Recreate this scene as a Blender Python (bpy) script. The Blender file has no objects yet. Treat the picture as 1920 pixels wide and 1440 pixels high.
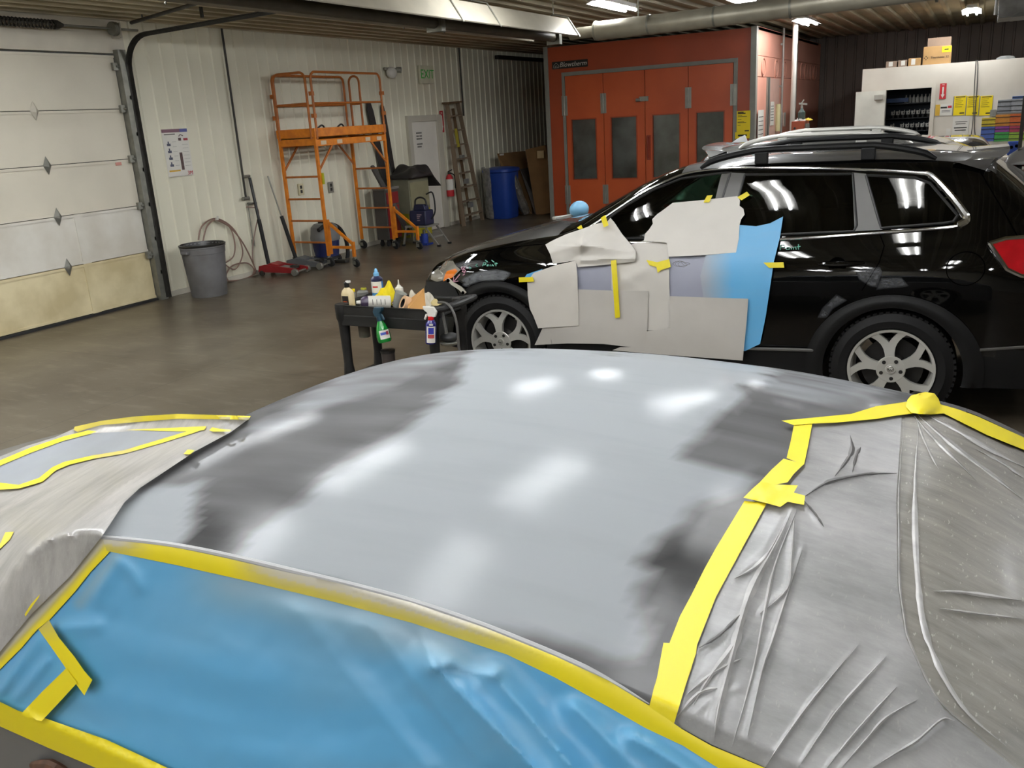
import bpy, bmesh, math, random
from math import sin, cos, pi, radians, sqrt, atan2, hypot
from mathutils import Vector, Matrix, noise
from mathutils.geometry import delaunay_2d_cdt
from mathutils.bvhtree import BVHTree
random.seed(7)
C = bpy.context.scene.collection
SC = bpy.context.scene
V = Vector

# ---------------------------------------------------------------- camera
FPX, YAW, PITCH, ROLL, CAMZ = 1635.7, 0.49069, 0.2948, -0.060235, 2.085
EYE = V((0, 0, CAMZ))
FW = V((-sin(YAW)*cos(PITCH), cos(YAW)*cos(PITCH), -sin(PITCH)))
_rt = V((cos(YAW), sin(YAW), 0)); _up = _rt.cross(FW)
RT = cos(ROLL)*_rt + sin(ROLL)*_up
UP = -sin(ROLL)*_rt + cos(ROLL)*_up
cam = bpy.data.cameras.new('camera'); camo = bpy.data.objects.new('camera', cam); C.objects.link(camo)
cam.sensor_fit = 'HORIZONTAL'; cam.sensor_width = 36; cam.lens = 36*FPX/1920; cam.clip_start = .05; cam.clip_end = 200
camo.matrix_world = Matrix(((RT.x, UP.x, -FW.x, 0), (RT.y, UP.y, -FW.y, 0), (RT.z, UP.z, -FW.z, CAMZ), (0, 0, 0, 1)))
SC.camera = camo
def ray(px, py): return (FPX*FW + (px-960)*RT - (py-720)*UP).normalized()
def atz(px, py, z): d = ray(px, py); return EYE + d*((z-CAMZ)/d.z)
def aty(px, py, y): d = ray(px, py); return EYE + d*(y/d.y)
def atx(px, py, x): d = ray(px, py); return EYE + d*(x/d.x)
def proj(p):
    q = V(p)-EYE; w = q.dot(FW); return (960+FPX*q.dot(RT)/w, 720-FPX*q.dot(UP)/w)

# ---------------------------------------------------------------- materials
def lin(h):
    if isinstance(h, str):
        h = h.lstrip('#'); c = [int(h[i:i+2], 16)/255 for i in (0, 2, 4)]
    else: c = list(h)
    return tuple(x/12.92 if x <= .04045 else ((x+.055)/1.055)**2.4 for x in c)
MATS = {}
def mat(name, col, rough=.5, metal=0, var=.12, vs=6, bump=0, bs=40, coat=0, spec=.5, emit=0, col2=None, stretch=(1, 1, 1), rv=0, trans=0, alpha=1):
    if name in MATS: return MATS[name]
    m = bpy.data.materials.new(name); m.use_nodes = True; MATS[name] = m
    nt = m.node_tree; N = nt.nodes; L = nt.links; b = N['Principled BSDF']
    c = lin(col); c2 = lin(col2) if col2 else tuple(x*(1-var) for x in c)
    tc = N.new('ShaderNodeTexCoord'); mp = N.new('ShaderNodeMapping'); mp.inputs['Scale'].default_value = stretch
    L.new(tc.outputs['Object'], mp.inputs[0])
    n = N.new('ShaderNodeTexNoise'); n.inputs['Scale'].default_value = vs; n.inputs['Detail'].default_value = 5
    L.new(mp.outputs[0], n.inputs['Vector'])
    r = N.new('ShaderNodeValToRGB'); r.color_ramp.elements[0].position = .35; r.color_ramp.elements[1].position = .65
    r.color_ramp.elements[0].color = (*c, 1); r.color_ramp.elements[1].color = (*c2, 1)
    L.new(n.outputs['Fac'], r.inputs[0]); L.new(r.outputs[0], b.inputs['Base Color'])
    b.inputs['Roughness'].default_value = rough; b.inputs['Metallic'].default_value = metal
    b.inputs['Coat Weight'].default_value = coat; b.inputs['Coat Roughness'].default_value = .03
    b.inputs['Specular IOR Level'].default_value = spec
    b.inputs['Transmission Weight'].default_value = trans; b.inputs['Alpha'].default_value = alpha
    if emit: L.new(r.outputs[0], b.inputs['Emission Color']); b.inputs['Emission Strength'].default_value = emit
    if bump:
        n2 = N.new('ShaderNodeTexNoise'); n2.inputs['Scale'].default_value = bs; n2.inputs['Detail'].default_value = 4
        L.new(mp.outputs[0], n2.inputs['Vector'])
        bp = N.new('ShaderNodeBump'); bp.inputs['Strength'].default_value = bump; bp.inputs['Distance'].default_value = .01
        L.new(n2.outputs['Fac'], bp.inputs['Height']); L.new(bp.outputs[0], b.inputs['Normal'])
    if rv:
        mr = N.new('ShaderNodeMapRange'); mr.inputs['To Min'].default_value = rough; mr.inputs['To Max'].default_value = rough+rv
        L.new(n.outputs['Fac'], mr.inputs[0]); L.new(mr.outputs[0], b.inputs['Roughness'])
    return m

# ---------------------------------------------------------------- mesh builder
WLOC = {}
class MB:
    def __init__(s, M=None): s.v = []; s.f = []; s.mi = []; s.M = M; s.cur = 0
    def add(s, vs, fs):
        b = len(s.v)
        s.v += [(s.M @ V(p)) if s.M else V(p) for p in vs]
        s.f += [tuple(b+i for i in f) for f in fs]; s.mi += [s.cur]*len(fs); return s
    def mat(s, i): s.cur = i; return s
    def box(s, c, d, R=None):
        x, y, z = (k/2 for k in d); c = V(c)
        vs = [V((a*x, b*y, e*z)) for a in (-1, 1) for b in (-1, 1) for e in (-1, 1)]
        vs = [c+(R @ p if R else p) for p in vs]
        return s.add(vs, [(0, 1, 3, 2), (4, 6, 7, 5), (0, 4, 5, 1), (2, 3, 7, 6), (0, 2, 6, 4), (1, 5, 7, 3)])
    def bb(s, x0, x1, y0, y1, z0, z1): return s.box(((x0+x1)/2, (y0+y1)/2, (z0+z1)/2), (abs(x1-x0), abs(y1-y0), abs(z1-z0)))
    def bar(s, p0, p1, w, h, up=(0, 0, 1)):
        p0, p1 = V(p0), V(p1); d = (p1-p0); L = d.length; d.normalize(); u = V(up)
        if abs(d.dot(u)) > .98: u = V((1, 0, 0))
        sx = d.cross(u).normalized(); sz = sx.cross(d)
        return s.box((p0+p1)/2, (L, w, h), Matrix((d, sx, sz)).transposed())
    def cyl(s, p0, p1, r0, r1=None, n=14, caps=True):
        r1 = r0 if r1 is None else r1; p0, p1 = V(p0), V(p1); d = (p1-p0).normalized()
        a = d.orthogonal().normalized(); b = d.cross(a); vs = []
        for p, r in ((p0, r0), (p1, r1)):
            vs += [p+r*(cos(2*pi*i/n)*a+sin(2*pi*i/n)*b) for i in range(n)]
        fs = [(i, (i+1) % n, n+(i+1) % n, n+i) for i in range(n)]
        if caps: fs += [tuple(range(n-1, -1, -1)), tuple(range(n, 2*n))]
        return s.add(vs, fs)
    def tube(s, pts, r, n=8, closed=False, caps=True):
        pts = [V(p) for p in pts]; m = len(pts); vs = []; up = None
        for i, p in enumerate(pts):
            a = pts[(i-1) % m] if (i > 0 or closed) else p; b = pts[(i+1) % m] if (i < m-1 or closed) else p
            d = (b-a).normalized()
            if up is None: up = d.orthogonal().normalized()
            up = (up-d*up.dot(d)); up = up.normalized() if up.length > 1e-6 else d.orthogonal().normalized()
            q = d.cross(up); rr = r[i] if isinstance(r, (list, tuple)) else r
            vs += [p+rr*(cos(2*pi*k/n)*up+sin(2*pi*k/n)*q) for k in range(n)]
        fs = []
        for i in range(m if closed else m-1):
            j = (i+1) % m
            fs += [(i*n+k, i*n+(k+1) % n, j*n+(k+1) % n, j*n+k) for k in range(n)]
        if caps and not closed: fs += [tuple(range(n-1, -1, -1)), tuple((m-1)*n+k for k in range(n))]
        return s.add(vs, fs)
    def lathe(s, prof, o=(0, 0, 0), ax=(0, 0, 1), n=24, sx=1, sy=1, caps=True):
        o = V(o); ax = V(ax).normalized(); a = ax.orthogonal().normalized() if abs(ax.z) < .99 else V((1, 0, 0)); b = ax.cross(a); vs = []
        for r, z in prof: vs += [o+ax*z+r*(cos(2*pi*k/n)*a*sx+sin(2*pi*k/n)*b*sy) for k in range(n)]
        fs = []
        for i in range(len(prof)-1): fs += [(i*n+k, i*n+(k+1) % n, (i+1)*n+(k+1) % n, (i+1)*n+k) for k in range(n)]
        if caps and prof[0][0] > 1e-3 and not s_closed(prof): fs.append(tuple(range(n-1, -1, -1)))
        if caps and prof[-1][0] > 1e-3 and not s_closed(prof): fs.append(tuple((len(prof)-1)*n+k for k in range(n)))
        return s.add(vs, fs)
    def prism(s, poly, fn, d0, d1):
        n = len(poly); vs = [fn(a, b, d0) for a, b in poly]+[fn(a, b, d1) for a, b in poly]
        return s.add(vs, [tuple(range(n)), tuple(range(2*n-1, n-1, -1))]+[(i, i+n, (i+1) % n+n, (i+1) % n) for i in range(n)])
    def grid(s, nu, nv, fn, cu=False, keep=None):
        vs = [fn(i/nu, j/nv) for j in range(nv+1) for i in range(nu+1)]
        fs = [(j*(nu+1)+i, j*(nu+1)+i+1, (j+1)*(nu+1)+i+1, (j+1)*(nu+1)+i) for j in range(nv) for i in range(nu) if not keep or keep((i+.5)/nu, (j+.5)/nv)]
        return s.add(vs, fs)
    def ball(s, c, r, nu=16, nv=10, fn=None):
        c = V(c); r = (r, r, r) if not isinstance(r, (tuple, list)) else r
        vs = []
        for j in range(nv+1):
            t = pi*j/nv
            for i in range(nu):
                p = 2*pi*i/nu; q = V((r[0]*sin(t)*cos(p), r[1]*sin(t)*sin(p), r[2]*cos(t)))
                vs.append(c+(fn(q) if fn else q))
        return s.add(vs, [(j*nu+i, j*nu+(i+1) % nu, (j+1)*nu+(i+1) % nu, (j+1)*nu+i) for j in range(nv) for i in range(nu)])
    def build(s, name, mats, parent=None, smooth=35, bevel=0, seg=2, weld=True, kind=None, solid=0):
        if not isinstance(mats, (list, tuple)): mats = [mats]
        me = bpy.data.meshes.new(name); off = WLOC.get(parent.name, V((0, 0, 0))) if parent else V((0, 0, 0))
        me.from_pydata([v-off for v in s.v], [], s.f)
        for m in mats: me.materials.append(m)
        me.polygons.foreach_set('material_index', s.mi)
        if weld:
            bm = bmesh.new(); bm.from_mesh(me); bmesh.ops.remove_doubles(bm, verts=bm.verts, dist=1e-5)
            bmesh.ops.recalc_face_normals(bm, faces=bm.faces); bm.to_mesh(me); bm.free()
        if smooth:
            me.polygons.foreach_set('use_smooth', [True]*len(me.polygons)); me.set_sharp_from_angle(angle=radians(smooth))
        me.update(); o = bpy.data.objects.new(name, me); C.objects.link(o)
        if parent: o.parent = parent
        WLOC[o.name] = off.copy()
        if solid: md = o.modifiers.new('s', 'SOLIDIFY'); md.thickness = solid; md.offset = 0
        if bevel: md = o.modifiers.new('b', 'BEVEL'); md.width = bevel; md.segments = seg; md.limit_method = 'ANGLE'
        if kind: o['kind'] = kind
        return o
def s_closed(p): return len(p) > 2 and abs(p[0][0]-p[-1][0]) < 1e-6 and abs(p[0][1]-p[-1][1]) < 1e-6
def thing(name, label, cat, loc, group=None):
    o = bpy.data.objects.new(name, None); C.objects.link(o); o.location = loc; o.empty_display_size = .1
    WLOC[o.name] = V(loc); o['label'] = label; o['category'] = cat
    if group: o['group'] = group
    return o
def tag(o, label, cat, group=None):
    o['label'] = label; o['category'] = cat
    if group: o['group'] = group
    return o
def dup(root, delta, label=None, rotz=None):
    r = root.copy(); C.objects.link(r); r.location = root.location+V(delta)
    if rotz is not None: r.rotation_euler = (0, 0, rotz)
    if label: r['label'] = label
    for ch in list(root.children):
        c = ch.copy(); C.objects.link(c); c.parent = r
        for g in ch.children: d = g.copy(); C.objects.link(d); d.parent = c
    return r
def text_mb(txt, size, M, mb=None, shear=0, depth=.001):
    cu = bpy.data.curves.new('t', 'FONT'); cu.body = txt; cu.size = size; cu.align_x = 'CENTER'; cu.align_y = 'CENTER'; cu.shear = shear; cu.extrude = depth; cu.resolution_u = 3
    o = bpy.data.objects.new('t', cu); C.objects.link(o); dg = bpy.context.evaluated_depsgraph_get()
    me = bpy.data.meshes.new_from_object(o.evaluated_get(dg)); mb = mb or MB()
    mb.add([M @ v.co for v in me.vertices], [tuple(p.vertices) for p in me.polygons])
    bpy.data.objects.remove(o); bpy.data.curves.remove(cu); bpy.data.meshes.remove(me); return mb
def frame(o, ex, ey):
    ex = V(ex).normalized(); ey = V(ey); ey = (ey-ex*ey.dot(ex)).normalized(); ez = ex.cross(ey); o = V(o)
    return Matrix(((ex.x, ey.x, ez.x, o.x), (ex.y, ey.y, ez.y, o.y), (ex.z, ey.z, ez.z, o.z), (0, 0, 0, 1)))
def inside(p, poly):
    x, y = p; c = False; n = len(poly)
    for i in range(n):
        (x0, y0), (x1, y1) = poly[i], poly[i-1]
        if (y0 > y) != (y1 > y) and x < (x1-x0)*(y-y0)/(y1-y0)+x0: c = not c
    return c
def seg_d(p, a, b):
    ax, ay = a; bx, by = b; dx, dy = bx-ax, by-ay; L = dx*dx+dy*dy
    t = 0 if L == 0 else max(0, min(1, ((p[0]-ax)*dx+(p[1]-ay)*dy)/L)); return hypot(p[0]-ax-t*dx, p[1]-ay-t*dy)
def sdist(p, poly):
    d = min(seg_d(p, poly[i-1], poly[i]) for i in range(len(poly))); return d if inside(p, poly) else -d
def resample(poly, step, closed=True):
    out = []; n = len(poly)
    for i in range(n if closed else n-1):
        a, b = poly[i], poly[(i+1) % n]; k = max(1, int(hypot(b[0]-a[0], b[1]-a[1])/step+.5))
        out += [(a[0]+(b[0]-a[0])*t/k, a[1]+(b[1]-a[1])*t/k) for t in range(k)]
    if not closed: out.append(tuple(poly[-1]))
    return out
def fillpoly(poly, step):
    bd = resample(poly, step); n = len(bd)
    xs = [p[0] for p in bd]; ys = [p[1] for p in bd]; pts = [V(p) for p in bd]; y = min(ys)+step*.5; k = 0
    while y < max(ys):
        x = min(xs)+step*(.5 if k % 2 else 1)
        while x < max(xs):
            if inside((x, y), bd) and min(hypot(x-b[0], y-b[1]) for b in bd) > step*.55: pts.append(V((x, y)))
            x += step
        y += step*.87; k += 1
    r = delaunay_2d_cdt(pts, [], [list(range(n))], 1, 1e-5)
    return [(v.x, v.y) for v in r[0]], [tuple(f) for f in r[2]]
def pl(x, tab):
    if x <= tab[0][0]: return tab[0][1]
    for (a, fa), (b, fb) in zip(tab, tab[1:]):
        if x <= b:
            return fa+(fb-fa)*(x-a)/(b-a)
    return tab[-1][1]
def cr(x, tab):   # smooth interpolation through a table
    if x <= tab[0][0]: return tab[0][1]
    if x >= tab[-1][0]: return tab[-1][1]
    for i in range(len(tab)-1):
        if x <= tab[i+1][0]: break
    def sl(k):
        if k <= 0: return (tab[1][1]-tab[0][1])/(tab[1][0]-tab[0][0])
        if k >= len(tab)-1: return (tab[-1][1]-tab[-2][1])/(tab[-1][0]-tab[-2][0])
        a = (tab[k][1]-tab[k-1][1])/(tab[k][0]-tab[k-1][0]); b = (tab[k+1][1]-tab[k][1])/(tab[k+1][0]-tab[k][0])
        return 0 if a*b <= 0 else 2*a*b/(a+b)
    (x0, y0), (x1, y1) = tab[i], tab[i+1]; h = x1-x0; t = (x-x0)/h; m0, m1 = sl(i)*h, sl(i+1)*h
    return (2*t**3-3*t*t+1)*y0+(t**3-2*t*t+t)*m0+(-2*t**3+3*t*t)*y1+(t**3-t*t)*m1
def spline(pts, k=6):
    pts = [V(p) for p in pts]; out = []; n = len(pts)
    for i in range(n-1):
        p0, p1, p2, p3 = pts[max(i-1, 0)], pts[i], pts[i+1], pts[min(i+2, n-1)]
        for j in range(k):
            t = j/k; out.append(.5*((2*p1)+(p2-p0)*t+(2*p0-5*p1+4*p2-p3)*t*t+(3*p1-p0-3*p2+p3)*t**3))
    out.append(pts[-1]); return out
def nz(x, y, z=0, s=1): return noise.noise(V((x*s, y*s, z*s)))
# ================================================================ SETTING
XW, YB, YBACK, CEIL = -9.787, 17.05, 24.6, 3.6
def struct(o): o['kind'] = 'structure'; return o
# floor: stained polished concrete
mf = mat('floor_concrete', '#62594a', rough=.24, var=.25, vs=.9, rv=.22, spec=.75, col2='#4d4335', bump=.05, bs=3)
def floor_nodes():
    nt = mf.node_tree; N = nt.nodes; L = nt.links; b = N['Principled BSDF']; tc = N.new('ShaderNodeTexCoord')
    base = b.inputs['Base Color'].links[0].from_socket
    def streak(sc, stx, lo, hi, amt, colr, src):
        mp = N.new('ShaderNodeMapping'); mp.inputs['Scale'].default_value = stx; mp.inputs['Rotation'].default_value = (0, 0, .35); L.new(tc.outputs['Object'], mp.inputs[0])
        n = N.new('ShaderNodeTexNoise'); n.inputs['Scale'].default_value = sc; n.inputs['Detail'].default_value = 7; n.inputs['Roughness'].default_value = .65; L.new(mp.outputs[0], n.inputs[0])
        r = N.new('ShaderNodeMapRange'); r.inputs[1].default_value = lo; r.inputs[2].default_value = hi; r.inputs[4].default_value = amt; L.new(n.outputs['Fac'], r.inputs[0])
        mx = N.new('ShaderNodeMix'); mx.data_type = 'RGBA'; L.new(r.outputs[0], mx.inputs[0]); L.new(src, mx.inputs[6]); mx.inputs[7].default_value = (*lin(colr), 1); return mx.outputs[2]
    c = streak(2.2, (1, 3.5, 1), .52, .75, .6, '#857c6a', base)
    c = streak(1.1, (1.6, 1, 1), .5, .72, .55, '#372e22', c)
    c = streak(5, (1, 5, 1), .6, .78, .45, '#a39c8d', c)
    # saw-cut joints
    sx = N.new('ShaderNodeSeparateXYZ'); L.new(tc.outputs['Object'], sx.inputs[0])
    def joint(axis, off, per):
        a = N.new('ShaderNodeMath'); a.operation = 'ADD'; L.new(sx.outputs[axis], a.inputs[0]); a.inputs[1].default_value = off
        m = N.new('ShaderNodeMath'); m.operation = 'PINGPONG'; L.new(a.outputs[0], m.inputs[0]); m.inputs[1].default_value = per/2
        g = N.new('ShaderNodeMath'); g.operation = 'LESS_THAN'; L.new(m.outputs[0], g.inputs[0]); g.inputs[1].default_value = .006; return g.outputs[0]
    for j in (joint(0, 6.25, 4.6), joint(1, -5.75, 4.6)):
        mx = N.new('ShaderNodeMix'); mx.data_type = 'RGBA'; s = N.new('ShaderNodeMath'); s.operation = 'MULTIPLY'; L.new(j, s.inputs[0]); s.inputs[1].default_value = .55
        L.new(s.outputs[0], mx.inputs[0]); L.new(c, mx.inputs[6]); mx.inputs[7].default_value = (.02, .017, .013, 1); c = mx.outputs[2]
    L.new(c, b.inputs['Base Color'])
floor_nodes()
struct(MB().bb(XW-.15, 9, -7, YBACK+.15, -.12, 0).build('floor', mf, smooth=0))
# ceiling: ribbed steel deck, ribs run away from the camera
mc = mat('ceiling_steel', '#cbc3a8', rough=.55, var=.3, vs=.8, col2='#a59d84')
def ribs(y0, y1, per, base, top, h, first=0):
    prof = [(y0, 0)]; y = y0+first
    while y+base < y1:
        prof += [(y, 0), (y+(base-top)/2, h), (y+(base+top)/2, h), (y+base, 0)]; y += per
    return prof+[(y1, 0)]
pr = ribs(XW, 9, .3, .11, .06, .045)
m = MB(); n = len(pr); m.add([(x, yy, CEIL-h) for yy in (-7, YBACK) for x, h in pr], [(i, i+1, n+i+1, n+i) for i in range(n-1)])
m.add([(x, yy, CEIL+.1) for yy in (-7, YBACK) for x in (XW, 9)], [(0, 1, 3, 2)])
struct(m.build('ceiling', mc, smooth=0))
# left wall, white ribbed metal, flat header panel over the roll-up door
mw = mat('wall_white_metal', '#e0dcc6', rough=.5, var=.12, vs=.7, col2='#d3ceb8')
mhead = mat('header_panel', '#cdc6b5', rough=.55, var=.15, vs=2)
m = MB(); pr = ribs(8.37, YBACK, .229, .05, .022, .017, .1); n = len(pr)
m.add([(XW+h, y, z) for z in (0, CEIL) for y, h in pr], [(i, i+1, n+i+1, n+i) for i in range(n-1)])
m.bb(XW-.1, XW, -7, 4.2, 0, CEIL); m.bb(XW-.1, XW-.02, 8.37, YBACK, 0, CEIL)
m.mat(1).bb(XW-.1, XW+.01, 4.2, 8.37, 3.16, CEIL)
struct(m.build('wall_left', [mw, mhead], smooth=0))
mdark = mat('wall_brown_metal', '#80746a', rough=.6, var=.2, vs=.8)
pr = ribs(XW, 9, .229, .06, .03, .02); n = len(pr); m = MB()
m.add([(x, YBACK-h, z) for z in (0, CEIL) for x, h in pr], [(i, i+1, n+i+1, n+i) for i in range(n-1)]); m.bb(XW, 9, YBACK+.01, YBACK+.1, 0, CEIL)
struct(m.build('wall_back', mdark, smooth=0))
mback = mat('wall_plain_beige', '#a59f90', rough=.7, var=.15, vs=1)
struct(MB().bb(XW-.1, 9, -7.1, -7, 0, CEIL).build('wall_front', mback, smooth=0))
struct(MB().bb(9, 9.1, -7.1, YBACK+.1, 0, CEIL).build('wall_right', mback, smooth=0))
mtrim = mat('trim_white', '#c9c4b4', rough=.5, var=.15, vs=5)
struct(MB().bb(XW+.018, XW+.04, 8.4, 14.55, 0, .07).bb(XW+.018, XW+.04, 15.95, YBACK, 0, .07).build('baseboard_left', mtrim, smooth=0))
msteel = mat('galvanised_steel', '#8b8a80', rough=.45, metal=.6, var=.25, vs=9)
mdkst = mat('dark_steel', '#3c3a35', rough=.5, metal=.5, var=.3, vs=12)
mblack = mat('black_plastic', '#1b1b1b', rough=.5, var=.3, vs=8)
mrub = mat('black_rubber', '#151515', rough=.75, var=.3, vs=14)
# door_1: sectional roll-up door
dp = [mat('door_panel_grey', '#d0c9b7', rough=.5, var=.08, vs=1.5), mat('door_panel_white', '#d3cfc4', rough=.5, var=.1, vs=2, col2='#c2bcae'), mat('door_panel_cream', '#d8cba4', rough=.55, var=.2, vs=2.5, col2='#bdae86')]
zs = [.03, .66, 1.27, 1.87, 2.49, 3.14]
d1 = bpy.data.objects.new('door_1', None); C.objects.link(d1); d1.location = (XW, 6.3, 0); WLOC['door_1'] = V(d1.location); d1['kind'] = 'structure'
Y0, Y1 = 4.3, 8.17
for k in range(5):
    m = MB(); z0, z1 = zs[k], zs[k+1]
    m.bb(XW-.04, XW+.008, Y0, Y1, z0+.004, z1-.004)
    m.bb(XW+.006, XW+.02, Y0, Y1, z0+.006, z0+.035); m.bb(XW+.006, XW+.02, Y0, Y1, z1-.035, z1-.006)
    if k in (0, 1): m.bb(XW+.006, XW+.018, 7.17, 7.29, z0, z1)
    m.build('door_panel', dp[(2, 1, 0, 0, 0)[k]], d1, smooth=0)
mh = mat('hinge_grey', '#6b6a62', rough=.5, metal=.4); mhw = mat('hinge_painted', '#b4ae9f', rough=.5)
for k in range(1, 5):
    z = zs[k]; yb = aty(0, 0, 1).y
    p = [atx(q[0], q[1], XW+.02) for q in ((129, 507), (109, 410), (88, 309), (63, 202))][k-1]
    m = MB(); w, h = .1, .11
    m.add([(XW+.022, p.y-w*.55, z), (XW+.022, p.y, z+h), (XW+.022, p.y+w*.55, z), (XW+.022, p.y, z-h), (XW+.06, p.y, z+.02), (XW+.06, p.y, z-.02)],
          [(0, 1, 4), (0, 4, 5), (0, 5, 3), (2, 4, 1), (2, 5, 4), (2, 3, 5), (0, 3, 2, 1)])
    m.build('hinge', mhw if k == 4 else mh, d1, smooth=0)
struct(MB().bb(XW-.06, XW+.05, Y0, Y1, 0, .03).build('door_seal', mrub, d1, smooth=0))
struct(MB().bb(XW+.0, XW+.1, Y1+.01, Y1+.13, 0, 3.2).build('trim_1', msteel, smooth=0))
# overhead door track: thing
tr = thing('garage_door_track', 'black steel roller track curving from beside the roll-up door up under the ceiling', 'door track', (XW+.08, 8.3, 0))
m = MB(); pts = [(XW+.1, 8.29, .02), (XW+.1, 8.29, 2.95)]+[(XW+.1+.42*(1-cos(a)), 8.29, 2.95+.42*sin(a)) for a in (radians(t) for t in range(10, 91, 10))]+[(XW+3.6, 8.29, 3.44)]
for i in range(len(pts)-1):
    a, b = V(pts[i]), V(pts[i+1]); d = (b-a).normalized(); nrm = V((d.z, 0, -d.x))
    m.bar(a, b, .055, .006, nrm); m.bar(a+nrm*.02+V((0, .027, 0)), b+nrm*.02+V((0, .027, 0)), .005, .045, nrm)
m.build('rail', mdkst, tr, smooth=0)
for z in (.35, .8, 1.25, 1.7, 2.15, 2.6): MB().bb(XW+.02, XW+.1, 8.24, 8.33, z, z+.05).build('bracket', msteel, tr, smooth=0)
for z in (.62, 1.27, 1.87, 2.49, 3.0): MB().cyl((XW+.07, 8.14, z), (XW+.07, 8.3, z), .014).bb(XW+.03, XW+.07, 8.1, 8.17, z-.045, z+.045).build('roller', msteel, tr)
for x in (1.5, 3.2): MB().bar((XW+x, 8.29, 3.44), (XW+x, 8.29, 3.6), .03, .03).build('hanger', mdkst, tr, smooth=0)
# torsion spring shaft
ts = thing('torsion_spring', 'torsion spring shaft with cable drum above the roll-up door', 'spring', (XW+.14, 6.5, 3.42))
p = atx(115, 47, XW+.15); pz = p.z; pe = atx(212, 52, XW+.15)
MB().cyl((XW+.15, 4.4, pz-.0), (XW+.15, 8.5, pz), .014).build('shaft', msteel, ts)
m = MB(); sp = []
for i in range(0, 46*8): a = i/8*2*pi; sp.append((XW+.15+.045*cos(a), p.y-.1-i/8*.045, pz+.045*sin(a)))
m.tube(sp, .011, 5).build('coil', mdkst, ts); MB().lathe([(.055, 0), (.05, .05), (.02, .12)], (XW+.15, p.y-.1, pz), (0, 1, 0), 14).build('cone', mdkst, ts)
MB().lathe([(.02, 0), (.08, 0), (.085, .03), (.07, .05), (.08, .07), (.02, .07)], (XW+.15, pe.y-.03, pz), (0, 1, 0), 20).build('cable_drum', msteel, ts)
MB().bb(XW+.02, XW+.2, pe.y+.06, pe.y+.075, pz-.1, pz+.07).build('bearing_plate', mhw, ts, smooth=0)
# man door
d2 = bpy.data.objects.new('door_2', None); C.objects.link(d2); d2.location = (XW, 15.2, 0); WLOC['door_2'] = V(d2.location); d2['kind'] = 'structure'
mdw = mat('door_white', '#dedace', rough=.45, var=.08, vs=2); mdf = mat('door_frame_white', '#bdb8a8', rough=.45, var=.08, vs=2)
MB().bb(XW+.0, XW+.03, 14.74, 15.67, .01, 2.13).build('door_panel', mdw, d2, smooth=0)
MB().bb(XW, XW+.07, 14.62, 14.739, 0, 2.25).bb(XW, XW+.07, 15.671, 15.85, 0, 2.25).bb(XW, XW+.068, 14.741, 15.669, 2.131, 2.25).build('door_frame', mdf, d2, smooth=0, bevel=.005)
MB().cyl((XW+.03, 14.86, 1.0), (XW+.08, 14.86, 1.0), .02).cyl((XW+.08, 14.86, 1), (XW+.1, 14.86, 1), .035).build('door_knob', msteel, d2)
mpaper = mat('white_paper', '#d8d5cb', rough=.7, var=.05); mink = mat('black_ink', '#26241f', rough=.7); mgreyink = mat('grey_ink', '#77756e', rough=.7)
s = atx(786, 258, XW+.035)
ds = thing('door_notice', 'white paper notice with black print taped on the white side door', 'notice', (XW+.035, s.y, s.z))
MB().bb(XW+.032, XW+.035, s.y-.14, s.y+.14, s.z-.23, s.z+.13).build('sheet', mpaper, ds, smooth=0)
m = MB()
for a, b, z in ((-.1, .1, .09), (-.1, -.01, .03), (.01, .1, .03), (-.1, .1, -.02), (-.1, .1, -.12), (-.09, .06, -.17)): m.bb(XW+.036, XW+.037, s.y+a, s.y+b, s.z+z-.017, s.z+z+.012)
m.build('print', mgreyink, ds, smooth=0)

# ================================================================ CEILING THINGS
mtube = mat('lamp_tube', '#f8fbff', emit=30, var=0, rough=.4); mlamp = mat('lamp_housing', '#d8d5cc', rough=.4, var=.05)
mtubef = mat('lamp_tube_boosted', '#f8fbff', emit=165, var=0, rough=.4)  # far tubes boosted to brighten the wall and booth beyond
def lamp_parts(t, o, mt=None):
    x, y, z = o
    MB().bb(x-.075, x+.075, y-.63, y+.63, z+.03, z+.075).prism([(-.075, .03), (-.16, .0), (-.155, -.005), (-.07, .022), (.07, .022), (.155, -.005), (.16, .0), (.075, .03)], lambda a, b, d: (x+a, y+d, z+b), -.63, .63).build('housing', mlamp, t, smooth=0)
    for s_ in (-.075, .075): MB().cyl((x+s_, y-.6, z-.005), (x+s_, y+.6, z-.005), .017, n=10).build('tube', mt or mtube, t)
    for yy in (-.5, .5): MB().cyl((x, y+yy, z+.075), (x, y+yy, CEIL-.05), .006, n=6).build('hanger', msteel, t)
LZ = 3.42
lab = 'two-tube fluorescent fixture '
first = thing('fluorescent_light', lab+'above the front of the orange booth, topmost in view', 'light', (-4.4, 11.75, LZ), 'fluorescent ceiling fixtures')
lamp_parts(first, (-4.4, 11.75, LZ), mtubef)
mtube.node_tree.nodes["Principled BSDF"].inputs["Emission Strength"].default_value = 84
LIGHTS = [(-2.95, 13.0, 'by the round duct, half cut by the top edge'), (-2.87, 17.3, 'at the right corner of the orange booth by the white pole'), (-.28, 18.6, 'over the white mixing room beside the plastic-wrapped heater')]
k = 0
for x in (-3.5, -1.9, -.6):
    for y in (2.0, 3.75): LIGHTS.append((x, y, None))
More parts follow.
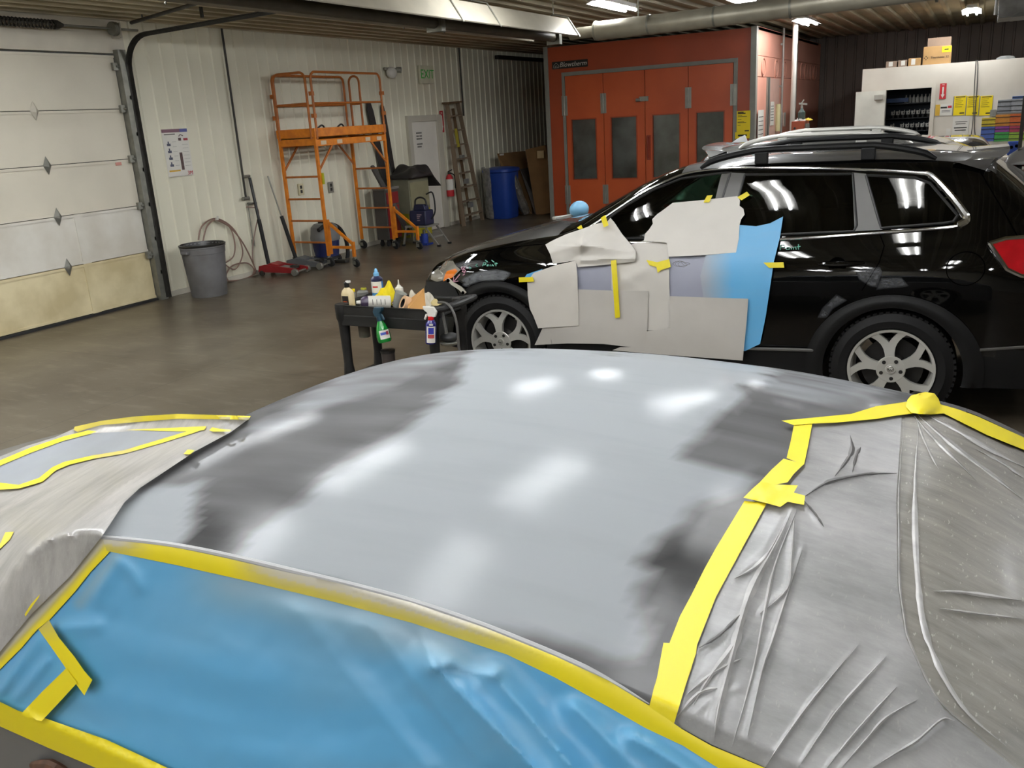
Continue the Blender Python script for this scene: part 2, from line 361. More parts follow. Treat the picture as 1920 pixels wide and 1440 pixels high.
for x, y in ((-7.0, 5.2), (-7.0, 2.2), (-5.2, 4.4), (-5.2, 1.6), (-8.6, 2.5), (-6.7, 6.2), (-4.1, 8.3), (-3.6, -.9), (-1.6, -.9), (.4, -.9), (-3.6, -3.4), (-1.6, -3.4), (.4, -3.4), (-2.6, -5.4), (-.4, -5.4), (-5.4, -.9), (-5.6, -3.4), (2.4, -2.0), (3.4, 3.0), (3.4, 7.5), (3.4, 12), (-2.1, 7.6), (-2.1, 8.95), (.6, 8.0), (6.2, 5), (6.2, 13)): LIGHTS.append((x, y, None))  # mostly unseen fixtures, added to brighten wall, paper and film
near = thing('fluorescent_light', 'unseen two-tube fluorescent fixture beyond the picture, most of the set added as fill light', 'light', (-1.9, -6.6, LZ), 'fluorescent ceiling fixtures')
lamp_parts(near, (-1.9, -6.6, LZ))
for x, y, l in LIGHTS:
    if l: dup(first, (x+4.4, y-11.75, 0), lab+l)
    else: dup(near, (x+1.9, y+6.6, 0))
# radiant tube heater with folded reflector
mrefl = mat('heater_reflector', '#b9b2a0', rough=.4, metal=.3, var=.2, vs=2); mduct = mat('duct_tube', '#a8a290', rough=.4, metal=.4, var=.25, vs=3)
ht = thing('radiant_tube_heater', 'long radiant tube heater with a bent sheet-metal reflector hung along the ceiling', 'heater', (-4.95, 7, 3.1))
HX = -4.98; ye = 11.12
m = MB(); rp = [(-.34, -.08), (-.2, .13), (.0, .17), (.2, .13), (.34, -.08), (.33, -.09), (.19, .115), (0, .155), (-.19, .115), (-.33, -.09)]
m.prism(rp, lambda a, b, d: (HX+a, d, 3.13+b), 3.0, ye).build('reflector', mrefl, ht, smooth=0)
MB().cyl((HX, 2.5, 3.06), (HX, ye+.02, 3.06), .06, n=18).build('burner_tube', mat('burner_steel', '#5d574a', rough=.5, metal=.4, var=.3, vs=4), ht)
for y in (5, 8.1, 8.9, 11.05):
    m = MB().tube([(HX-.36, y, 3.03), (HX-.2, y, 3.28), (HX, y, 3.33), (HX+.2, y, 3.28), (HX+.36, y, 3.03)], .008, 6).cyl((HX, y, 3.33), (HX, y, 3.6), .006, n=6); m.build('hanger', msteel, ht)
for y in (8.15, 11.05): MB().bb(HX-.09, HX+.09, y-.04, y+.04, 2.97, 3.13).build('tube_bracket', msteel, ht, smooth=0)
du = thing('exhaust_duct', 'round galvanised duct running across under the ceiling in front of the booth', 'duct', (-3, 11.3, 3.1))
dpa = [(HX+.12, 11.32, 3.09), (-4.72, 11.3, 3.1), (-4.2, 11.28, 3.1), (-1.0, 10.85, 3.12), (3, 10.4, 3.14)]
MB().tube([dpa[0], dpa[1], (-4.5, 11.29, 3.1)], .07, 18).build('inlet_pipe', mduct, du)
MB().tube([(-4.5, 11.29, 3.1), (-3.2, 11.15, 3.1), (-1.0, 10.85, 3.12), (3, 10.4, 3.14)], .115, 24).build('tube', mduct, du)
for x, y in ((-4.49, 11.29), (-3.75, 11.21), (-2.9, 11.11), (-2.0, 10.985), (-.5, 10.79), (1, 10.62)): MB().cyl((x-.012, y, 3.105), (x+.012, y, 3.105), .121, n=24).build('seam_band', msteel, du)
for x, y in ((-3.9, 11.23), (-2.4, 11.05), (0, 10.73)): MB().cyl((x, y, 3.2), (x, y, 3.6), .008, n=6).build('hanger', msteel, du)
# small conduit runs on the ceiling
for i, (a, b, l) in enumerate((((-9.5, 8.3, 3.5), (-6.2, 7.2, 3.5), 'thin dark conduit under the ceiling above the ribbed wall'), ((-7.0, 10.6, 3.5), (-3.6, 7.0, 3.5), 'thin dark conduit crossing above the heater reflector'))):
    m = MB().cyl(a, b, .022, n=8)
    for t in (.1, .5, .9): q = V(a).lerp(V(b), t); m.cyl(q, (q.x, q.y, 3.6), .01, n=6)
    tag(m.build('conduit_pipe', mdkst), l, 'pipe')
# hanging unit heater top right, wrapped in plastic
hp = atz(1868, 35, 3.05)
uh = thing('unit_heater', 'grey box unit heater draped with clear plastic near the ceiling', 'heater', (hp.x, hp.y, 3.05))
x0, y0 = hp.x+.02, hp.y
MB().bb(x0, x0+1.0, y0, y0+.9, 3.05, 3.56).build('cabinet', mat('heater_grey', '#7c7b76', rough=.5, var=.2, vs=3), uh, smooth=0, bevel=.01)
m = MB().grid(14, 8, lambda u, v: (x0-.03+u*1.05, y0-.05-.03*abs(sin(u*9+v*4)), 3.1+v*.45-.04*sin(u*11)))
m.build('plastic_wrap', mat('wrap_plastic', '#8e8b84', rough=.25, var=.3, vs=8, alpha=.75), uh)
MB().cyl((x0-.04, y0, 3.1), (x0-.04, y0, 3.6), .018, n=8).build('hanger', mlamp, uh)

# ================================================================ SPRAY BOOTH
mor = mat('booth_orange', '#c6592b', rough=.38, var=.1, vs=1.2, col2='#b64c22'); mor2 = mat('booth_orange_dark', '#a3431f', rough=.4, var=.15, vs=1.5)
mgt = mat('booth_trim_grey', '#84837a', rough=.45, var=.1); mbs = mat('booth_side', '#dca08b', rough=.45, var=.12, vs=.8, col2='#cd8d77')
mglass = mat('booth_glass', '#50534f', rough=.12, var=.35, vs=2.2, col2='#33352f', spec=.6); mzinc = mat('zinc_plate', '#9a998f', rough=.4, metal=.5, var=.15)
BX0, BX1, BH = -7.93, -3.69, 3.425
sb = thing('spray_booth', 'big orange paint spray booth with four windowed folding doors', 'paint booth', (-5.8, YB, 0))
fr = MB().bb(-7.86, -7.5, YB, YB+.1, .06, BH-.02).bb(-4.05, -3.78, YB, YB+.1, .06, BH-.02).bb(-7.5, -4.05, YB, YB+.1, 2.87, BH-.02).build('front_panel', mor2, sb, smooth=0)
MB().bb(BX0, -7.84, YB-.025, YB+.1, 0, BH).build('corner_trim', mgt, sb, smooth=0, bevel=.004)
MB().bb(-3.79, BX1+.005, YB-.025, YB+.12, 0, BH).build('corner_trim', mgt, sb, smooth=0, bevel=.004)
MB().bb(BX0, BX1, YB-.02, YB+.1, 0, .06).build('bottom_curb', mgt, sb, smooth=0)
MB().bb(-7.55, -7.49, YB-.02, YB+.05, .06, 2.839).bb(-4.09, -4.02, YB-.02, YB+.05, .06, 2.839).bb(-7.55, -4.02, YB-.02, YB+.05, 2.84, 2.91).build('door_frame', mgt, sb, smooth=0)
ed = [-7.485, -6.665, -5.805, -4.945, -4.095]; wx = [(-7.36, -6.845), (-6.505, -5.99), (-5.645, -5.12), (-4.78, -4.265)]
for i in range(4):
    a, b = ed[i]+.006, ed[i+1]-.006; w0, w1 = wx[i]; z0, z1 = .815, 1.985
    m = MB()
    for x_0, x_1, za, zb in ((a, w0, .08, 2.835), (w1, b, .08, 2.835), (w0, w1, .08, z0), (w0, w1, z1, 2.835)): m.bb(x_0, x_1, YB-.015, YB+.04, za, zb)
    d = m.build('door', mor, sb, smooth=0)
    MB().bb(w0-.005, w1+.005, YB+.01, YB+.02, z0, z1).build('window_pane', mglass, d, smooth=0)
    m = MB(); t = .022
    m.bb(w0-t, w0, YB-.024, YB, z0-t, z1+t).bb(w1, w1+t, YB-.024, YB, z0-t, z1+t).bb(w0, w1, YB-.024, YB, z0-t, z0).bb(w0, w1, YB-.024, YB, z1, z1+t)
    m.build('window_frame', mor2, d, smooth=0)
    if i == 1: MB().bb(b-.1, b+.08, YB-.05, YB-.015, 2.26, 2.35).cyl((b-.07, YB-.06, 2.29), (b-.16, YB-.06, 2.29), .03).build('latch', mzinc, d, bevel=.004)
    if i == 2:
        MB().bb(a+.02, a+.1, YB-.03, YB-.015, 1.15, 1.62).cyl((a+.06, YB-.07, 1.2), (a+.06, YB-.07, 1.58), .016).bb(a+.05, a+.07, YB-.07, YB-.02, 1.19, 1.21).bb(a+.05, a+.07, YB-.07, YB-.02, 1.57, 1.59).build('handle', mat('handle_orange_brown', '#8a2f12', rough=.5), d)
for x in (-7.505, -6.665, -4.945, -4.09):
    for z in (2.27, .5):
        m = MB().bb(x-.06, x+.06, YB-.03, YB-.015, z-.19, z+.19).cyl((x, YB-.04, z-.19), (x, YB-.04, z+.19), .014, n=8)
        m.build('hinge', mzinc, sb, smooth=0, bevel=.003)
MB().bb(BX0, BX1, YB+.1, 24, BH-.06, BH-.01).build('roof_panel', mgt, sb, smooth=0)
MB().bb(BX0, BX0+.05, YB+.1, 24, 0, BH-.06).build('side_wall', mor2, sb, smooth=0)
sw = MB().bb(BX1-.06, BX1, YB+.12, 24.4, 0, 2.56).bb(BX1-.06, BX1, YB+.12, 24.4, 2.57, 2.925).bb(BX1-.06, BX1, YB+.12, 24.4, 2.935, BH-.0).build('side_wall', mbs, sb, smooth=0)
for y in (17.64, 18.86, 19.72, 20.95, 21.75, 22.3, 23.05, 23.6):
    vr = MB().lathe([(.15, -.01), (.155, .02), (.175, .02), (.185, -.01)], (BX1, y, 2.735), (1, 0, 0), 28, caps=False).lathe([(.001, .012), (.13, .012), (.135, -.01)], (BX1, y, 2.735), (1, 0, 0), 28).build('vent_ring', mbs, sb); MB().lathe([(.125, .003), (.16, .003)], (BX1, y, 2.735), (1, 0, 0), 28, caps=False).build('vent_shadow', mat('vent_shadow_brown', '#3a221c', rough=.7), vr)  # dark ring paints the recess shadow around each vent disc
MB().bb(BX1, BX1+.015, 18.02, 18.16, .05, 2.56).build('service_slot', mblack, sb, smooth=0)
MB().bb(BX1, BX1+.03, 17.98, 18.03, .05, 2.56).bb(BX1, BX1+.03, 18.16, 18.2, .05, 2.56).build('slot_trim', mgt, sb, smooth=0)
MB().bb(BX1, BX1+.02, 18.2, 19.15, .05, 2.54).build('service_door', mat('booth_side_light', '#cfa898', rough=.5, var=.1), sb, smooth=0)
# name plate on the booth
MB().bb(-7.75, -6.98, YB-.012, YB, 2.985, 3.125).build('name_plate', mat('plate_black', '#15130f', rough=.4), sb, smooth=0)
np_ = frame((-7.3, YB-.014, 3.055), (1, 0, 0), (0, 0, 1)); mpw = mat('plate_white', '#d0cdc2', rough=.5)
text_mb('Blowtherm', .13, np_, shear=.35).build('plate_lettering', mpw, sb, smooth=0)
m = MB()
for a, b in (((-.055, -.04), (-.055, .005)), ((-.055, .005), (0, .05)), ((0, .05), (.055, .005)), ((.055, .005), (.055, -.04)), ((.055, -.04), (-.055, -.04)), ((-.02, -.04), (-.02, -.005)), ((-.02, -.005), (.02, -.005)), ((.02, -.005), (.02, -.04))):
    m.bar((-7.66+a[0], YB-.014, 3.05+a[1]), (-7.66+b[0], YB-.014, 3.05+b[1]), .004, .009, (0, 1, 0))
m.bb(-7.02, -6.99, YB-.015, YB-.012, 3.045, 3.052)
m.build('house_emblem', mpw, sb, smooth=0)
# things around the booth
mye = mat('poster_yellow', '#f2d60c', rough=.55, var=.04)
def sheet(name, label, cat, o, ex, w, h, lines, m_sheet=None, group=None, ez=(0, 0, 1), head=True, extra=None):
    t = thing(name, label, cat, o, group); M = frame(o, ex, ez)
    mb = MB(M); mb.bb(-w/2, w/2, -h/2, h/2, 0, .004); mb.build('sheet', m_sheet or mye, t, smooth=0)
    mb = MB(M)
    for a, b, y, th in lines: mb.bb(a*w, b*w, y*h, y*h+th, .004, .0055)
    mb.build('print', mink, t, smooth=0)
    if extra: extra(t, M)
    return t
yl = [(-.42, .0, .42, .018), (-.42, .15, .37, .018), (-.42, -.1, .28, .008), (-.42, .25, .24, .007), (-.42, -.15, .12, .008), (-.42, .05, .0, .008), (-.42, .2, -.03, .007), (-.42, -.2, -.14, .008), (.1, .42, -.42, .022)]
p0 = aty(1394, 229, YB-.03)
sheet('safety_poster', 'tall yellow safety poster on the right post of the orange booth', 'poster', p0, (1, 0, 0), .25, .4, yl)
p0 = aty(1392, 253.5, YB-.03)
sheet('small_yellow_notice', 'small yellow notice right below the tall poster on the booth', 'notice', p0, (1, 0, 0), .27, .12, [(-.3, .3, -.15, .03)])
mpink = mat('conduit_grey', '#a39e96', rough=.4, metal=.3, var=.1)
for nm, y, r, z1, lb in (('conduit_pipe', 19.18, .022, 3.5, 'thin grey conduit up the pink booth side'), ('supply_pipe', 20.55, .05, 3.5, 'thick white pipe up the pink booth side next to the pole')):
    m = MB().cyl((BX1+.07, y, .02), (BX1+.07, y, z1), r, n=12)
    for z in (.6, 1.7, 2.4, 3.2): m.bb(BX1+.021, BX1+.08, y-r*1.5, y+r*1.5, z-.02, z+.02)
    tag(m.build(nm, mpink), lb, 'pipe')
q = atx(1488, 150, BX1+.55)
tag(MB().cyl((BX1+.55, q.y, 0), (BX1+.55, q.y, 3.56), .045, n=14).bb(BX1+.47, BX1+.63, q.y-.08, q.y+.08, 0, .02).bb(BX1+.47, BX1+.63, q.y-.08, q.y+.08, 3.5, 3.56).build('support_pole', mat('pole_white', '#bdb8ae', rough=.4, var=.08)), 'white round support pole standing before the pink booth side', 'pole')
for px, py, w, h, lb in ((1426, 240, .5, .65, 'white sheet of paper with print at the front of the pink booth side'), (1447.5, 213, .35, .45, 'white paper sheet on the service door of the pink booth side')):
    o = atx(px, py, BX1+.03)
    sheet('paper_notice', lb, 'notice', o, (0, 1, 0), w, h, [(-.4, .4, .3-.12*i, .012) for i in range(6)], mpaper)
o = atx(1458.5, 222, BX1+.06); tag(MB().cyl((o.x, o.y, o.z-.25), (o.x, o.y, o.z+.28), .05, n=12).bb(BX1+.02, o.x, o.y-.04, o.y+.04, o.z-.1, o.z+.1).build('gauge_tube', mat('tube_cream', '#d6cf9d', rough=.4)), 'cream coloured tube gauge on the pink booth side', 'gauge')
for px, i in ((1466.5, 0), (1472, 1)):
    o = atx(px, 224, BX1+.02); tag(MB().bb(BX1, BX1+.015, o.y-.1, o.y+.1, o.z-.14, o.z+.14).build('switch_plate', mpaper, smooth=0), ('first' if not i else 'second')+' small white plate on the pink booth side from the cream tube', 'plate')
o = atx(1483, 250, BX1+.3); o2 = V((BX1+.3, 20.9, 1.25))
cb = thing('control_cabinet', 'orange control cabinet with a black display by the pink booth side', 'cabinet', (BX1+.35, 20.9, 0))
a = atx(1484, 228, BX1+.7); b_ = aty(1508, 228, a.y); zt = a.z
MB().bb(a.x, b_.x, a.y, a.y+.5, .6, zt).build('case', mor, cb, smooth=0, bevel=.01)
MB().bb(a.x+.05, b_.x-.05, a.y+.05, a.y+.45, 0, .6).build('stand', mdkst, cb, smooth=0)
MB().bb(a.x+.2*(b_.x-a.x)+.1, b_.x-.06, a.y-.012, a.y, zt-.32, zt-.14).build('display', mblack, cb, smooth=0)
MB().cyl((a.x+.06, a.y-.015, zt-.12), (a.x+.06, a.y, zt-.12), .02).build('button', mblack, cb)
MB().bb(b_.x, b_.x+.03, a.y+.1, a.y+.4, zt-.35, zt-.05).build('side_plate', mzinc, cb, smooth=0)
xm = a.x+.62*(b_.x-a.x)
sp_ = thing('spray_gun_cup', 'grey spray bottle standing on the orange control cabinet', 'bottle', (xm, a.y+.2, zt))
MB().lathe([(.06, 0), (.065, .02), (.065, .15), (.03, .19), (.02, .22)], (xm, a.y+.2, zt), n=16).build('body', mat('bottle_teal', '#566a66', rough=.4), sp_)
MB().cyl((xm, a.y+.2, zt+.22), (xm, a.y+.2, zt+.27), .02).bar((xm-.05, a.y+.2, zt+.3), (xm+.09, a.y+.2, zt+.28), .03, .03).bar((xm-.01, a.y+.2, zt+.3), (xm+.03, a.y+.2, zt+.36), .02, .02).build('trigger_head', mpaper, sp_)
def cloth(c, rx, ry, h, seed, s=9): return MB().grid(24, 18, lambda u, v: (c[0]+(u-.5)*2*rx, c[1]+(v-.5)*2*ry, c[2]+max(0.004, h*(1-((u-.5)**2+(v-.5)**2)*3.2)*(.7+.6*nz(u*s, v*s, seed)))))
tag(cloth((xm+.1, a.y+.25, zt), .09, .09, .05, 3).build('rag', mat('rag_yellow', '#d8c23c', rough=.9)), 'yellow rag lying on the orange control cabinet', 'rag')
tag(cloth((a.x+.12, a.y+.2, zt), .1, .1, .07, 5).build('rag', mpaper), 'crumpled white rag on the orange control cabinet', 'rag')

# ================================================================ MIXING ROOM
YM = 19.0; mwm = mat('mixing_wall', '#d9d2c4', rough=.5, var=.1, vs=1, col2='#c7bfb0')
OX0, OX1, OZ = -1.63, -.845, 2.19; MX0, MZ = -2.08, 2.6
mr = thing('mixing_room', 'white free-standing paint mixing room with an open doorway', 'room', (0, YM, 0))
MB().bb(MX0, OX0, YM, YM+.08, 0, MZ).bb(OX1, 6, YM, YM+.08, 0, MZ).bb(OX0, OX1, YM, YM+.08, OZ, MZ).build('front_wall', mwm, mr, smooth=0)
MB().bb(MX0, MX0+.08, YM+.08, 23.5, 0, MZ).build('side_wall', mwm, mr, smooth=0)
MB().bb(MX0, 6, YM+.08, 23.5, MZ-.04, MZ).build('roof_panel', mwm, mr, smooth=0)
mslate = mat('slate_blue', '#39424e', rough=.6, var=.15)
MB().bb(OX0-.3, OX0-.25, YM+.08, YM+1.2, 0, OZ+.1).bb(OX1+.25, OX1+.3, YM+.08, YM+1.2, 0, OZ+.1).bb(OX0-.3, OX1+.3, YM+1.2, YM+1.25, 0, OZ+.1).bb(OX0-.3, OX1+.3, YM+.08, YM+1.2, OZ+.05, OZ+.1).build('inner_cabin', mslate, mr, smooth=0)
MB().bb(OX0-.03, OX0, YM-.03, YM+.1, 0, OZ-.001).bb(OX1, OX1+.07, YM-.03, YM+.1, 0, OZ-.001).bb(OX0-.03, OX1+.07, YM-.03, YM+.1, OZ, OZ+.06).build('door_frame', mwm, mr, smooth=0)
dl = MB().bb(-2.17, OX0-.005, YM-.1, YM-.05, .02, 2.19).build('door_leaf', mat('leaf_white', '#d5d3c6', rough=.45, var=.08), mr, smooth=0)
MB().bb(-1.83, OX0-.04, YM-.17, YM-.1, 2.02, 2.12).build('door_closer', mat('closer_grey', '#a8a498', rough=.4), dl, smooth=0, bevel=.01)
MB().bb(-1.87, -1.84, YM-.12, YM-.1, 1.43, 1.49).bb(-1.82, -1.79, YM-.12, YM-.1, 1.44, 1.5).build('stickers', mink, dl, smooth=0)
rk = thing('mixing_rack', 'dark steel rack of paint tins inside the mixing room doorway', 'rack', (-1.24, YM+.9, 0))
MB().bb(OX0-.2, OX0-.16, YM+.7, YM+1.15, 0, 2.12).bb(OX1+.16, OX1+.2, YM+.7, YM+1.15, 0, 2.12).build('upright', mblack, rk, smooth=0)
SZ = [1.33, 1.6, 1.86, 2.06-.14]
for z in (.4, .75, .95, 1.16, 1.4, 1.65, 1.93): MB().bb(OX0-.2, OX1+.2, YM+.7, YM+1.15, z-.02, z).build('shelf', mat('shelf_black', '#1e2126', rough=.5), rk, smooth=0)
MB().bb(OX0-.2, OX0+.35, YM+.68, YM+.7, 1.95, 2.03).build('header_sign', mat('header_blue', '#2c4f8a', rough=.4), rk, smooth=0)
mtin = mat('tin_black', '#20201f', rough=.35, metal=.3); mlid = mat('lid_grey', '#e0dfd8', rough=.4)
def tin(x, z, label):
    t = thing('paint_tin', label, 'paint tin', (x, YM+.8, z), 'paint tins with mixing lids in the rack')
    MB().cyl((x, YM+.8, z+.001), (x, YM+.8, z+.11), .04, n=12).build('can', mtin, t)
    MB().cyl((x, YM+.8, z+.11), (x, YM+.8, z+.125), .042, n=12).bb(x-.035, x+.0, YM+.755, YM+.775, z+.06, z+.13).bb(x-.035, x+.03, YM+.755, YM+.775, z+.06, z+.085).bb(x+.015, x+.032, YM+.755, YM+.775, z+.06, z+.15).build('mixing_lid', mlid, t, smooth=0)
    return t
tl = 'black paint tin with grey pouring lid in a row of the mixing room rack'
t0 = None
for row, z in enumerate((1.65, 1.4, 1.16)):
    for i in range(8):
        if (row, i) in ((1, 1), (2, 0), (2, 2)): continue
        x = OX0+.08+i*.092
        if t0 is None: t0 = tin(x, z, tl); t00 = (x, z)
        else: dup(t0, (x-t00[0], 0, z-t00[1]))
b0 = None
for i in range(7):
    x = OX0+.3+i*.07
    if b0 is None:
        b0 = tag(MB().lathe([(.028, 0), (.03, .01), (.03, .09), (.012, .12), (.012, .15)], (x, YM+.8, 1.931), n=10).build('toner_bottle', mlid), 'small pale toner bottle in the top row of the mixing room rack', 'bottle', 'toner bottles in the top row')
    else: c = b0.copy(); C.objects.link(c); c.location.x += i*.07
# things on the mixing room wall
red = mat('sign_red', '#b8242a', rough=.5, var=.05)
def arrow_sign(name, label, o, ex, w, h, txt):
    t = thing(name, label, 'sign', o); M = frame(o, ex, (0, 0, 1))
    MB(M).bb(-w/2, w/2, -h/2, h/2, 0, .005).build('plate', red, t, smooth=0)
    m = MB(M).bb(-.12*w, .12*w, -.2*h, .28*h, .005, .007); m.add([(-.3*w, -.2*h, .006), (.3*w, -.2*h, .006), (0, -.44*h, .006)], [(0, 1, 2)])
    text_mb(txt, h*.09, Matrix.Translation((0, .4*h, .006)), m); m.build('arrow', mpaper, t, smooth=0); return t
arrow_sign('extinguisher_sign', 'red fire sign with a white down arrow on the mixing room wall', aty(1768, 171, YM-.008), (1, 0, 0), .11, .28, 'FIRE')
g = 'yellow sheets in a row on the mixing room wall'
for i, (px, wd) in enumerate(((1799, 0), (1823, 0), (1848, 0))):
    def strip(t, M): 
        m = MB(M).bb(-.5*.22, -.43*.22, -.17, .17, .004, .006); m.build('binding_strip', mat('strip_grey', '#7d7c74', rough=.5), t, smooth=0)
    sheet('safety_poster', ('leftmost', 'middle', 'rightmost')[i]+' of the three yellow sheets on the white mixing room wall', 'poster', aty(px, 198, YM-.006), (1, 0, 0), .215, .345, [(-.35, .4, .42, .016)]+[(-.35, .1+.05*((j*3+i) % 5), .33-.1*j, .007) for j in range(5)]+[(.05, .42, -.42, .02)], extra=strip)
def cardx(t, M):
    MB(M).bb(-.14, -.06, -.1, .1, .004, .006).build('yellow_block', mat('card_yellow', '#d2a83a', rough=.5), t, smooth=0)
    MB(M).bb(.07, .135, .03, .07, .004, .006).build('red_block', red, t, smooth=0)
sheet('info_card', 'white info card with a yellow block left of the yellow sheets', 'card', aty(1769, 206, YM-.006), (1, 0, 0), .29, .21, [(-.18, .2, .12, .03), (-.1, .4, -.1, .008), (-.1, .4, -.2, .008)], mpaper, extra=cardx)
sheet('paper_notice', 'white sheet with grey print below the three yellow sheets', 'notice', aty(1801, 236, YM-.006), (1, 0, 0), .27, .34, [(-.35, .4, .2, .01), (-.3, .3, .1, .01), (-.4, .4, -.12, .015), (-.35, .35, -.25, .015)], mpaper)
o = aty(1778, 247, YM-.01); tag(MB().bb(o.x-.035, o.x+.035, YM-.012, YM, o.z-.06, o.z+.06).bb(o.x-.01, o.x+.01, YM-.015, YM-.012, o.z-.03, o.z+.03).build('wall_socket', mpaper, smooth=0), 'white wall socket on the mixing room beside the print sheet', 'socket')
o = aty(1862, 212, YM-.01); tag(MB().bb(o.x-.05, o.x+.05, YM-.03, YM, o.z-.06, o.z+.06).cyl((o.x, YM-.035, o.z), (o.x, YM-.03, o.z), .02).build('switch_box', mzinc, smooth=0), 'grey metal switch box left of the colour chips', 'switch')
pts = spline([aty(*q, YM-.03) for q in ((1830, 113), (1827, 160), (1825, 215), (1821, 252))])+[]
m = MB().tube(pts, .007, 6); m.tube(spline([aty(*q, YM-.03) for q in ((1830, 113), (1833, 118), (1832, 160), (1827, 225), (1828, 250), (1833, 262))]), .008, 6)
tag(m.build('hanging_cable', mat('cable_grey', '#55524d', rough=.6)), 'thin grey cable looped over the mixing room wall', 'cable')
# colour chip display
cd = thing('colour_chip_display', 'wall display of colour chips in grey, yellow, blue, purple and green rows', 'display', aty(1880, 230, YM-.05))
chips = [((1871, 187), (1895, 212), '#8d8f92'), ((1896, 185), (1922, 211), '#9a9c9e'), ((1841, 221), (1866, 237), '#c9b22e'), ((1867, 215), (1893, 236), '#c5832f'), ((1894, 213), (1922, 235), '#c2602c'), ((1839.5, 238), (1864, 265), '#4a63a8'), ((1865, 237), (1892, 247.5), '#8c3f8e'), ((1893, 236), (1922, 247), '#a83a52'), ((1864, 248), (1891, 265), '#3f9a48'), ((1892, 248), (1922, 264), '#8fae3a'), ((1898, 180), (1925, 184.5), '#3f62a0')]
for (ax_, ay_), (bx_, by_), col in chips:
    a = aty(ax_, ay_, YM-.03); b = aty(bx_, by_, YM-.03); c = aty(bx_, ay_, YM-.03)
    pn = MB().bb(a.x+.004, b.x-.004, YM-.04, YM-.003, b.z+.006, (a.z+c.z)/2).build('chip_panel', mat('chip'+col, col, rough=.4, var=.15, vs=30), cd, smooth=0)
    n_ = max(1, int(((a.z+c.z)/2-b.z)/.075)); m = MB()
    for i in range(n_): z = b.z+.006+(i+.5)*((a.z+c.z)/2-b.z)/n_; m.bb(a.x+.004, b.x-.004, YM-.046, YM-.04, z-.006, z+.006)
    m.build('rack_line', mblack, pn, smooth=0)
a = aty(1838, 268, YM-.05); b = aty(1922, 268, YM-.05)
tag(MB().bb(a.x-.1, 3, YM-.35, YM-.005, .86, .9).bb(a.x-.1, 3, YM-.33, YM-.005, 0, .86).build('work_counter', mwm, smooth=0), 'white counter along the mixing room below the colour chips', 'counter')
q = aty(1917, 230, YM-.9); tag(MB().bb(q.x-.03, q.x+.03, q.y-.03, q.y+.03, 0, 1.95).bb(q.x-.08, q.x+.1, q.y-.1, q.y+.1, 0, .03).build('display_post', mdkst, smooth=0), 'dark steel post in front of the colour chip display', 'post')
q = aty(1901, 276, YM-.7); bx_ = thing('blue_dispenser', 'blue dispenser box with white ovals below the colour chips', 'box', (q.x, q.y, 0))
MB().bb(q.x-.1, q.x+.1, q.y, q.y+.12, .95, q.z+.1).build('case', mat('case_blue', '#27479a', rough=.4), bx_, smooth=0, bevel=.02)
MB().lathe([(.001, 0), (.028, 0)], (q.x-.04, q.y-.004, q.z), (0, -1, 0), 14).lathe([(.001, 0), (.028, 0)], (q.x+.04, q.y-.004, q.z+.02), (0, -1, 0), 14).build('white_oval', mpaper, bx_)
MB().bb(q.x-.02, q.x+.02, q.y+.03, q.y+.08, 0, .95).bb(q.x-.08, q.x+.08, q.y, q.y+.12, 0, .02).build('stand', mdkst, bx_, smooth=0)
# boxes on the mixing room roof
mcard = mat('cardboard', '#b08a58', rough=.8, var=.12, vs=5); mcard2 = mat('cardboard_grey', '#8f7a68', rough=.8, var=.12, vs=5); mtape = mat('packing_tape', '#c2a97c', rough=.4)
def carton(name, label, x0, x1, y0, y1, z0, z1, mm, parts=None):
    t = thing(name, label, 'box', ((x0+x1)/2, (y0+y1)/2, z0))
    MB().bb(x0, x1, y0, y1, z0, z1).build('carton', mm, t, smooth=0, bevel=.004)
    if parts: parts(t)
    return t
a = aty(1730, 118, YM+.05); b = aty(1784, 84, YM+.05); zb = MZ
def lab1(t):
    M = frame(((a.x+b.x)/2+.03, YM+.045, zb+.12), (1, 0, 0), (0, 0, 1)); text_mb('Thermmix 32', .056, M @ Matrix.Translation((.02, 0, 0))).build('lettering', mink, t, smooth=0)
    mb = MB(M)
    for dx, dy in ((0, .045), (0, -.045), (.045, 0), (-.045, 0)): mb.add([(-.21+dx*.6-.012, dy*.6, .001), (-.21+dx*.6, dy*.6+.012, .001), (-.21+dx*.6+.012, dy*.6, .001), (-.21+dx*.6, dy*.6-.012, .001)], [(0, 1, 2, 3)])
    mb.build('diamond_mark', mink, t, smooth=0)
    MB().bb(b.x-.15, b.x+.005, YM+.044, YM+.05, b.z-.12, b.z-.02).build('yellow_label', mye, t, smooth=0)
    MB().bb(b.x-.11, b.x-.04, YM+.043, YM+.044, b.z-.08, b.z-.06).build('label_print', mink, t, smooth=0)
carton('cardboard_box', 'brown cardboard box with black lettering and yellow label on the mixing room roof', a.x, b.x, YM+.05, YM+.5, zb, b.z, mcard, lab1)
c_ = aty(1740, 70, YM+.55); d_ = aty(1784, 68, YM+.55)
carton('cardboard_box', 'greyish cardboard box standing behind the lettered box on the mixing room', c_.x, d_.x, YM+.55, YM+.95, zb, d_.z, mcard2)
for (xa, ya, xb, yb_, l, mm) in ((1661, 123, 1683, 114, 'low flat carton at the left end of the mixing room roof', mcard2), (1684, 121, 1702, 112, 'low flat carton with white label, second on the mixing room roof', mcard2), (1703, 119, 1728, 108, 'low carton with a label touching the lettered box', mcard)):
    e = aty(xa, ya, YM+.05); f_ = aty(xb, yb_, YM+.05)
    def lb(t, e=e, f_=f_): MB().bb(e.x+.05, e.x+.12, YM+.045, YM+.05, zb+.02, f_.z-.01).build('label_patch', mpaper, t, smooth=0)
    carton('flat_carton', l, e.x, f_.x-.01, YM+.05, YM+.4, zb, f_.z, mm, lb)
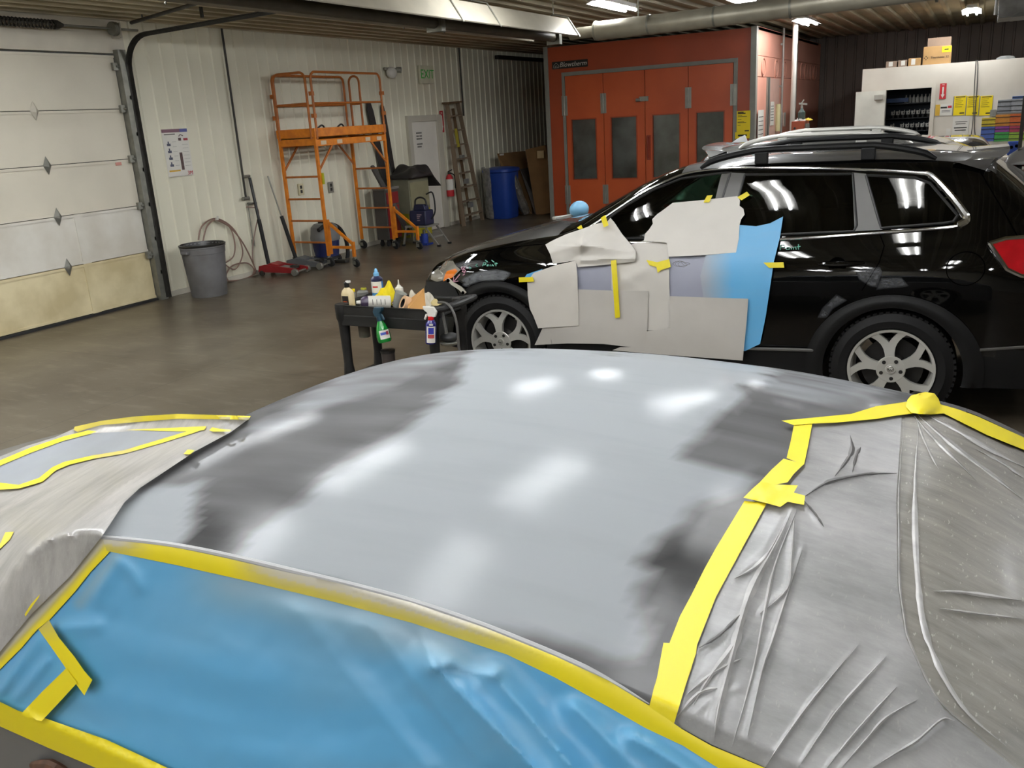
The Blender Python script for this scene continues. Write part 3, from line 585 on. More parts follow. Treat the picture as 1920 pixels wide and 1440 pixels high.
e = aty(1867, 111, YM+.1); f_ = aty(1905, 108, YM+.1)
tag(MB().grid(16, 8, lambda u, v: (e.x+u*(f_.x-e.x), YM+.1+v*.25, zb+.004+.075*sin(pi*v)*(sin(pi*u)**.4)*(.8+.4*nz(u*5, v*4, 2)))).build('plastic_bag', mat('bag_grey', '#6f706e', rough=.4)), 'flat grey plastic bag lying on the mixing room roof', 'bag')
# ================================================================ LEFT WALL THINGS
mosc = mat('scaffold_orange', '#e0851a', rough=.4, var=.15, vs=10, col2='#c86f12'); mosr = mat('rung_orange', '#b86a28', rough=.5, var=.2, vs=10)
# poster
a = atx(302, 243, XW+.03); b = atx(350, 240, XW+.03); c = atx(313, 333, XW+.03)
po = thing('wall_poster', 'white product poster with pictures and a purple header on the ribbed wall', 'poster', a)
pw = b.y-a.y; ph = a.z-c.z; M = frame((XW+.024, a.y, c.z), (0, 1, 0), (0, 0, 1))
MB(M).bb(0, pw, 0, ph, 0, .003).build('sheet', mpaper, po, smooth=0)
MB(M).bb(0, pw*.7, ph*.93, ph, .003, .004).build('header_band', mat('poster_mauve', '#7d5a66', rough=.6), po, smooth=0)
MB(M).bb(pw*.7, pw, ph*.93, ph, .003, .004).build('header_band', mat('poster_blue', '#565b95', rough=.6), po, smooth=0)
m = MB(M)
for i in range(4):
    y = ph*(.7-.145*i); m.bb(pw*.13, pw*.27, y-.05*ph, y, .003, .004); m.bb(pw*.17, pw*.22, y, y+.045*ph, .003, .004)
m.build('picture', mat('poster_pic', '#54566a', rough=.6, var=.5, vs=30), po, smooth=0)
MB(M).bb(pw*.56, pw*.67, ph*.13, ph*.5, .003, .004).build('picture', mat('poster_pic2', '#5b4340', rough=.6, var=.5, vs=30), po, smooth=0)
m = MB(M).bb(pw*.6, pw*.71, ph*.75, ph*.81, .003, .004); m.tube([M.inverted() @ (M @ V((pw*x, ph*y, .004))) for x, y in ((.63, .84), (.7, .88), (.8, .85))], .006, 5)
m.build('picture', mat('poster_pic2', '#5b4340', rough=.6, var=.5, vs=30), po, smooth=0)
MB(M).bb(pw*.8, pw*.97, ph*.75, ph*.8, .003, .004).build('picture', mat('poster_red', '#a33a3f', rough=.6), po, smooth=0)
MB(M).bb(pw*.06, pw*.5, ph*.105, ph*.14, .003, .004).build('yellow_band', mat('poster_gold', '#d1a53a', rough=.6), po, smooth=0)
m = MB(M).bb(pw*.08, pw*.5, ph*.88, ph*.905, .003, .004)
for i in range(7): m.bb(pw*.34, pw*.5, ph*(.73-.1*i), ph*(.735-.1*i), .003, .004).bb(pw*.72, pw*.95, ph*(.66-.075*i), ph*(.665-.075*i), .003, .004)
m.build('print', mgreyink, po, smooth=0)
text_mb('3M', .075, M @ Matrix.Translation((pw*.86, ph*.05, .007))).build('logo', red, po, smooth=0)
# small red sticker on roll-up door
q = atx(237, 306, XW+.03); tag(MB().bb(XW+.02, XW+.023, q.y-.16, q.y-.07, q.z-.02, q.z+.02).build('door_sticker', mat('sticker_red', '#c98d80', rough=.6), smooth=0), 'small faded red sticker on the roll-up door', 'sticker')
# long vertical air line with fittings
q0 = atx(415, 50, XW+.05); q1 = atx(462, 372, XW+.05)
al = thing('air_line', 'dark vertical air pipe with drop fittings left of the scaffold', 'pipe', (XW+.05, q0.y, 1.15))
m = MB().cyl((XW+.05, q0.y, q1.z), (XW+.05, q0.y, 3.56), .016, n=8)
m.build('pipe', mdkst, al)
m = MB().cyl((XW+.05, q0.y-.07, q1.z), (XW+.05, q0.y+.06, q1.z), .026, n=10).cyl((XW+.05, q0.y, q1.z+.32), (XW+.05, q0.y+.14, q1.z+.32), .02, n=8).cyl((XW+.05, q0.y+.02, q1.z-.08), (XW+.05, q0.y+.2, q1.z-.09), .018, n=8)
m.build('valve', msteel, al); MB().cyl((XW+.05, q0.y+.02, q1.z-.08), (XW+.05, q0.y+.02, q1.z-.62), .007, n=6).cyl((XW+.05, q0.y+.02, q1.z-.62), (XW+.05, q0.y+.02, q1.z-.72), .022, n=8).build('drop', msteel, al)
q = atx(862, 110, XW+.05); tag(MB().cyl((XW+.05, q.y, 2.2), (XW+.05, q.y, 3.58), .016, n=8).build('conduit_pipe', mdkst), 'dark vertical conduit above the wooden ladder on the ribbed wall', 'pipe')
tag(MB().bb(XW+.02, XW+.12, 18.4, 21.3, 3.38, 3.46).build('wall_strip', mdkst, smooth=0), 'dark horizontal steel strip high on the ribbed wall beside the booth', 'strip')
# emergency light, exit sign
q = atx(735, 134, XW+.08); em = thing('emergency_light', 'white twin-head emergency light high on the ribbed wall', 'light', q)
MB().ball((XW+.07, q.y, q.z-.02), (.07, .15, .1), 16, 10).build('body', mpaper, em); MB().bb(XW+.02, XW+.07, q.y-.19, q.y+.2, q.z+.02, q.z+.07).build('bracket', mzinc, em, smooth=0, bevel=.01)
MB().cyl((XW+.08, q.y+.15, q.z+.03), (XW+.16, q.y+.19, q.z+.02), .05, .055).build('lamp_head', mzinc, em)
q = atx(800, 140, XW+.06); ex = thing('exit_sign', 'lit green EXIT sign above the white side door', 'sign', q)
MB().bb(XW+.02, XW+.075, q.y-.24, q.y+.24, q.z-.17, q.z+.17).build('case', mat('sign_case', '#d9d6bd', rough=.4), ex, smooth=0, bevel=.008)
text_mb('EXIT', .24, frame((XW+.077, q.y, q.z), (0, 1, 0), (0, 0, 1))).build('lettering', mat('exit_green', '#2f9a35', rough=.4, emit=.12), ex, smooth=0)
# sockets
for px, py, mm, l in ((565, 355, mat('socket_cream', '#cdc3a0', rough=.5), 'cream socket plate on the ribbed wall seen through the scaffold'), (621, 351, mzinc, 'grey socket plate on the ribbed wall beside the scaffold post')):
    q = atx(px, py, XW+.03); tag(MB().bb(XW+.018, XW+.03, q.y-.06, q.y+.06, q.z-.09, q.z+.09).mat(1).bb(XW+.03, XW+.032, q.y-.025, q.y+.025, q.z-.06, q.z-.01).bb(XW+.03, XW+.032, q.y-.025, q.y+.025, q.z+.01, q.z+.06).build('socket_plate', [mm, mink], smooth=0), l, 'socket')
# ---------- scaffold
sc = thing('rolling_scaffold', 'orange rolling scaffold with guard rails and a platform by the ribbed wall', 'scaffold', (-9.35, 11.85, 0))
sx = (-9.0, -9.7); sy = (10.95, 12.77); PZ = 1.98
for y in sy:
    for x in sx:
        MB().bar((x, y, .17), (x, y, PZ+.02), .045, .045, (1, 0, 0)).build('post', mosc, sc, smooth=0, bevel=.004)
    for z in (.38, .72, 1.06, 1.40):
        MB().cyl((sx[0], y, z), (sx[1], y, z), .016, n=8).build('rung', mosr, sc)
    MB().bar((sx[0], y, PZ-.06), (sx[1], y, PZ-.06), .04, .1).build('end_beam', mosc, sc, smooth=0)
for x in sx:
    MB().bb(x-.02, x+.02, sy[0]-.02, sy[1]+.02, PZ-.13, PZ-.03).build('side_beam', mosc, sc, smooth=0, bevel=.004)
    MB().bar((x, sy[0], PZ-.5), (x, sy[0]+.42, PZ-.1), .02, .03).build('brace', mosr, sc, smooth=0); MB().bar((x, sy[1], PZ-.5), (x, sy[1]-.42, PZ-.1), .02, .03).build('brace', mosr, sc, smooth=0)
MB().bb(sx[1]+.02, sx[0]-.02, sy[0], sy[1], PZ, PZ+.03).build('platform', mat('platform_wood', '#a87432', rough=.7, var=.3, vs=4), sc, smooth=0)
m = MB().bb(sx[0]+.0, sx[0]+.03, sy[0]-.03, sy[1]+.03, PZ+.01, PZ+.14).bb(sx[1]-.03, sx[1], sy[0]-.03, sy[1]+.03, PZ+.01, PZ+.14).bb(sx[1], sx[0], sy[0]-.04, sy[0]-.01, PZ+.01, PZ+.14).bb(sx[1], sx[0], sy[1]+.01, sy[1]+.04, PZ+.01, PZ+.14)
m.build('toe_board', mosc, sc, smooth=0, bevel=.004)
m = MB()
for y in (sy[0]+.15, sy[0]+.55, sy[0]+1.3, sy[1]-.2): m.bb(sx[0]+.02, sx[0]+.024, y-.05, y+.08, PZ-.11, PZ-.05)
m.build('sticker', mat('sticker_pale', '#d8c2a4', rough=.6), sc, smooth=0)
RZ = 2.93
def rail(p0, p1):
    p0, p1 = V(p0), V(p1); d = (p1-p0).normalized(); r = .1; up = V((0, 0, 1)); pts = [p0]
    for t in range(0, 91, 15): a = radians(t); pts.append(p0+up*(RZ-p0.z-r+r*sin(a))+d*(r-r*cos(a)))
    for t in range(90, -1, -15): a = radians(t); pts.append(p1+up*(RZ-p0.z-r+r*sin(a))-d*(r-r*cos(a)))
    pts.append(p1); m = MB().tube(pts, .019, 8); zm = PZ+.5
    m.cyl((p0.x, p0.y, zm), (p1.x, p1.y, zm), .017, n=8); m.build('guard_rail', mosr, sc)
e = .03
rail((sx[0]+e, sy[0]+.02, PZ-.02), (sx[0]+e, sy[1]-.02, PZ-.02)); rail((sx[1]-e, sy[0]+.02, PZ-.02), (sx[1]-e, sy[1]-.02, PZ-.02))
rail((sx[1]+.04, sy[0]-e, PZ-.02), (sx[0]-.04, sy[0]-e, PZ-.02)); rail((sx[1]+.26, sy[1]+e, PZ-.02), (sx[1]+.05, sy[1]+e, PZ-.02))
m = MB()
for x, y in ((sx[0]+e, sy[0]), (sx[0]+e, sy[1]), (sx[1]-e, sy[0])):
    for z in (2.3, 2.62): m.bb(x-.03, x+.03, y-.03, y+.03, z-.03, z+.03)
m.build('rail_clip', mosr, sc, smooth=0)
def caster(x, y, parent, r=.075):
    o = MB().cyl((x, y, .17), (x, y, .13), .025).bb(x-.03, x+.03, y-.03, y-.022, r*.7, .14).bb(x-.03, x+.03, y+.022, y+.03, r*.7, .14).bb(x-.03, x+.03, y-.03, y+.03, .13, .145).build('caster', msteel, parent, smooth=30)
    MB().lathe([(.012, -.02), (r-.01, -.02), (r, -.012), (r, .012), (r-.01, .02), (.012, .02)], (x+.02, y, r), (0, 1, .25), 18).build('wheel', mrub, o)
for x in sx:
    for y in sy: caster(x, y, sc)
for y in sy:
    MB().bar((sx[0]+.05, y, .2), (sx[0]+.05, y, .74), .045, .045, (1, 0, 0)).build('outrigger_post', mosc, sc, smooth=0, bevel=.004)
    MB().bar((sx[0]+.05, y, .7), (sx[0]+.5, y, .36), .04, .04).build('outrigger_brace', mosc, sc, smooth=0, bevel=.004)
    MB().bar((sx[0]+.05, y, .31), (sx[0]+.5, y, .31), .03, .04).build('outrigger_bar', mosc, sc, smooth=0)
    MB().bar((sx[0]+.5, y, .16), (sx[0]+.5, y, .4), .045, .045, (1, 0, 0)).build('outrigger_post', mosc, sc, smooth=0, bevel=.004)
    caster(sx[0]+.5, y, sc, .065)
MB().bb(sx[0]+.02, sx[0]+.05, sy[0]+.02, sy[0]+.05, 1.28, 1.45).build('tag', mat('tag_green', '#b7bf2a', rough=.5), sc, smooth=0)
for i in range(2):
    y = sy[0]+.55+i*.5; pts = spline([(-9.3, y-.12, PZ+.12), (-9.3, y+.02, PZ+.18), (-9.3, y+.1, PZ+.1), (-9.3, y+.13, PZ+.035)])
    tag(MB().tube(pts, .014, 6).bb(-9.38, -9.22, y+.05, y+.2, PZ+.031, PZ+.07).build('work_clamp', mblack), ('left' if not i else 'right')+' of the two black curved clamps lying on the scaffold platform', 'clamp')
# ---------- grey trash can
tc_ = thing('trash_can', 'big round grey plastic trash can in front of the ribbed wall', 'trash can', (-9.3, 8.72, 0))
mg = mat('can_grey', '#6b6a6b', rough=.55, var=.2, vs=4, col2='#595856'); cx, cy = -9.25, 8.63
MB().lathe([(.232, 0), (.238, .02), (.284, .58), (.29, .585), (.296, .66), (.304, .665), (.304, .69), (.285, .69), (.273, .58), (.22, .03), (.001, .03)], (cx, cy, 0), n=36).build('body', mg, tc_)
for s_ in (-1, 1): MB().bb(cx-.06, cx+.06, cy+s_*.29, cy+s_*.345, .6, .64).build('handle', mg, tc_, bevel=.012)
MB().lathe([(.305, .68), (.31, .7), (.29, .71), (.276, .64), (.255, .4), (.23, .1), (.001, .08)], (cx, cy, 0), n=30, caps=False).build('bin_liner', mat('liner_black', '#141311', rough=.35), tc_)
# ---------- hose on the wall
mho = mat('hose_brown', '#8a6f62', rough=.5, var=.15); hs = thing('air_hose', 'brownish air hose looped over a wall hook beside the trash can', 'hose', (XW+.1, 9.3, 0))
def wp(pts, off): return spline([atx(px, py, XW+off) for px, py in pts])
m = MB()
for pts in (((372, 450), (378, 425), (400, 410), (425, 418), (445, 440), (455, 475), (440, 505), (415, 490)), ((380, 455), (388, 425), (405, 412), (430, 425), (440, 455), (438, 480), (424, 492)), ((402, 411), (430, 425), (455, 455), (475, 495), (478, 512), (455, 524), (428, 527)), ((428, 527), (424, 515), (436, 498), (462, 493), (476, 505), (472, 520))): m.tube(wp(pts, .07), .011, 6)
m.tube(wp(((462, 388), (480, 390), (485, 400), (480, 425), (474, 460), (474, 485), (479, 508)), .09), .009, 6)
m.build('hose', mho, hs); q = atx(403, 411, XW+.06); MB().cyl((XW+.02, q.y, q.z), (XW+.12, q.y, q.z), .015).cyl((XW+.11, q.y, q.z-.01), (XW+.12, q.y, q.z+.04), .015).build('hook', mpaper, hs)
# ---------- floor jacks
mred = mat('jack_red', '#8c1d1f', rough=.45, var=.2, vs=6); mjg = mat('jack_grey', '#5d5f60', rough=.45, var=.25, vs=6)
def jack(name, label, p0, p1, mbody, handle, hm):
    p0, p1 = V(p0), V(p1); d = (p1-p0).normalized(); sdir = V((-d.y, d.x, 0)); L = (p1-p0).length; M = Matrix(((d.x, sdir.x, 0, p0.x), (d.y, sdir.y, 0, p0.y), (0, 0, 1, 0), (0, 0, 0, 1)))
    t = thing(name, label, 'floor jack', p0)
    for s_ in (-1, 1): MB(M).prism([(0, .06), (.02, .15), (.12, .17), (L-.05, .11), (L+.02, .09), (L+.02, .05), (L-.1, .04)], lambda a, b, c: (a, s_*.14+c, b), -.012, .012).build('side_plate', mbody, t, smooth=0)
    MB(M).prism([(.08, .15), (.2, .19), (L*.5, .16), (L*.5, .12), (.1, .08)], lambda a, b, c: (a, c, b), -.12, .12).build('power_unit', mbody, t, smooth=0, bevel=.008)
    MB(M).prism([(.22, .14), (L-.1, .11), (L-.1, .09), (.22, .1)], lambda a, b, c: (a, c, b), -.07, .07).build('lift_arm', mat('arm_silver', '#8e8e8b', rough=.4, metal=.4), t, smooth=0)
    MB(M).lathe([(.001, .11), (.07, .11), (.075, .135), (.05, .14), (.05, .13), (.001, .13)], (L-.12, 0, 0), n=16).build('saddle', mdkst, t)
    for s_ in (-1, 1):
        MB(M).lathe([(.001, -.03), (.05, -.03), (.055, -.02), (.055, .02), (.05, .03), (.001, .03)], (L-.02, s_*.18, .055), (0, 1, 0), 16).build('wheel', msteel, t)
        MB(M).lathe([(.001, -.015), (.04, -.015), (.042, .015), (.001, .015)], (.06, s_*.15, .042), (0, 1, 0), 14).build('caster', mdkst, t)
    MB(M).cyl((L-.02, -.2, .055), (L-.02, .2, .055), .015, n=8).build('axle', msteel, t)
    base = M @ V((.1, 0, .16)); tip = V(handle); mid = base.lerp(tip, .52)
    MB().tube([base, mid], .03, 10).build('handle_grip', mrub, t); MB().tube([mid, tip], hm[1], 10).build('handle_rod', hm[0], t)
    return t
jack('floor_jack', 'red floor jack with a black handle leaning on the ribbed wall', (-9.66, 10.16, 0), (-9.0, 10.28, 0), mred, atx(468, 333, XW+.05), (mblack, .022))
jack('floor_jack', 'grey floor jack with a thin steel handle beside the red jack', (-9.6, 10.72, 0), (-8.98, 10.84, 0), mjg, atx(502, 330, XW+.05), (msteel, .012))
# ---------- shop vac
sv = thing('shop_vacuum', 'blue and grey shop vacuum with a black hose behind the scaffold', 'vacuum', (-9.42, 11.42, 0)); vx, vy = -9.42, 11.42
MB().lathe([(.17, .07), (.195, .09), (.225, .35), (.001, .35)], (vx, vy, 0), n=24).build('drum', mat('vac_blue', '#1c2553', rough=.4), sv)
MB().lathe([(.24, .35), (.245, .4), (.23, .46), (.215, .57), (.16, .62), (.001, .63)], (vx, vy, 0), n=24).build('motor_head', mat('vac_grey', '#6f706f', rough=.5), sv)
MB().bb(vx-.1, vx+.1, vy-.03, vy+.03, .61, .66).build('handle', mblack, sv, bevel=.012)
MB().lathe([(.15, .04), (.22, .05), (.22, .09), (.15, .1)], (vx, vy, 0), n=20).build('dolly', mblack, sv)
for a in range(4): MB().lathe([(.001, -.015), (.035, -.015), (.035, .015), (.001, .015)], (vx+.2*cos(a*pi/2+.7), vy+.2*sin(a*pi/2+.7), .035), (1, 0, 0), 12).build('caster', mrub, sv)
MB().tube(spline([atx(*q, -9.3) for q in ((597, 432), (612, 422), (633, 425), (648, 448), (652, 478), (645, 500))]), .033, 12).build('hose', mrub, sv)
q = atz(642, 489, .03); MB().bb(q.x-.13, q.x+.1, q.y-.05, q.y+.05, 0, .05).build('floor_nozzle', mdkst, sv, bevel=.01)
# ---------- red/grey rolling tool cabinet
ca = thing('tool_cabinet', 'red tool cabinet with a dark grey side behind the scaffold', 'cabinet', (-9.4, 13.3, 0)); x0, x1, y0, y1 = -9.53, -9.27, 13.0, 13.42
mcg = mat('cab_grey', '#45423e', rough=.55, var=.2, vs=3); mcr = mat('cab_red', '#7e1a1c', rough=.45, var=.15, vs=3)
MB().bb(x0, x1, y0, y1, .12, 1.0).build('case', mcg, ca, smooth=0, bevel=.006)
MB().bb(x1, x1+.012, y0+.03, y1-.03, .14, .72).build('door', mcr, ca, smooth=0, bevel=.003); MB().bb(x1, x1+.012, y0+.03, y1-.03, .75, .95).build('drawer', mcr, ca, smooth=0, bevel=.003)
MB().bb(x0-.01, x1+.02, y0-.01, y1+.01, 1.0, 1.04).build('top_tray', mat('cab_top', '#77746c', rough=.5), ca, smooth=0)
for x in (x0+.06, x1-.06):
    for y in (y0+.06, y1-.06): MB().lathe([(.001, -.015), (.05, -.015), (.05, .015), (.001, .015)], (x, y, .05), (1, 0, 0), 14).bb(x-.02, x+.02, y-.02, y+.02, .06, .12).build('caster', mrub, ca)
# ---------- grey-green cabinet w/ bag on top
gc = thing('parts_cabinet', 'grey cabinet with yellow-green doors beside the white side door', 'cabinet', (-9.45, 14.1, 0)); x0, x1, y0, y1 = -9.6, -9.25, 13.74, 14.42
mgc = mat('cab_olive_grey', '#77745f', rough=.6, var=.2, vs=4)
MB().bb(x0, x1, y0, y1, 0, 1.12).build('case', mgc, gc, smooth=0, bevel=.006)
MB().bb(x1, x1+.012, y0+.03, y1-.03, .06, .55).build('door', mat('door_yellowgreen', '#a99f1f', rough=.5, var=.2, vs=5), gc, smooth=0)
MB().bb(x1, x1+.012, y0+.03, y1-.03, .6, 1.06).build('drawer', mat('cab_olive', '#8a8567', rough=.55), gc, smooth=0)
MB().bb(x0+.05, x1-.05, y0-.012, y0, .06, .5).build('side_panel', mat('side_yellowgreen', '#8a851d', rough=.5, var=.2, vs=5), gc, smooth=0)
MB().bb(x0-.01, x1+.02, y0-.01, y1+.01, 1.12, 1.15).build('top_lid', mcg, gc, smooth=0)
m = MB().grid(26, 20, lambda u, v: (-9.42+(v-.5)*.62, 14.15+(u-.5)*1.0, 1.152+max(0, .26*(1-(2*u-1)**2)**.7*(1-(2*v-1)**4)*(.75+.5*nz(u*4, v*3, 9)))-(.22*max(0, u-.72)/.28 if u > .72 else 0)))
tag(m.build('black_bag', mat('bag_black', '#2a2726', rough=.5, var=.3, vs=6), solid=.01), 'slumped black bag lying on the grey cabinet by the side door', 'bag')
# black long panels leaning behind the scaffold
mbl = mat('panel_black', '#2b2a28', rough=.4, var=.2, vs=4)
def plank(top, bot, w, th, name, lab, cat, mm, dr=(0, 1, 0), taper=1):
    top, bot = V(top), V(bot); ax = (top-bot).normalized(); wd = V(dr); wd = (wd-ax*wd.dot(ax)).normalized(); nn = ax.cross(wd); L = (top-bot).length
    o = MB().prism([(-w/2, 0), (w/2, 0), (w/2*taper, L*.93), (w*.3*taper, L*.99), (-w*.2*taper, L), (-w/2*taper, L*.94)], lambda a, b, c: bot+ax*b+wd*a+nn*c, -th/2, th/2).build(name, mm, smooth=0, bevel=.004)
    return tag(o, lab, cat)
plank(atx(690, 190, XW+.045), atx(747, 452, XW+.12), .17, .03, 'rocker_panel', 'long black trim panel leaning on the wall behind the scaffold, reaching higher at left', 'panel', mbl)
plank(atx(716, 196, XW+.045), atx(759, 452, XW+.12), .11, .03, 'rocker_panel', 'second long black trim panel, leaning right beside the scaffold post', 'panel', mbl)
plank(atx(697, 310, XW+.2), atx(768, 440, XW+.75), .12, .04, 'bumper_strip', 'dark grey strip leaning diagonally behind the scaffold outrigger', 'panel', mat('strip_dark', '#4a4844', rough=.5, var=.2))
# ---------- step stool with jump starter
ss = thing('step_stool', 'low aluminium step stool under the blue jump starter', 'stool', (-8.7, 13.3, 0)); mal = mat('aluminium', '#9b9a92', rough=.4, metal=.5, var=.15)
MB().bb(-8.98, -8.5, 13.1, 13.5, .33, .36).build('top_step', mal, ss, smooth=0, bevel=.005)
for s_ in (13.12, 13.48):
    MB().bar((-8.96, s_, .33), (-9.05, s_, .0), .025, .03).build('leg', mal, ss, smooth=0); MB().bar((-8.55, s_, .33), (-8.3, s_, .0), .025, .03).build('leg', mal, ss, smooth=0)
    MB().bb(-8.33, -8.27, s_-.02, s_+.02, 0, .03).bb(-9.08, -9.02, s_-.02, s_+.02, 0, .03).build('foot_cap', mrub, ss, smooth=0)
MB().bar((-8.42, 13.12, .16), (-8.42, 13.48, .16), .02, .03).build('crossbar', mal, ss, smooth=0)
js = thing('jump_starter', 'dark blue jump starter pack standing on the step stool', 'battery pack', (-8.75, 13.3, .36)); mnv = mat('case_navy', '#1d2240', rough=.45, var=.2, vs=6)
MB().bb(-8.9, -8.56, 13.16, 13.44, .361, .62).build('case', mnv, js, bevel=.02); MB().prism([(-.13, .62), (.13, .62), (.1, .72), (-.1, .72)], lambda a, b, c: (-8.73+a, 13.3+c, b), -.07, .07).build('top_housing', mnv, js, smooth=0, bevel=.01)
MB().tube(spline([(-8.85, 13.3, .7), (-8.83, 13.3, .8), (-8.73, 13.3, .84), (-8.63, 13.3, .8), (-8.61, 13.3, .7)]), .017, 8).build('handle', mblack, js)
M = frame((-8.72, 13.158, .5), (1, 0, 0), (0, 0, 1)); m = MB(M)
for i, (w, z) in enumerate(((.1, .05), (.07, .02), (.05, -.01), (.06, -.05))): m.bb(-.02, -.02+w, z-.008, z+.008, 0, .002)
m.build('print', mat('print_pink', '#a08a90', rough=.5), js, smooth=0); MB().tube(spline([(-8.56, 13.35, .45), (-8.5, 13.4, .6), (-8.55, 13.44, .9), (-8.7, 13.46, .88)]), .014, 6).build('cable', mrub, js)
bt = thing('blue_bottle_jack', 'blue bottle jack on the floor under the step stool', 'jack', (-8.72, 13.32, 0)); mjb = mat('jack_blue', '#223b8f', rough=.4)
MB().bb(-8.83, -8.61, 13.22, 13.42, 0, .03).cyl((-8.72, 13.32, .03), (-8.72, 13.32, .2), .065).cyl((-8.8, 13.32, .03), (-8.8, 13.32, .15), .03).build('body', mjb, bt); MB().cyl((-8.72, 13.32, .2), (-8.72, 13.32, .27), .03).build('ram', msteel, bt)
# ---------- extinguisher, its sign
q = atx(841, 345, XW+.1); fe = thing('fire_extinguisher', 'red fire extinguisher on the ribbed wall beside the wooden ladder', 'extinguisher', (XW+.1, q.y, q.z-.3))
MB().lathe([(.001, -.25), (.075, -.25), (.08, -.23), (.08, .1), (.05, .17), (.025, .2), (.001, .2)], (XW+.13, q.y, q.z), n=20).build('cylinder', red, fe)
MB().cyl((XW+.13, q.y, q.z+.2), (XW+.13, q.y, q.z+.24), .03).bar((XW+.13, q.y-.03, q.z+.25), (XW+.13, q.y+.12, q.z+.28), .02, .02).build('valve', mdkst, fe)
MB().lathe([(.0815, -.12), (.0815, .1)], (XW+.13, q.y, q.z), n=20, caps=False).build('label_band', mpaper, fe); MB().tube(spline([(XW+.16, q.y, q.z+.22), (XW+.2, q.y+.1, q.z+.15), (XW+.2, q.y+.1, q.z-.1)]), .013, 6).build('hose', mrub, fe)
q = atx(829, 228, XW+.03); arrow_sign('extinguisher_sign', 'small red fire sign with an arrow between the side door and the ladder', (XW+.022, q.y, q.z), (0, 1, 0), .13, .42, 'FIRE')
# ---------- wooden stepladder leaning
mwood = mat('ladder_wood', '#83705a', rough=.75, var=.3, vs=5, stretch=(1, 1, .2)); mwood2 = mat('ladder_wood_dark', '#6d553b', rough=.75, var=.3, vs=5)
ld = thing('wooden_stepladder', 'worn wooden stepladder leaning closed against the ribbed wall', 'ladder', (-9.5, 16.5, 0))
Tl = atx(838, 195, XW+.14); Bl = atz(870, 424, 0); Tr = atx(858, 193, XW+.14); Br = atz(905, 413, 0)
for a, b_ in ((Tl, Bl), (Tr, Br)): MB().bar(a, b_, .03, .085, (1, 0, 0)).build('side_rail', mwood, ld, smooth=0)
MB().bar(Tl+V((0, -.05, .02)), Tr+V((0, .05, .02)), .17, .03).build('top_cap', mwood2, ld, smooth=0)
for i in range(8):
    t = .1+i*.117; a = Tl.lerp(Bl, t); b_ = Tr.lerp(Br, t); MB().bar(a, b_, .1, .025, (0, 0, 1)).build('step', mwood, ld, smooth=0)
for dx in (.25, .75):
    a = Tl.lerp(Tr, dx)+V((-.06, 0, -.1)); b_ = Bl.lerp(Br, dx)+V((-.18, 0, .0)); b_.z = .01; b_.x = max(b_.x, XW+.08); a.x = max(a.x, XW+.05); MB().bar(a, b_, .025, .06, (1, 0, 0)).build('rear_leg', mwood2, ld, smooth=0)
MB().bar(Tl.lerp(Bl, .2)+V((.06, .1, 0)), Tl.lerp(Bl, .35)+V((.06, .12, 0)), .005, .07, (1, 0, 0)).build('warning_label', mat('label_olive', '#b0a336', rough=.6), ld, smooth=0)
for i in range(3): 
    t = .42+.2*i; q = Tl.lerp(Bl, t).lerp(Tr.lerp(Br, t), .5); MB().bb(q.x-.02, q.x+.04, q.y-.06, q.y+.06, q.z-.1, q.z).build('splice_plate', mal, ld, smooth=0)
# ---------- blue barrel with plastic, cardboard sheets, foil roll, tall box
bb_ = thing('blue_barrel', 'tall blue plastic bin half covered in clear film beside the ladder', 'bin', (-9.15, 17.3, 0)); mbb = mat('barrel_blue', '#1f3f8e', rough=.4, var=.15, vs=3)
cxb, cyb = -9.2, 17.3
def sqr(r, z, n=28, p=4): return [(r*(abs(cos(t))**(2/p))*(1 if cos(t) > 0 else -1), r*(abs(sin(t))**(2/p))*(1 if sin(t) > 0 else -1), z) for t in (2*pi*i/n for i in range(n))]
m = MB(); lv = [(.27, 0), (.29, .03), (.33, .98), (.36, 1.0), (.36, 1.05), (.33, 1.07), (.15, 1.1)]; vs = []
for r, z in lv: vs += [(cxb+x, cyb+y, zz) for x, y, zz in sqr(r, z)]
n = 28; m.add(vs, [(i*n+k, i*n+(k+1) % n, (i+1)*n+(k+1) % n, (i+1)*n+k) for i in range(len(lv)-1) for k in range(n)]+[tuple(range(n)), tuple((len(lv)-1)*n+k for k in range(n))])
m.build('body', mbb, bb_)
mclr = mat('clear_film', '#a9a59b', rough=.2, var=.4, vs=14, bump=.8, bs=9, alpha=.78)
m = MB().grid(20, 26, lambda u, v: (cxb+.02+.42*cos(-3.25+u*1.55)*(1.05-.1*v)+.02*nz(u*8, v*5), cyb+.42*sin(-3.25+u*1.55)*(1.05-.1*v), .02+(1-v)*1.08))
tag(m.build('clear_sheet', mclr), 'crumpled clear plastic sheet hanging over the left of the blue bin', 'plastic sheet')
def board(px0, px1, pxt0, pxt1, name, lab, cat, mm, xb, xt, th=.012, parts=None):
    a = atz(*px0, 0); b_ = atz(*px1, 0); c_ = atx(*pxt0, xt); d_ = atx(*pxt1, xt)
    nn = ((b_-a).cross(c_-a)).normalized()*th
    o = MB().add([a, b_, d_, c_, a+nn, b_+nn, d_+nn, c_+nn], [(0, 1, 2, 3), (7, 6, 5, 4), (0, 4, 5, 1), (1, 5, 6, 2), (2, 6, 7, 3), (3, 7, 4, 0)]).build(name, mm, smooth=0)
    return tag(o, lab, cat)
mcd = mat('cardboard_brown', '#7d5d36', rough=.85, var=.15, vs=4)
board((968, 402), (998, 401), (932, 288), (985, 283), 'cardboard_sheet', 'brown cardboard sheet leaning on the dark ribbed wall behind the bin', 'cardboard', mcd, 0, XW+.35)
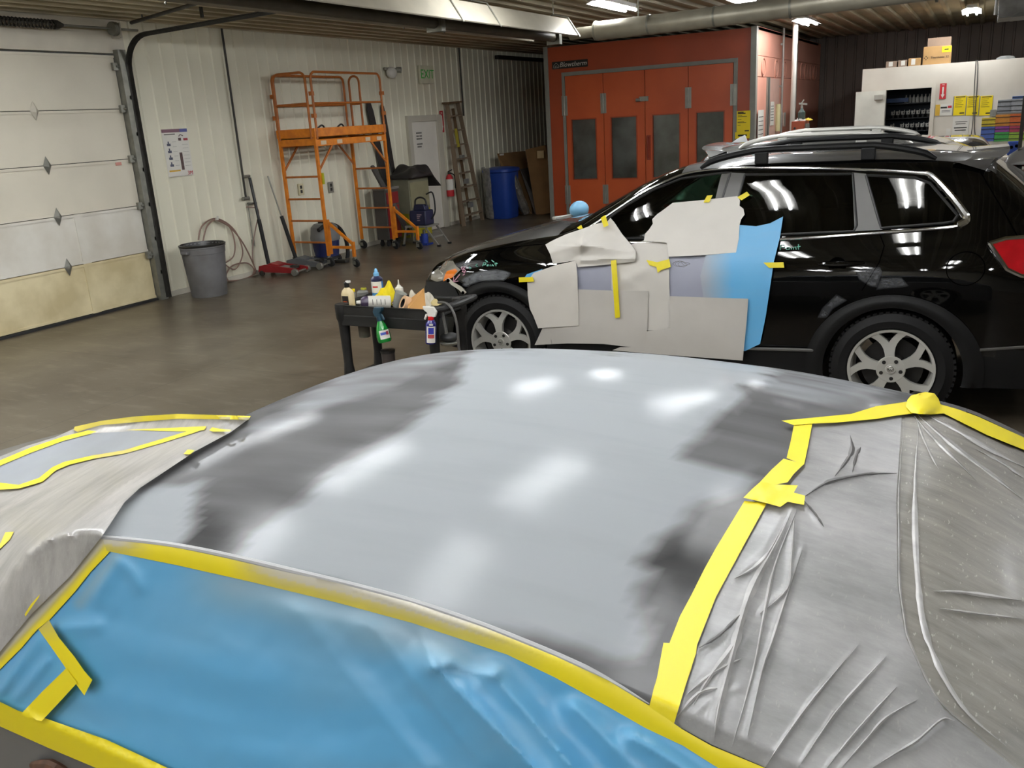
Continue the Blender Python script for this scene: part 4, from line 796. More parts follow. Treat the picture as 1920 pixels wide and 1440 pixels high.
o = atx(941, 297, XW+.37); tag(MB().bb(o.x, o.x+.004, o.y-.1, o.y+.1, o.z-.1, o.z+.1).build('white_label', mpaper, smooth=0), 'small white label on the leaning brown cardboard sheet', 'label')
a = atz(987, 400, .05); b_ = atx(955, 320, -9.0); tag(MB().tube([a+(b_-a)*t for t in (0, .2, .4, .6, .8, 1)], [.09, .11, .1, .12, .11, .1], 10).build('foil_roll', mat('foil', '#9c968d', rough=.22, metal=.7, var=.4, vs=12, bump=1, bs=14)), 'shiny wrinkled foil bundle leaning against the cardboard', 'foil')
board((1003, 401), (1018, 400), (975, 318), (1000, 312), 'dark_sheet', 'dark grey sheet leaning behind the foil bundle', 'panel', mat('sheet_dark', '#4a4540', rough=.6), 0, -9.2)
a = atz(1008, 402, 0); b_ = atz(1033, 400, 0); tz = aty(1015, 277, a.y).z
tb = thing('tall_cardboard_box', 'tall narrow cardboard box standing against the left corner of the booth', 'box', (a.x, a.y, 0))
MB().bar((a.x+.2, a.y+.15, 0.001), (a.x-.04, a.y+.25, tz), .26, .5, (1, 0, 0)).build('carton', mcd, tb, smooth=0, bevel=.005)
q = aty(1012, 284, a.y+.05); MB().bb(q.x-.02, q.x+.14, q.y-.1, q.y-.09, q.z-.14, q.z+.02).build('tape_label', mtape, tb, smooth=0)
# ================================================================ CARS (shared)
def maskmat(m, c0, c1, rough, c05=None, streak=0, bump=0, spec=.5, ns=5, na=.1, stx=(1, 1, 1), rough1=None):
    nt = m.node_tree; N = nt.nodes; L = nt.links; b = N['Principled BSDF']; at = N.new('ShaderNodeAttribute'); at.attribute_name = 'mask'
    tc = N.new('ShaderNodeTexCoord'); mp = N.new('ShaderNodeMapping'); mp.inputs['Scale'].default_value = stx; L.new(tc.outputs['Object'], mp.inputs[0])
    n = N.new('ShaderNodeTexNoise'); n.inputs['Scale'].default_value = ns; n.inputs['Detail'].default_value = 5; L.new(mp.outputs[0], n.inputs[0])
    mr = N.new('ShaderNodeMapRange'); mr.inputs[3].default_value = -na; mr.inputs[4].default_value = na; L.new(n.outputs['Fac'], mr.inputs[0])
    ad = N.new('ShaderNodeMath'); L.new(at.outputs['Fac'], ad.inputs[0]); L.new(mr.outputs[0], ad.inputs[1])
    r = N.new('ShaderNodeValToRGB'); r.color_ramp.elements[0].color = (*lin(c0), 1); r.color_ramp.elements[1].color = (*lin(c1), 1)
    if c05: e = r.color_ramp.elements.new(.5); e.color = (*lin(c05), 1)
    L.new(ad.outputs[0], r.inputs[0]); L.new(r.outputs[0], b.inputs['Base Color']); b.inputs['Roughness'].default_value = rough; b.inputs['Specular IOR Level'].default_value = spec
    if rough1 is not None:
        rr = N.new('ShaderNodeMapRange'); rr.inputs[3].default_value = rough; rr.inputs[4].default_value = rough1; L.new(at.outputs['Fac'], rr.inputs[0]); L.new(rr.outputs[0], b.inputs['Roughness'])
    if bump:
        bp = N.new('ShaderNodeBump'); bp.inputs['Strength'].default_value = bump; bp.inputs['Distance'].default_value = .004; L.new(n.outputs['Fac'], bp.inputs['Height']); L.new(bp.outputs[0], b.inputs['Normal'])
    return m
mchrome = mat('chrome', '#c9c9c6', rough=.12, metal=1, var=.02); malloy = mat('alloy_silver', '#c4c2ba', rough=.3, metal=.35, var=.06)
mclad = mat('cladding_black', '#0b0b0b', rough=.5, var=.15, vs=8, spec=.25); mtire = mat('tyre_rubber', '#0d0c0c', rough=.65, var=.25, vs=10, spec=.25)
mdisc = mat('brake_dark', '#2a2826', rough=.5, metal=.4, var=.3); mgap = mat('panel_gap', '#020202', rough=.9, spec=0)
def tinted(name, dens, tint):
    m = bpy.data.materials.new(name); m.use_nodes = True; nt = m.node_tree; N = nt.nodes; L = nt.links; N.remove(N['Principled BSDF'])
    t = N.new('ShaderNodeBsdfTransparent'); g = N.new('ShaderNodeBsdfGlossy'); g.inputs['Roughness'].default_value = .02; mx = N.new('ShaderNodeMixShader'); fr = N.new('ShaderNodeFresnel'); fr.inputs[0].default_value = 1.5
    nn = N.new('ShaderNodeTexNoise'); nn.inputs['Scale'].default_value = 2; r = N.new('ShaderNodeValToRGB'); c = lin(tint)
    r.color_ramp.elements[0].color = (*[x*dens*.9 for x in c], 1); r.color_ramp.elements[1].color = (*[x*dens*1.1 for x in c], 1)
    L.new(nn.outputs['Fac'], r.inputs[0]); L.new(r.outputs[0], t.inputs[0]); L.new(fr.outputs[0], mx.inputs[0]); L.new(t.outputs[0], mx.inputs[1]); L.new(g.outputs[0], mx.inputs[2]); L.new(mx.outputs[0], N['Material Output'].inputs[0]); return m
mtint = tinted('tinted_glass', .55, '#8fb3a0'); mpriv = tinted('privacy_glass', .06, '#90a090')
def wheel(parent, x, y, r=.3825, w=.24, out=-1, name='wheel', rim=None, rr=.262, marks=False):
    """wheel whose outer face looks along out*Y"""
    ax = (0, out, 0); t = MB()
    prof = [(rr-.01, -w), (r-.06, -w), (r-.015, -w+.02), (r, -w+.05), (r, -.045), (r-.012, -.02), (r-.05, -.002), (rr+.06, .004), (rr+.015, -.004), (rr, -.02), (rr-.02, -.05), (rr-.03, -w), (rr-.01, -w)]
    t.lathe(prof, (x, y, r), ax, 64)
    n = 60
    for k in range(n):
        a = 2*pi*k/n; c, s_ = cos(a), sin(a); R = Matrix(((c, 0, -s_), (0, 1, 0), (s_, 0, c)))
        t.box((x+c*(r-.0075), y-out*.055, r+s_*(r-.0075)), (.016, .075, .024), R)
    tw = t.build(name, mtire, parent)
    m = MB().lathe([(rr+.004, -.012), (rr+.004, -.002), (rr-.012, -.006), (rr-.02, -.03), (rr-.035, -.14)], (x, y, r), ax, 64, caps=False)
    P = lambda a, b, d: (x+a, y+out*d, r+b)
    for k in range(5):
        a0 = 2*pi*k/5+pi/2+.12
        def q(rad, ang): return (rad*cos(a0+ang), rad*sin(a0+ang))
        vs = []; rows = [(.045, .62, -.012), (.09, .34, -.012), (.13, .235, -.016), (.165, .235, -.02)]
        def strip_(rows):
            vs = []
            for rad, l, h, d in rows: a_, b_ = q(rad, l), q(rad, h); vs += [P(*a_, d), P(*b_, d), P(*a_, d-.03), P(*b_, d-.03)]
            fs = []
            for i in range(len(rows)-1): b = i*4; fs += [(b, b+1, b+5, b+4), (b, b+4, b+6, b+2), (b+1, b+3, b+7, b+5)]
            m.add(vs, fs)
        strip_([(.04, -.62, .62, -.014), (.08, -.36, .36, -.01), (.11, -.27, .27, -.012), (.145, -.25, .25, -.016), (.175, -.28, .28, -.019)])
        strip_([(.164, -.27, .0, -.0175), (.178, -.285, .0, -.0185), (.2, -.33, -.08, -.019), (.225, -.39, -.17, -.017), (rr-.006, -.47, -.25, -.009)])
        strip_([(.164, .0, .27, -.0175), (.178, .0, .285, -.0185), (.2, .08, .33, -.019), (.225, .17, .39, -.017), (rr-.006, .25, .47, -.009)])
    m.lathe([(.001, -.004), (.03, -.004), (.034, -.011), (.085, -.009), (.09, -.014)], (x, y, r), ax, 30, caps=False)
    rm = m.build('rim', rim or malloy, tw, smooth=30)
    lg = MB()
    for k in range(5): a = 2*pi*k/5+pi/2+.12+pi/5; lg.cyl(P(.062*cos(a), .062*sin(a), -.03), P(.062*cos(a), .062*sin(a), -.006), .0125, n=10)
    lg.build('lug_nuts', mdisc, tw)
    MB().lathe([(.001, -.1), (.19, -.1), (.19, -.11)], (x, y, r), ax, 40).lathe([(.001, -.075), (.07, -.075), (.09, -.1)], (x, y, r), ax, 24).build('brake_disc', mdisc, tw)
    if marks:
        cm = MB()
        for a, b in (((-.014, .008), (-.006, -.01)), ((-.006, -.01), (0, .004)), ((0, .004), (.006, -.01)), ((.006, -.01), (.014, .008)), ((-.016, .0), (-.008, .002))): cm.bar(P(*a, -.002), P(*b, -.002), .003, .004, (0, 1, 0))
        cm.tube([P(.02*cos(t), .02*sin(t), -.003) for t in (2*pi*i/20 for i in range(20))], .002, 5, closed=True); cm.build('hub_emblem', mchrome, tw)
    return tw

# ---------------------------------------------------------------- SUV
class SUV:
    top = [(-4.2, .78), (-4.12, .92), (-3.98, 1.0), (-3.75, 1.075), (-3.4, 1.17), (-3.0, 1.25), (-2.78, 1.285), (-2.5, 1.42), (-2.15, 1.59), (-1.85, 1.69), (-1.5, 1.73), (-1.1, 1.745), (-.6, 1.745), (-.15, 1.72), (.05, 1.685), (.2, 1.58), (.4, 1.4), (.58, 1.2), (.7, 1.05), (.82, .9), (.9, .62)]
    bel = [(-4.2, .7), (-4.05, .82), (-3.85, .95), (-3.6, 1.03), (-3.2, 1.11), (-2.8, 1.16), (-2.4, 1.185), (-1.5, 1.225), (-.6, 1.27), (0, 1.29), (.25, 1.22), (.45, 1.12), (.65, .98), (.82, .8), (.9, .5)]
    hw_ = [(-4.2, .5), (-4.12, .66), (-3.95, .8), (-3.7, .905), (-3.35, .96), (-2.9, .968), (-.3, .968), (.1, .955), (.4, .91), (.65, .84), (.82, .74), (.9, .55)]
    nn = [(-4.2, 2.2), (-2.9, 2.4), (-2.4, 4), (-1.8, 8), (-.3, 8), (.15, 5), (.5, 3)]
    wx = (-3.254, -.379); R = .432; k = .37
    yc = 6.898
    def __init__(s, dx=0, dy=0, fl=1): s.dx, s.dy, s.fl = dx, dy, fl
    def X(s, x): return s.dx+s.fl*x
    def hwz(s, x, z):
        b = cr(x, s.bel); w = cr(x, s.hw_)
        lo = max(0, .62-z); v = w-.16*lo**2-.105*max(0, (z-.88)/(b-.88) if b > .9 else 0)**2.1
        cre = .012*math.exp(-((z-(.93+.03*(x+2)))/.035)**2) if z < b else 0     # shoulder crease under the handles
        return v+cre*0
    def sidev(s, x, z):
        b = cr(x, s.bel)
        if z <= b: return s.hwz(x, z)
        h = max(.02, cr(x, s.top)-b); n = cr(x, s.nn); t = min(.999, (z-b)/h)
        return (s.hwz(x, b)-s.k*(z-b))*(1-t**n)**(1/n)
    def zb(s, x):
        z = .3
        for c in s.wx:
            if abs(x-c) < s.R: z = max(z, .375+sqrt(s.R**2-(x-c)**2))
        return min(z, cr(x, s.bel)-.03)
    def P(s, x, z, off=0, side=-1): return V((s.X(x), s.yc+s.dy+side*(s.sidev(x, z)+off), z))
    def section(s, x, NL=14, NU=22):
        b = cr(x, s.bel); zb = s.zb(x); h = cr(x, s.top)-b; n = cr(x, s.nn); w = s.hwz(x, b); pts = []
        for i in range(NL): z = zb+(b-zb)*i/NL; pts.append((s.hwz(x, z), z))
        for i in range(NU+1):
            t = (pi/2*i/NU); z = b+h*sin(t)**(2/n); pts.append(((w-s.k*(z-b))*max(0, cos(t))**(2/n) if i < NU else 0, z))
        return pts
    def surf(s, px, py, off=0):
        y = s.yc+s.dy-.96
        for _ in range(8):
            p = aty(px, py, y); y = s.P(max(-4.1, min(.8, p.x-s.dx)), max(.35, min(1.7, p.z)), off).y
        return aty(px, py, y)
WIN = {'front': [(-2.5, 1.245), (-2.26, 1.42), (-2.05, 1.535), (-1.85, 1.608), (-1.56, 1.64), (-1.5, 1.64), (-1.585, 1.225), (-2.42, 1.2)],
       'rear': [(-1.40, 1.625), (-.70, 1.615), (-.645, 1.30), (-.66, 1.265), (-1.43, 1.225), (-1.46, 1.25)],
       'quarter': [(-.62, 1.605), (-.33, 1.585), (-.24, 1.55), (-.07, 1.36), (-.09, 1.325), (-.14, 1.315), (-.50, 1.285)]}
mblk = mat('paint_black', '#040404', rough=.3, var=.05, coat=1, spec=.0); mdust = mat('paint_black_dusty', '#3b3936', rough=.4, var=.25, vs=3, coat=.8)
def make_suv(S, root, paint, glass_holes=True, rails=mclad, detail=True, dusty=None):
    xs = [-4.2+.03*i for i in range(171)]
    for c in S.wx: xs += [c-S.R+.002, c+S.R-.002, c-S.R+.012, c+S.R-.012]
    for x in (-2.61, -1.47, -.58, -2.78, -1.86, .12, -3.83): xs.append(x)
    xs = sorted(x for x in set(round(x, 4) for x in xs) if -4.2 <= x <= .9)
    NL, NU = 14, 22; secs = [S.section(x, NL, NU) for x in xs]; NP = NL+NU+1
    mbs = {k: MB() for k in ('body', 'cladding', 'windshield', 'rear_window', 'hood', 'front_door', 'rear_door', 'front_door1', 'rear_door1', 'roof')}
    def pt(i, j, sd): v, z = secs[i][j]; return V((S.X(xs[i]), S.yc+S.dy+sd*v, z))
    for sd in (-1, 1):
        for i in range(len(xs)-1):
            xm = (xs[i]+xs[i+1])/2
            for j in range(NP-1):
                v = (secs[i][j][0]+secs[i+1][j][0])/2; z = sum(secs[a][b][1] for a in (i, i+1) for b in (j, j+1))/4
                b = cr(xm, S.bel); top = cr(xm, S.top)
                if glass_holes and j >= NL and z > b-.03 and any(inside((xm, z), w) for w in WIN.values()): continue
                key = 'body'
                w_ = S.hwz(xm, b)
                if z < .47+.06*(xm+1.25)/1.4: key = 'cladding'
                elif -2.78 < xm < -1.86 and j > NL+6 and v < w_-.12-.3*max(0, z-1.2): key = 'windshield'
                elif .12 < xm < .55 and j > NL+6 and v < w_-.16: key = 'rear_window'
                elif -3.83 < xm < -2.78 and j > NL+4: key = 'hood'
                elif xm > -1.86 and j > NL+9: key = 'roof'
                elif j < NL and -2.61 < xm < -1.47: key = 'front_door'
                elif j < NL and -1.47 < xm < -.58 and not abs(xm-S.wx[1]) < S.R: key = 'rear_door'
                if key.endswith('door') and sd == 1: key += '1'
                mbs[key].add([pt(i, j, sd), pt(i+1, j, sd), pt(i+1, j+1, sd), pt(i, j+1, sd)], [(0, 1, 2, 3)])
    for i in range(len(xs)-1): mbs['cladding'].add([pt(i, 0, -1), pt(i+1, 0, -1), pt(i+1, 0, 1), pt(i, 0, 1)], [(0, 1, 2, 3)])
    for i in (0, len(xs)-1): mbs['body'].add([pt(i, j, -1) for j in range(NP)]+[pt(i, j, 1) for j in range(NP-2, -1, -1)], [tuple(range(2*NP-1))])
    mm = {'hood': dusty or paint, 'roof': dusty or paint, 'cladding': mclad, 'windshield': mpriv if False else mat('windshield_dark', '#15191a', rough=.05, coat=1), 'rear_window': mat('windshield_dark', '#15191a')}
    for k, m in mbs.items():
        if m.f: m.build(k.rstrip('1'), mm.get(k, paint), root, smooth=50)
    strips = lambda line, wd, off, side=-1: [S.P(x, z, off, side) for x, z in line]
    for sd in (-1, 1):
        if sd == 1 and not detail: continue
        for k, w in WIN.items():
            pts, tris = fillpoly(w, .05); MB().add([S.P(x, z, .004, sd) for x, z in pts], tris).build(k+'_side_glass', mtint if k == 'front' else mpriv, root, smooth=60)
            loop = resample(w+[w[0]], .03, False)
            MB().tube([S.P(x, z, .005, sd) for x, z in loop], .009, 6, closed=False).build('window_seal', mblack, root)
        # bright trim along the glasshouse
        up = [(-2.62, 1.215), (-2.42, 1.335), (-2.2, 1.475), (-2.0, 1.575), (-1.8, 1.642), (-1.5, 1.665), (-1.1, 1.66), (-.65, 1.64), (-.33, 1.615), (-.22, 1.58), (-.03, 1.365), (-.05, 1.31), (-.13, 1.29), (-.6, 1.25), (-1.1, 1.212), (-1.6, 1.193), (-2.2, 1.178), (-2.6, 1.195)]
        up = [(p.x, p.y) for p in spline([(a, b, 0) for a, b in up], 5)]
        MB().tube([S.P(x, z, .006, sd) for x, z in up], [.011+.012*max(0, min(1, (x+.35)/.25)) if z > 1.3 else .011 for x, z in up], 8).build('window_trim', mchrome, root)
        # pillar covers
        for poly in ([(-1.56, 1.645), (-1.40, 1.635), (-1.455, 1.225), (-1.62, 1.215)], [(-.705, 1.625), (-.62, 1.615), (-.49, 1.275), (-.655, 1.265)]):
            pts, tris = fillpoly(poly, .05); MB().add([S.P(x, z, .009, sd) for x, z in pts], tris).build('pillar_cover', mat('pillar_grey', '#4a4845', rough=.4, var=.1), root, smooth=60)
    if not detail: return
    for sd in (-1, 1):
        for c in S.wx:   # flared arch mouldings
            m = MB(); n = 40; R0, R1 = S.R-.012, S.R+.075
            def fp(u, v, c=c, sd=sd):
                a = pi*(1.08-1.16*u); r = R0+(R1-R0)*v; x = c+r*cos(a)*(1+.06*v); z = max(.3, .375+r*sin(a)); return S.P(max(-4.1, x), z, .014+.012*sin(pi*min(1, v*1.2)), sd)
            m.grid(n, 5, fp); m.build('wheel_arch_trim', mclad, root, smooth=60)
            MB().grid(24, 1, lambda u, v: V((S.X(c)+(S.R+.01)*cos(pi*u), S.yc+S.dy+sd*(.96-.35*v), .375+(S.R+.01)*sin(pi*u)))).build('wheel_well', mgap, root)
        sill = [(-2.75, .43), (-2, .445), (-1.25, .47), (-.86, .485)]
        MB().tube([S.P(x, z, .012, sd) for x, z in sill], .012, 6).build('sill_trim', mat('trim_dark_silver', '#6d6c6a', rough=.3, metal=.6), root)
        MB().tube([S.P(x, z, .008, sd) for x, z in [(.12, .55), (.4, .58), (.7, .6)]], .01, 6).build('bumper_trim', mat('trim_dark_silver', '#6d6c6a'), root)
        gaps = [[(-2.61, 1.17), (-2.63, 1.0), (-2.64, .7), (-2.6, .47)], [(-1.47, 1.22), (-1.49, .9), (-1.48, .47)], [(-.515, 1.27), (-.47, 1.18), (-.49, 1.08), (-.58, .9)], [(-3.62, 1.06), (-3.2, 1.125), (-2.8, 1.165), (-2.62, 1.19)], [(-1.48, .475), (-.9, .5)], [(-2.6, .46), (-1.5, .475)], [(.01, 1.64), (.1, 1.5), (.2, 1.34), (.27, 1.22)]]
        for g_ in gaps: MB().tube([S.P(x, z, .0005, sd) for x, z in resample(g_, .05, False)], .0035, 5).build('panel_gap', mgap, root)
        for hx, hz in ((-.72, 1.065),):
            h = MB().tube([S.P(hx-.14+.28*t/6, hz+.012*t/6, .012+.02*sin(pi*t/6), sd) for t in range(7)], [.008, .014, .016, .016, .016, .014, .008], 8).build('door_handle', paint, root)
            MB().lathe([(.001, 0), (.05, 0), (.055, .003)], S.P(hx-.02, hz-.01, .001, sd), (0, sd, 0), 18, sx=1).build('handle_cup', mgap, root)
        m = MB(); fc = S.P(.005, 1.03, 0, sd)
        if sd == -1: m.tube([S.P(-.0+.105*cos(t), 1.05+.1*sin(t), .001, sd) for t in (2*pi*i/28 for i in range(28))], .003, 5, closed=True).build('fuel_flap', mgap, root)
        # lamps
        tl = [(.115, 1.2), (.2, 1.225), (.34, 1.23), (.5, 1.18), (.52, 1.05), (.42, 1.0), (.3, 1.01), (.22, 1.05)]
        pts, tris = fillpoly(tl, .03); t_ = MB().add([S.P(x, z, .012, sd) for x, z in pts], tris).build('tail_light', mat('lamp_red', '#b3121c', rough=.08, var=.25, vs=12, coat=1), root, smooth=60)
        MB().tube([S.P(x, z, .012, sd) for x, z in resample(tl+[tl[0]], .03, False)], .013, 6).build('lamp_trim', mchrome, t_)
        hl = [(-3.97, .84), (-3.93, .93), (-3.85, .985), (-3.74, 1.0), (-3.6, .95), (-3.67, .89), (-3.8, .85), (-3.88, .83)]
        pts, tris = fillpoly(hl, .03); t_ = MB().add([S.P(x, z, .01, sd) for x, z in pts], tris).build('headlight', mat('lamp_clear', '#8f8b80', rough=.08, var=.3, vs=9, coat=1), root, smooth=60)
        am = [(-3.79, .845), (-3.75, .93), (-3.66, .955), (-3.63, .94), (-3.68, .885)]; pts, tris = fillpoly(am, .02)
        MB().add([S.P(x, z, .013, sd) for x, z in pts], tris).build('indicator', mat('lamp_amber', '#e87a12', rough=.15, coat=1), t_, smooth=60)
        MB().add([S.P(x, z, .013, sd) for x, z in [(-3.86, .86), (-3.8, .86), (-3.79, .91), (-3.84, .92)]], [(0, 1, 2, 3)]).build('reflector', mat('lamp_pale', '#b9b5aa', rough=.2), t_, smooth=0)
        # roof rails
        rl = []
        for t in range(25):
            x = -1.72+1.5*t/24; e = min(1, 4*t/24, 4*(24-t)/24); zt = cr(x, S.top); rl.append(V((S.X(x), S.yc+S.dy+sd*.66, zt-.035+.078*(e**.5))))
        MB().tube(rl, [.012]+[.022]*23+[.012], 10).build('roof_rail', rails, root)
        for x in (-1.3, -.62): zt = cr(x, S.top); MB().bb(S.X(x)-.045, S.X(x)+.045, S.yc+S.dy+sd*.66-.02, S.yc+S.dy+sd*.66+.02, zt-.05, zt+.03).build('rail_foot', rails, root, smooth=0, bevel=.008)
    # spoiler
    def spo(u, v):
        yy = (u-.5)*1.42; e = 1-abs(2*u-1)**6; x = -.12+.31*v*e**.3; z = cr(-.12, S.top)-.012+.02*v-.05*abs(2*u-1)**3; return V((S.X(x), S.yc+S.dy+yy, z))
    def spo2(u, v): p = spo(u, 1); q = V((S.X(.06), p.y, 1.615)); return p.lerp(q, v)
    MB().grid(30, 8, spo).grid(30, 3, spo2).build('spoiler', dusty or paint, root, smooth=40)
    for sd in (-1, 1):
        for c in S.wx: wheel(root, S.X(c), S.yc+S.dy+sd*.965, out=sd, marks=True)
S1 = SUV(); suv = thing('black_suv', 'glossy black SUV with paper taped over its front door and fender', 'car', (-1.6, 6.9, 0))
make_suv(S1, suv, mblk, dusty=mdust)
# bumper cover off: dark sheet stands for the recess shade; bracket
pts, tris = fillpoly([(-4.15, .35), (-4.12, .8), (-3.9, .83), (-3.7, .86), (-3.62, .72), (-3.7, .35)], .06)
MB().add([S1.P(x, z, .006) for x, z in pts], tris).build('bumper_recess_shade', mat('recess_shade_black', '#0b0b0b', rough=.8), suv, smooth=60)
q = [S1.surf(*p, .03) for p in ((836, 524), (840, 526), (848, 534), (862, 543), (870, 552), (875, 548), (866, 538), (852, 530), (842, 521))]
n = len(q); MB().add(q+[v+V((0, -.012, 0)) for v in q], [tuple(range(n)), tuple(range(2*n-1, n-1, -1))]+[(i, (i+1) % n, n+(i+1) % n, n+i) for i in range(n)]).build('bumper_bracket', mat('bracket_white', '#c9c4b5', rough=.5), suv, smooth=0)
MB().lathe([(.001, 0), (.016, 0)], S1.surf(840, 526, .046), (0, -1, 0), 12).lathe([(.001, 0), (.014, 0)], S1.surf(868, 549, .046), (0, -1, 0), 12).build('bracket_hole', mgap, suv)
# sanded primer on the fender, dulled patches by the rear wheel
def scuff(poly, name, m_, off=.003, root=suv, S=S1):
    pts, tris = fillpoly(poly, 2.5); o = MB().add([S.surf(x, y, off) for x, y in pts], tris).build(name, m_, root, smooth=60, weld=False)
    a = o.data.attributes.new('mask', 'FLOAT', 'POINT'); a.data.foreach_set('value', [max(0, min(1, sdist(p, poly)/4)) for p in pts]); return o
def softmat(m):
    nt = m.node_tree; N = nt.nodes; L = nt.links; at = N.new('ShaderNodeAttribute'); at.attribute_name = 'mask'; n = N.new('ShaderNodeTexNoise'); n.inputs['Scale'].default_value = 7; n.inputs['Detail'].default_value = 3
    ad = N.new('ShaderNodeMath'); ad.operation = 'MULTIPLY_ADD'; L.new(n.outputs['Fac'], ad.inputs[0]); ad.inputs[1].default_value = .9; ad.inputs[2].default_value = .3
    mu = N.new('ShaderNodeMath'); mu.operation = 'MULTIPLY'; mu.use_clamp = True; L.new(ad.outputs[0], mu.inputs[0]); L.new(at.outputs['Fac'], mu.inputs[1]); L.new(mu.outputs[0], N['Principled BSDF'].inputs['Alpha']); return m
mscf = softmat(mat('sanded_grey', '#77797b', rough=.6, var=.35, vs=14)); mscd = softmat(mat('dulled_grey', '#4a4b4d', rough=.4, var=.35, vs=10)); mscp = softmat(mat('sanded_pale', '#97999b', rough=.6, var=.15))
scuff([(862, 526), (872, 518), (885, 512), (905, 506), (930, 504), (948, 507), (960, 512), (953, 521), (945, 527), (925, 527), (905, 528), (888, 533), (874, 539), (864, 535), (869, 530)], 'sanded_patch', mscf)
scuff([(893, 517), (903, 516), (909, 520), (902, 523), (894, 521)], 'filler_spot', mscp, .005)
scuff([(838, 496), (870, 489), (900, 487), (925, 492), (905, 500), (880, 505), (858, 502)], 'sanded_patch', softmat(mat('dull_black', '#2f2e2d', rough=.5, var=.3, vs=12)))
scuff([(1531, 597), (1541, 577), (1568, 551), (1590, 563), (1562, 580), (1550, 597)], 'dulled_patch', mscd)
scuff([(1604, 510), (1630, 501), (1650, 500), (1655, 510), (1645, 540), (1632, 538), (1610, 525)], 'dulled_patch', mscd)
scuff([(1641, 545), (1652, 520), (1690, 519), (1706, 537), (1690, 540), (1660, 542)], 'dulled_patch', mscd)
# chalk writing
def hand(lines, name, m_, r=.0035):
    m = MB()
    for l in lines: m.tube([S1.surf(x, y, .006) for x, y in l], r, 5)
    return m.build(name, m_, suv)
mchk = mat('chalk_green', '#6fae9a', rough=.8); mchp = mat('chalk_pink', '#d9a3b4', rough=.8)
hand([[(1463, 469), (1464, 459), (1470, 459), (1472, 463), (1464, 464)], [(1479, 464), (1475, 464), (1474, 468), (1479, 468), (1480, 463), (1480, 468)], [(1484, 464), (1484, 468)], [(1488, 468), (1488, 464), (1492, 463), (1493, 468)], [(1497, 458), (1497, 468)], [(1494, 463), (1501, 462)]], 'chalk_writing', mchk)
hand([[(905, 499), (907, 493), (911, 493), (911, 496), (907, 497)], [(915, 496), (912, 499), (915, 499), (916, 496)], [(919, 496), (919, 499)], [(922, 499), (923, 496), (926, 499)], [(930, 492), (930, 499)], [(927, 495), (933, 494)], [(895, 495), (892, 498), (896, 500)], [(880, 501), (884, 503), (881, 504)], [(910, 488), (914, 491)], [(922, 488), (927, 492)]], 'chalk_writing', mchk, .0045)
hand([[(868, 500), (865, 504), (869, 506), (867, 509), (872, 511)], [(872, 500), (869, 504), (873, 507), (870, 512)], [(871, 514), (868, 516)], [(862, 515), (851, 528)], [(851, 520), (850, 529), (859, 527)]], 'chalk_arrow', mchp, .0045)
# interior seen through the front window
MB().tube([V((-2.05+.05*cos(t)*0+.02*sin(t), S1.yc-.38+.19*cos(t), 1.16+.185*sin(t))) for t in (2*pi*i/28 for i in range(28))], .018, 8, closed=True).cyl((-2.06, S1.yc-.38, 1.16), (-2.3, S1.yc-.38, 1.08), .04).bar((-2.05, S1.yc-.56, 1.16), (-2.05, S1.yc-.2, 1.16), .03, .05).build('steering_wheel', mat('wheel_black', '#262626', rough=.5), suv)
mseat = mat('seat_black', '#1d1d1e', rough=.7)
for sy in (-.38, .38):
    MB().bar((-1.3, S1.yc+sy, .75), (-1.12, S1.yc+sy, 1.36), .48, .14).bar((-1.15, S1.yc+sy, 1.4), (-1.1, S1.yc+sy, 1.58), .26, .1).build('front_seat', mseat, suv, bevel=.04, smooth=40)
MB().bb(-2.75, -2.3, S1.yc-.8, S1.yc+.8, .9, 1.15).build('dashboard', mseat, suv, bevel=.05)
q = aty(1086, 393, 8.05); dm = MB().ball(q, (.09, .13, .085), 18, 12); dm.build('door_mirror', mat('mirror_cover_blue', '#7fb6d8', rough=.4, var=.1), suv)
MB().bar((q.x-.14, 7.75, q.z-.05), (q.x-.02, q.y, q.z-.05), .05, .03).build('mirror_arm', malloy, suv, bevel=.006)
# ---------------------------------------------------------------- paper and tape on the SUV
mpap = mat('masking_paper_white', '#d6d1c8', rough=.6, var=.06, vs=3, bump=.15, bs=6); mblu = mat('masking_paper_blue', '#5fa9d8', rough=.4, var=.14, vs=3, col2='#4d96c6', bump=.1, bs=5)
mpapb = mat('masking_paper_warm', '#cfc9bf', rough=.6, var=.06, vs=3); mpapc = mat('masking_paper_mid', '#cdc8bf', rough=.6, var=.06, vs=3); mpapd = mat('masking_paper_grey', '#bfbab2', rough=.6, var=.08, vs=3)
mblus = bpy.data.materials.new('masking_paper_blue_sprayed'); mblus.use_nodes = True; maskmat(mblus, '#62a9d6', '#a3a4aa', .42, '#88a8bf', ns=5, na=.12, stx=(1, 1, 3))
mtap = mat('masking_tape', '#e3d018', rough=.5, var=.08, vs=12); mprim = mat('primer_blue_grey', '#9b9dab', rough=.5, var=.08, vs=3)
zq = lambda pts: [(780+.36458*u, 240+.36458*v) for u, v in pts]
def onsuv(name, lab, cat, poly, off, m_, amp=.004, fs=.03, grp=None, step=7, fold=None, mask=None):
    poly = zq(poly); pts, tris = fillpoly(poly, step)
    def P(x, y):
        o = off+amp*nz(x*fs, y*fs, off*90)+amp*.6*abs(nz(x*fs*.5+y*fs, 7))
        if fold: 
            for a, b, h, w in fold: o += h*max(0, 1-seg_d(((x-780)/.36458, (y-240)/.36458), a, b)/(1.6*w))**1.3
        return S1.surf(x, y, o)
    o = MB().add([P(x, y) for x, y in pts], tris).build(name, m_, smooth=24, weld=not mask)
    if mask: a = o.data.attributes.new('mask', 'FLOAT', 'POINT'); a.data.foreach_set('value', [mask((x-780)/.36458, (y-240)/.36458) for x, y in pts])
    return tag(o, lab, cat, grp)
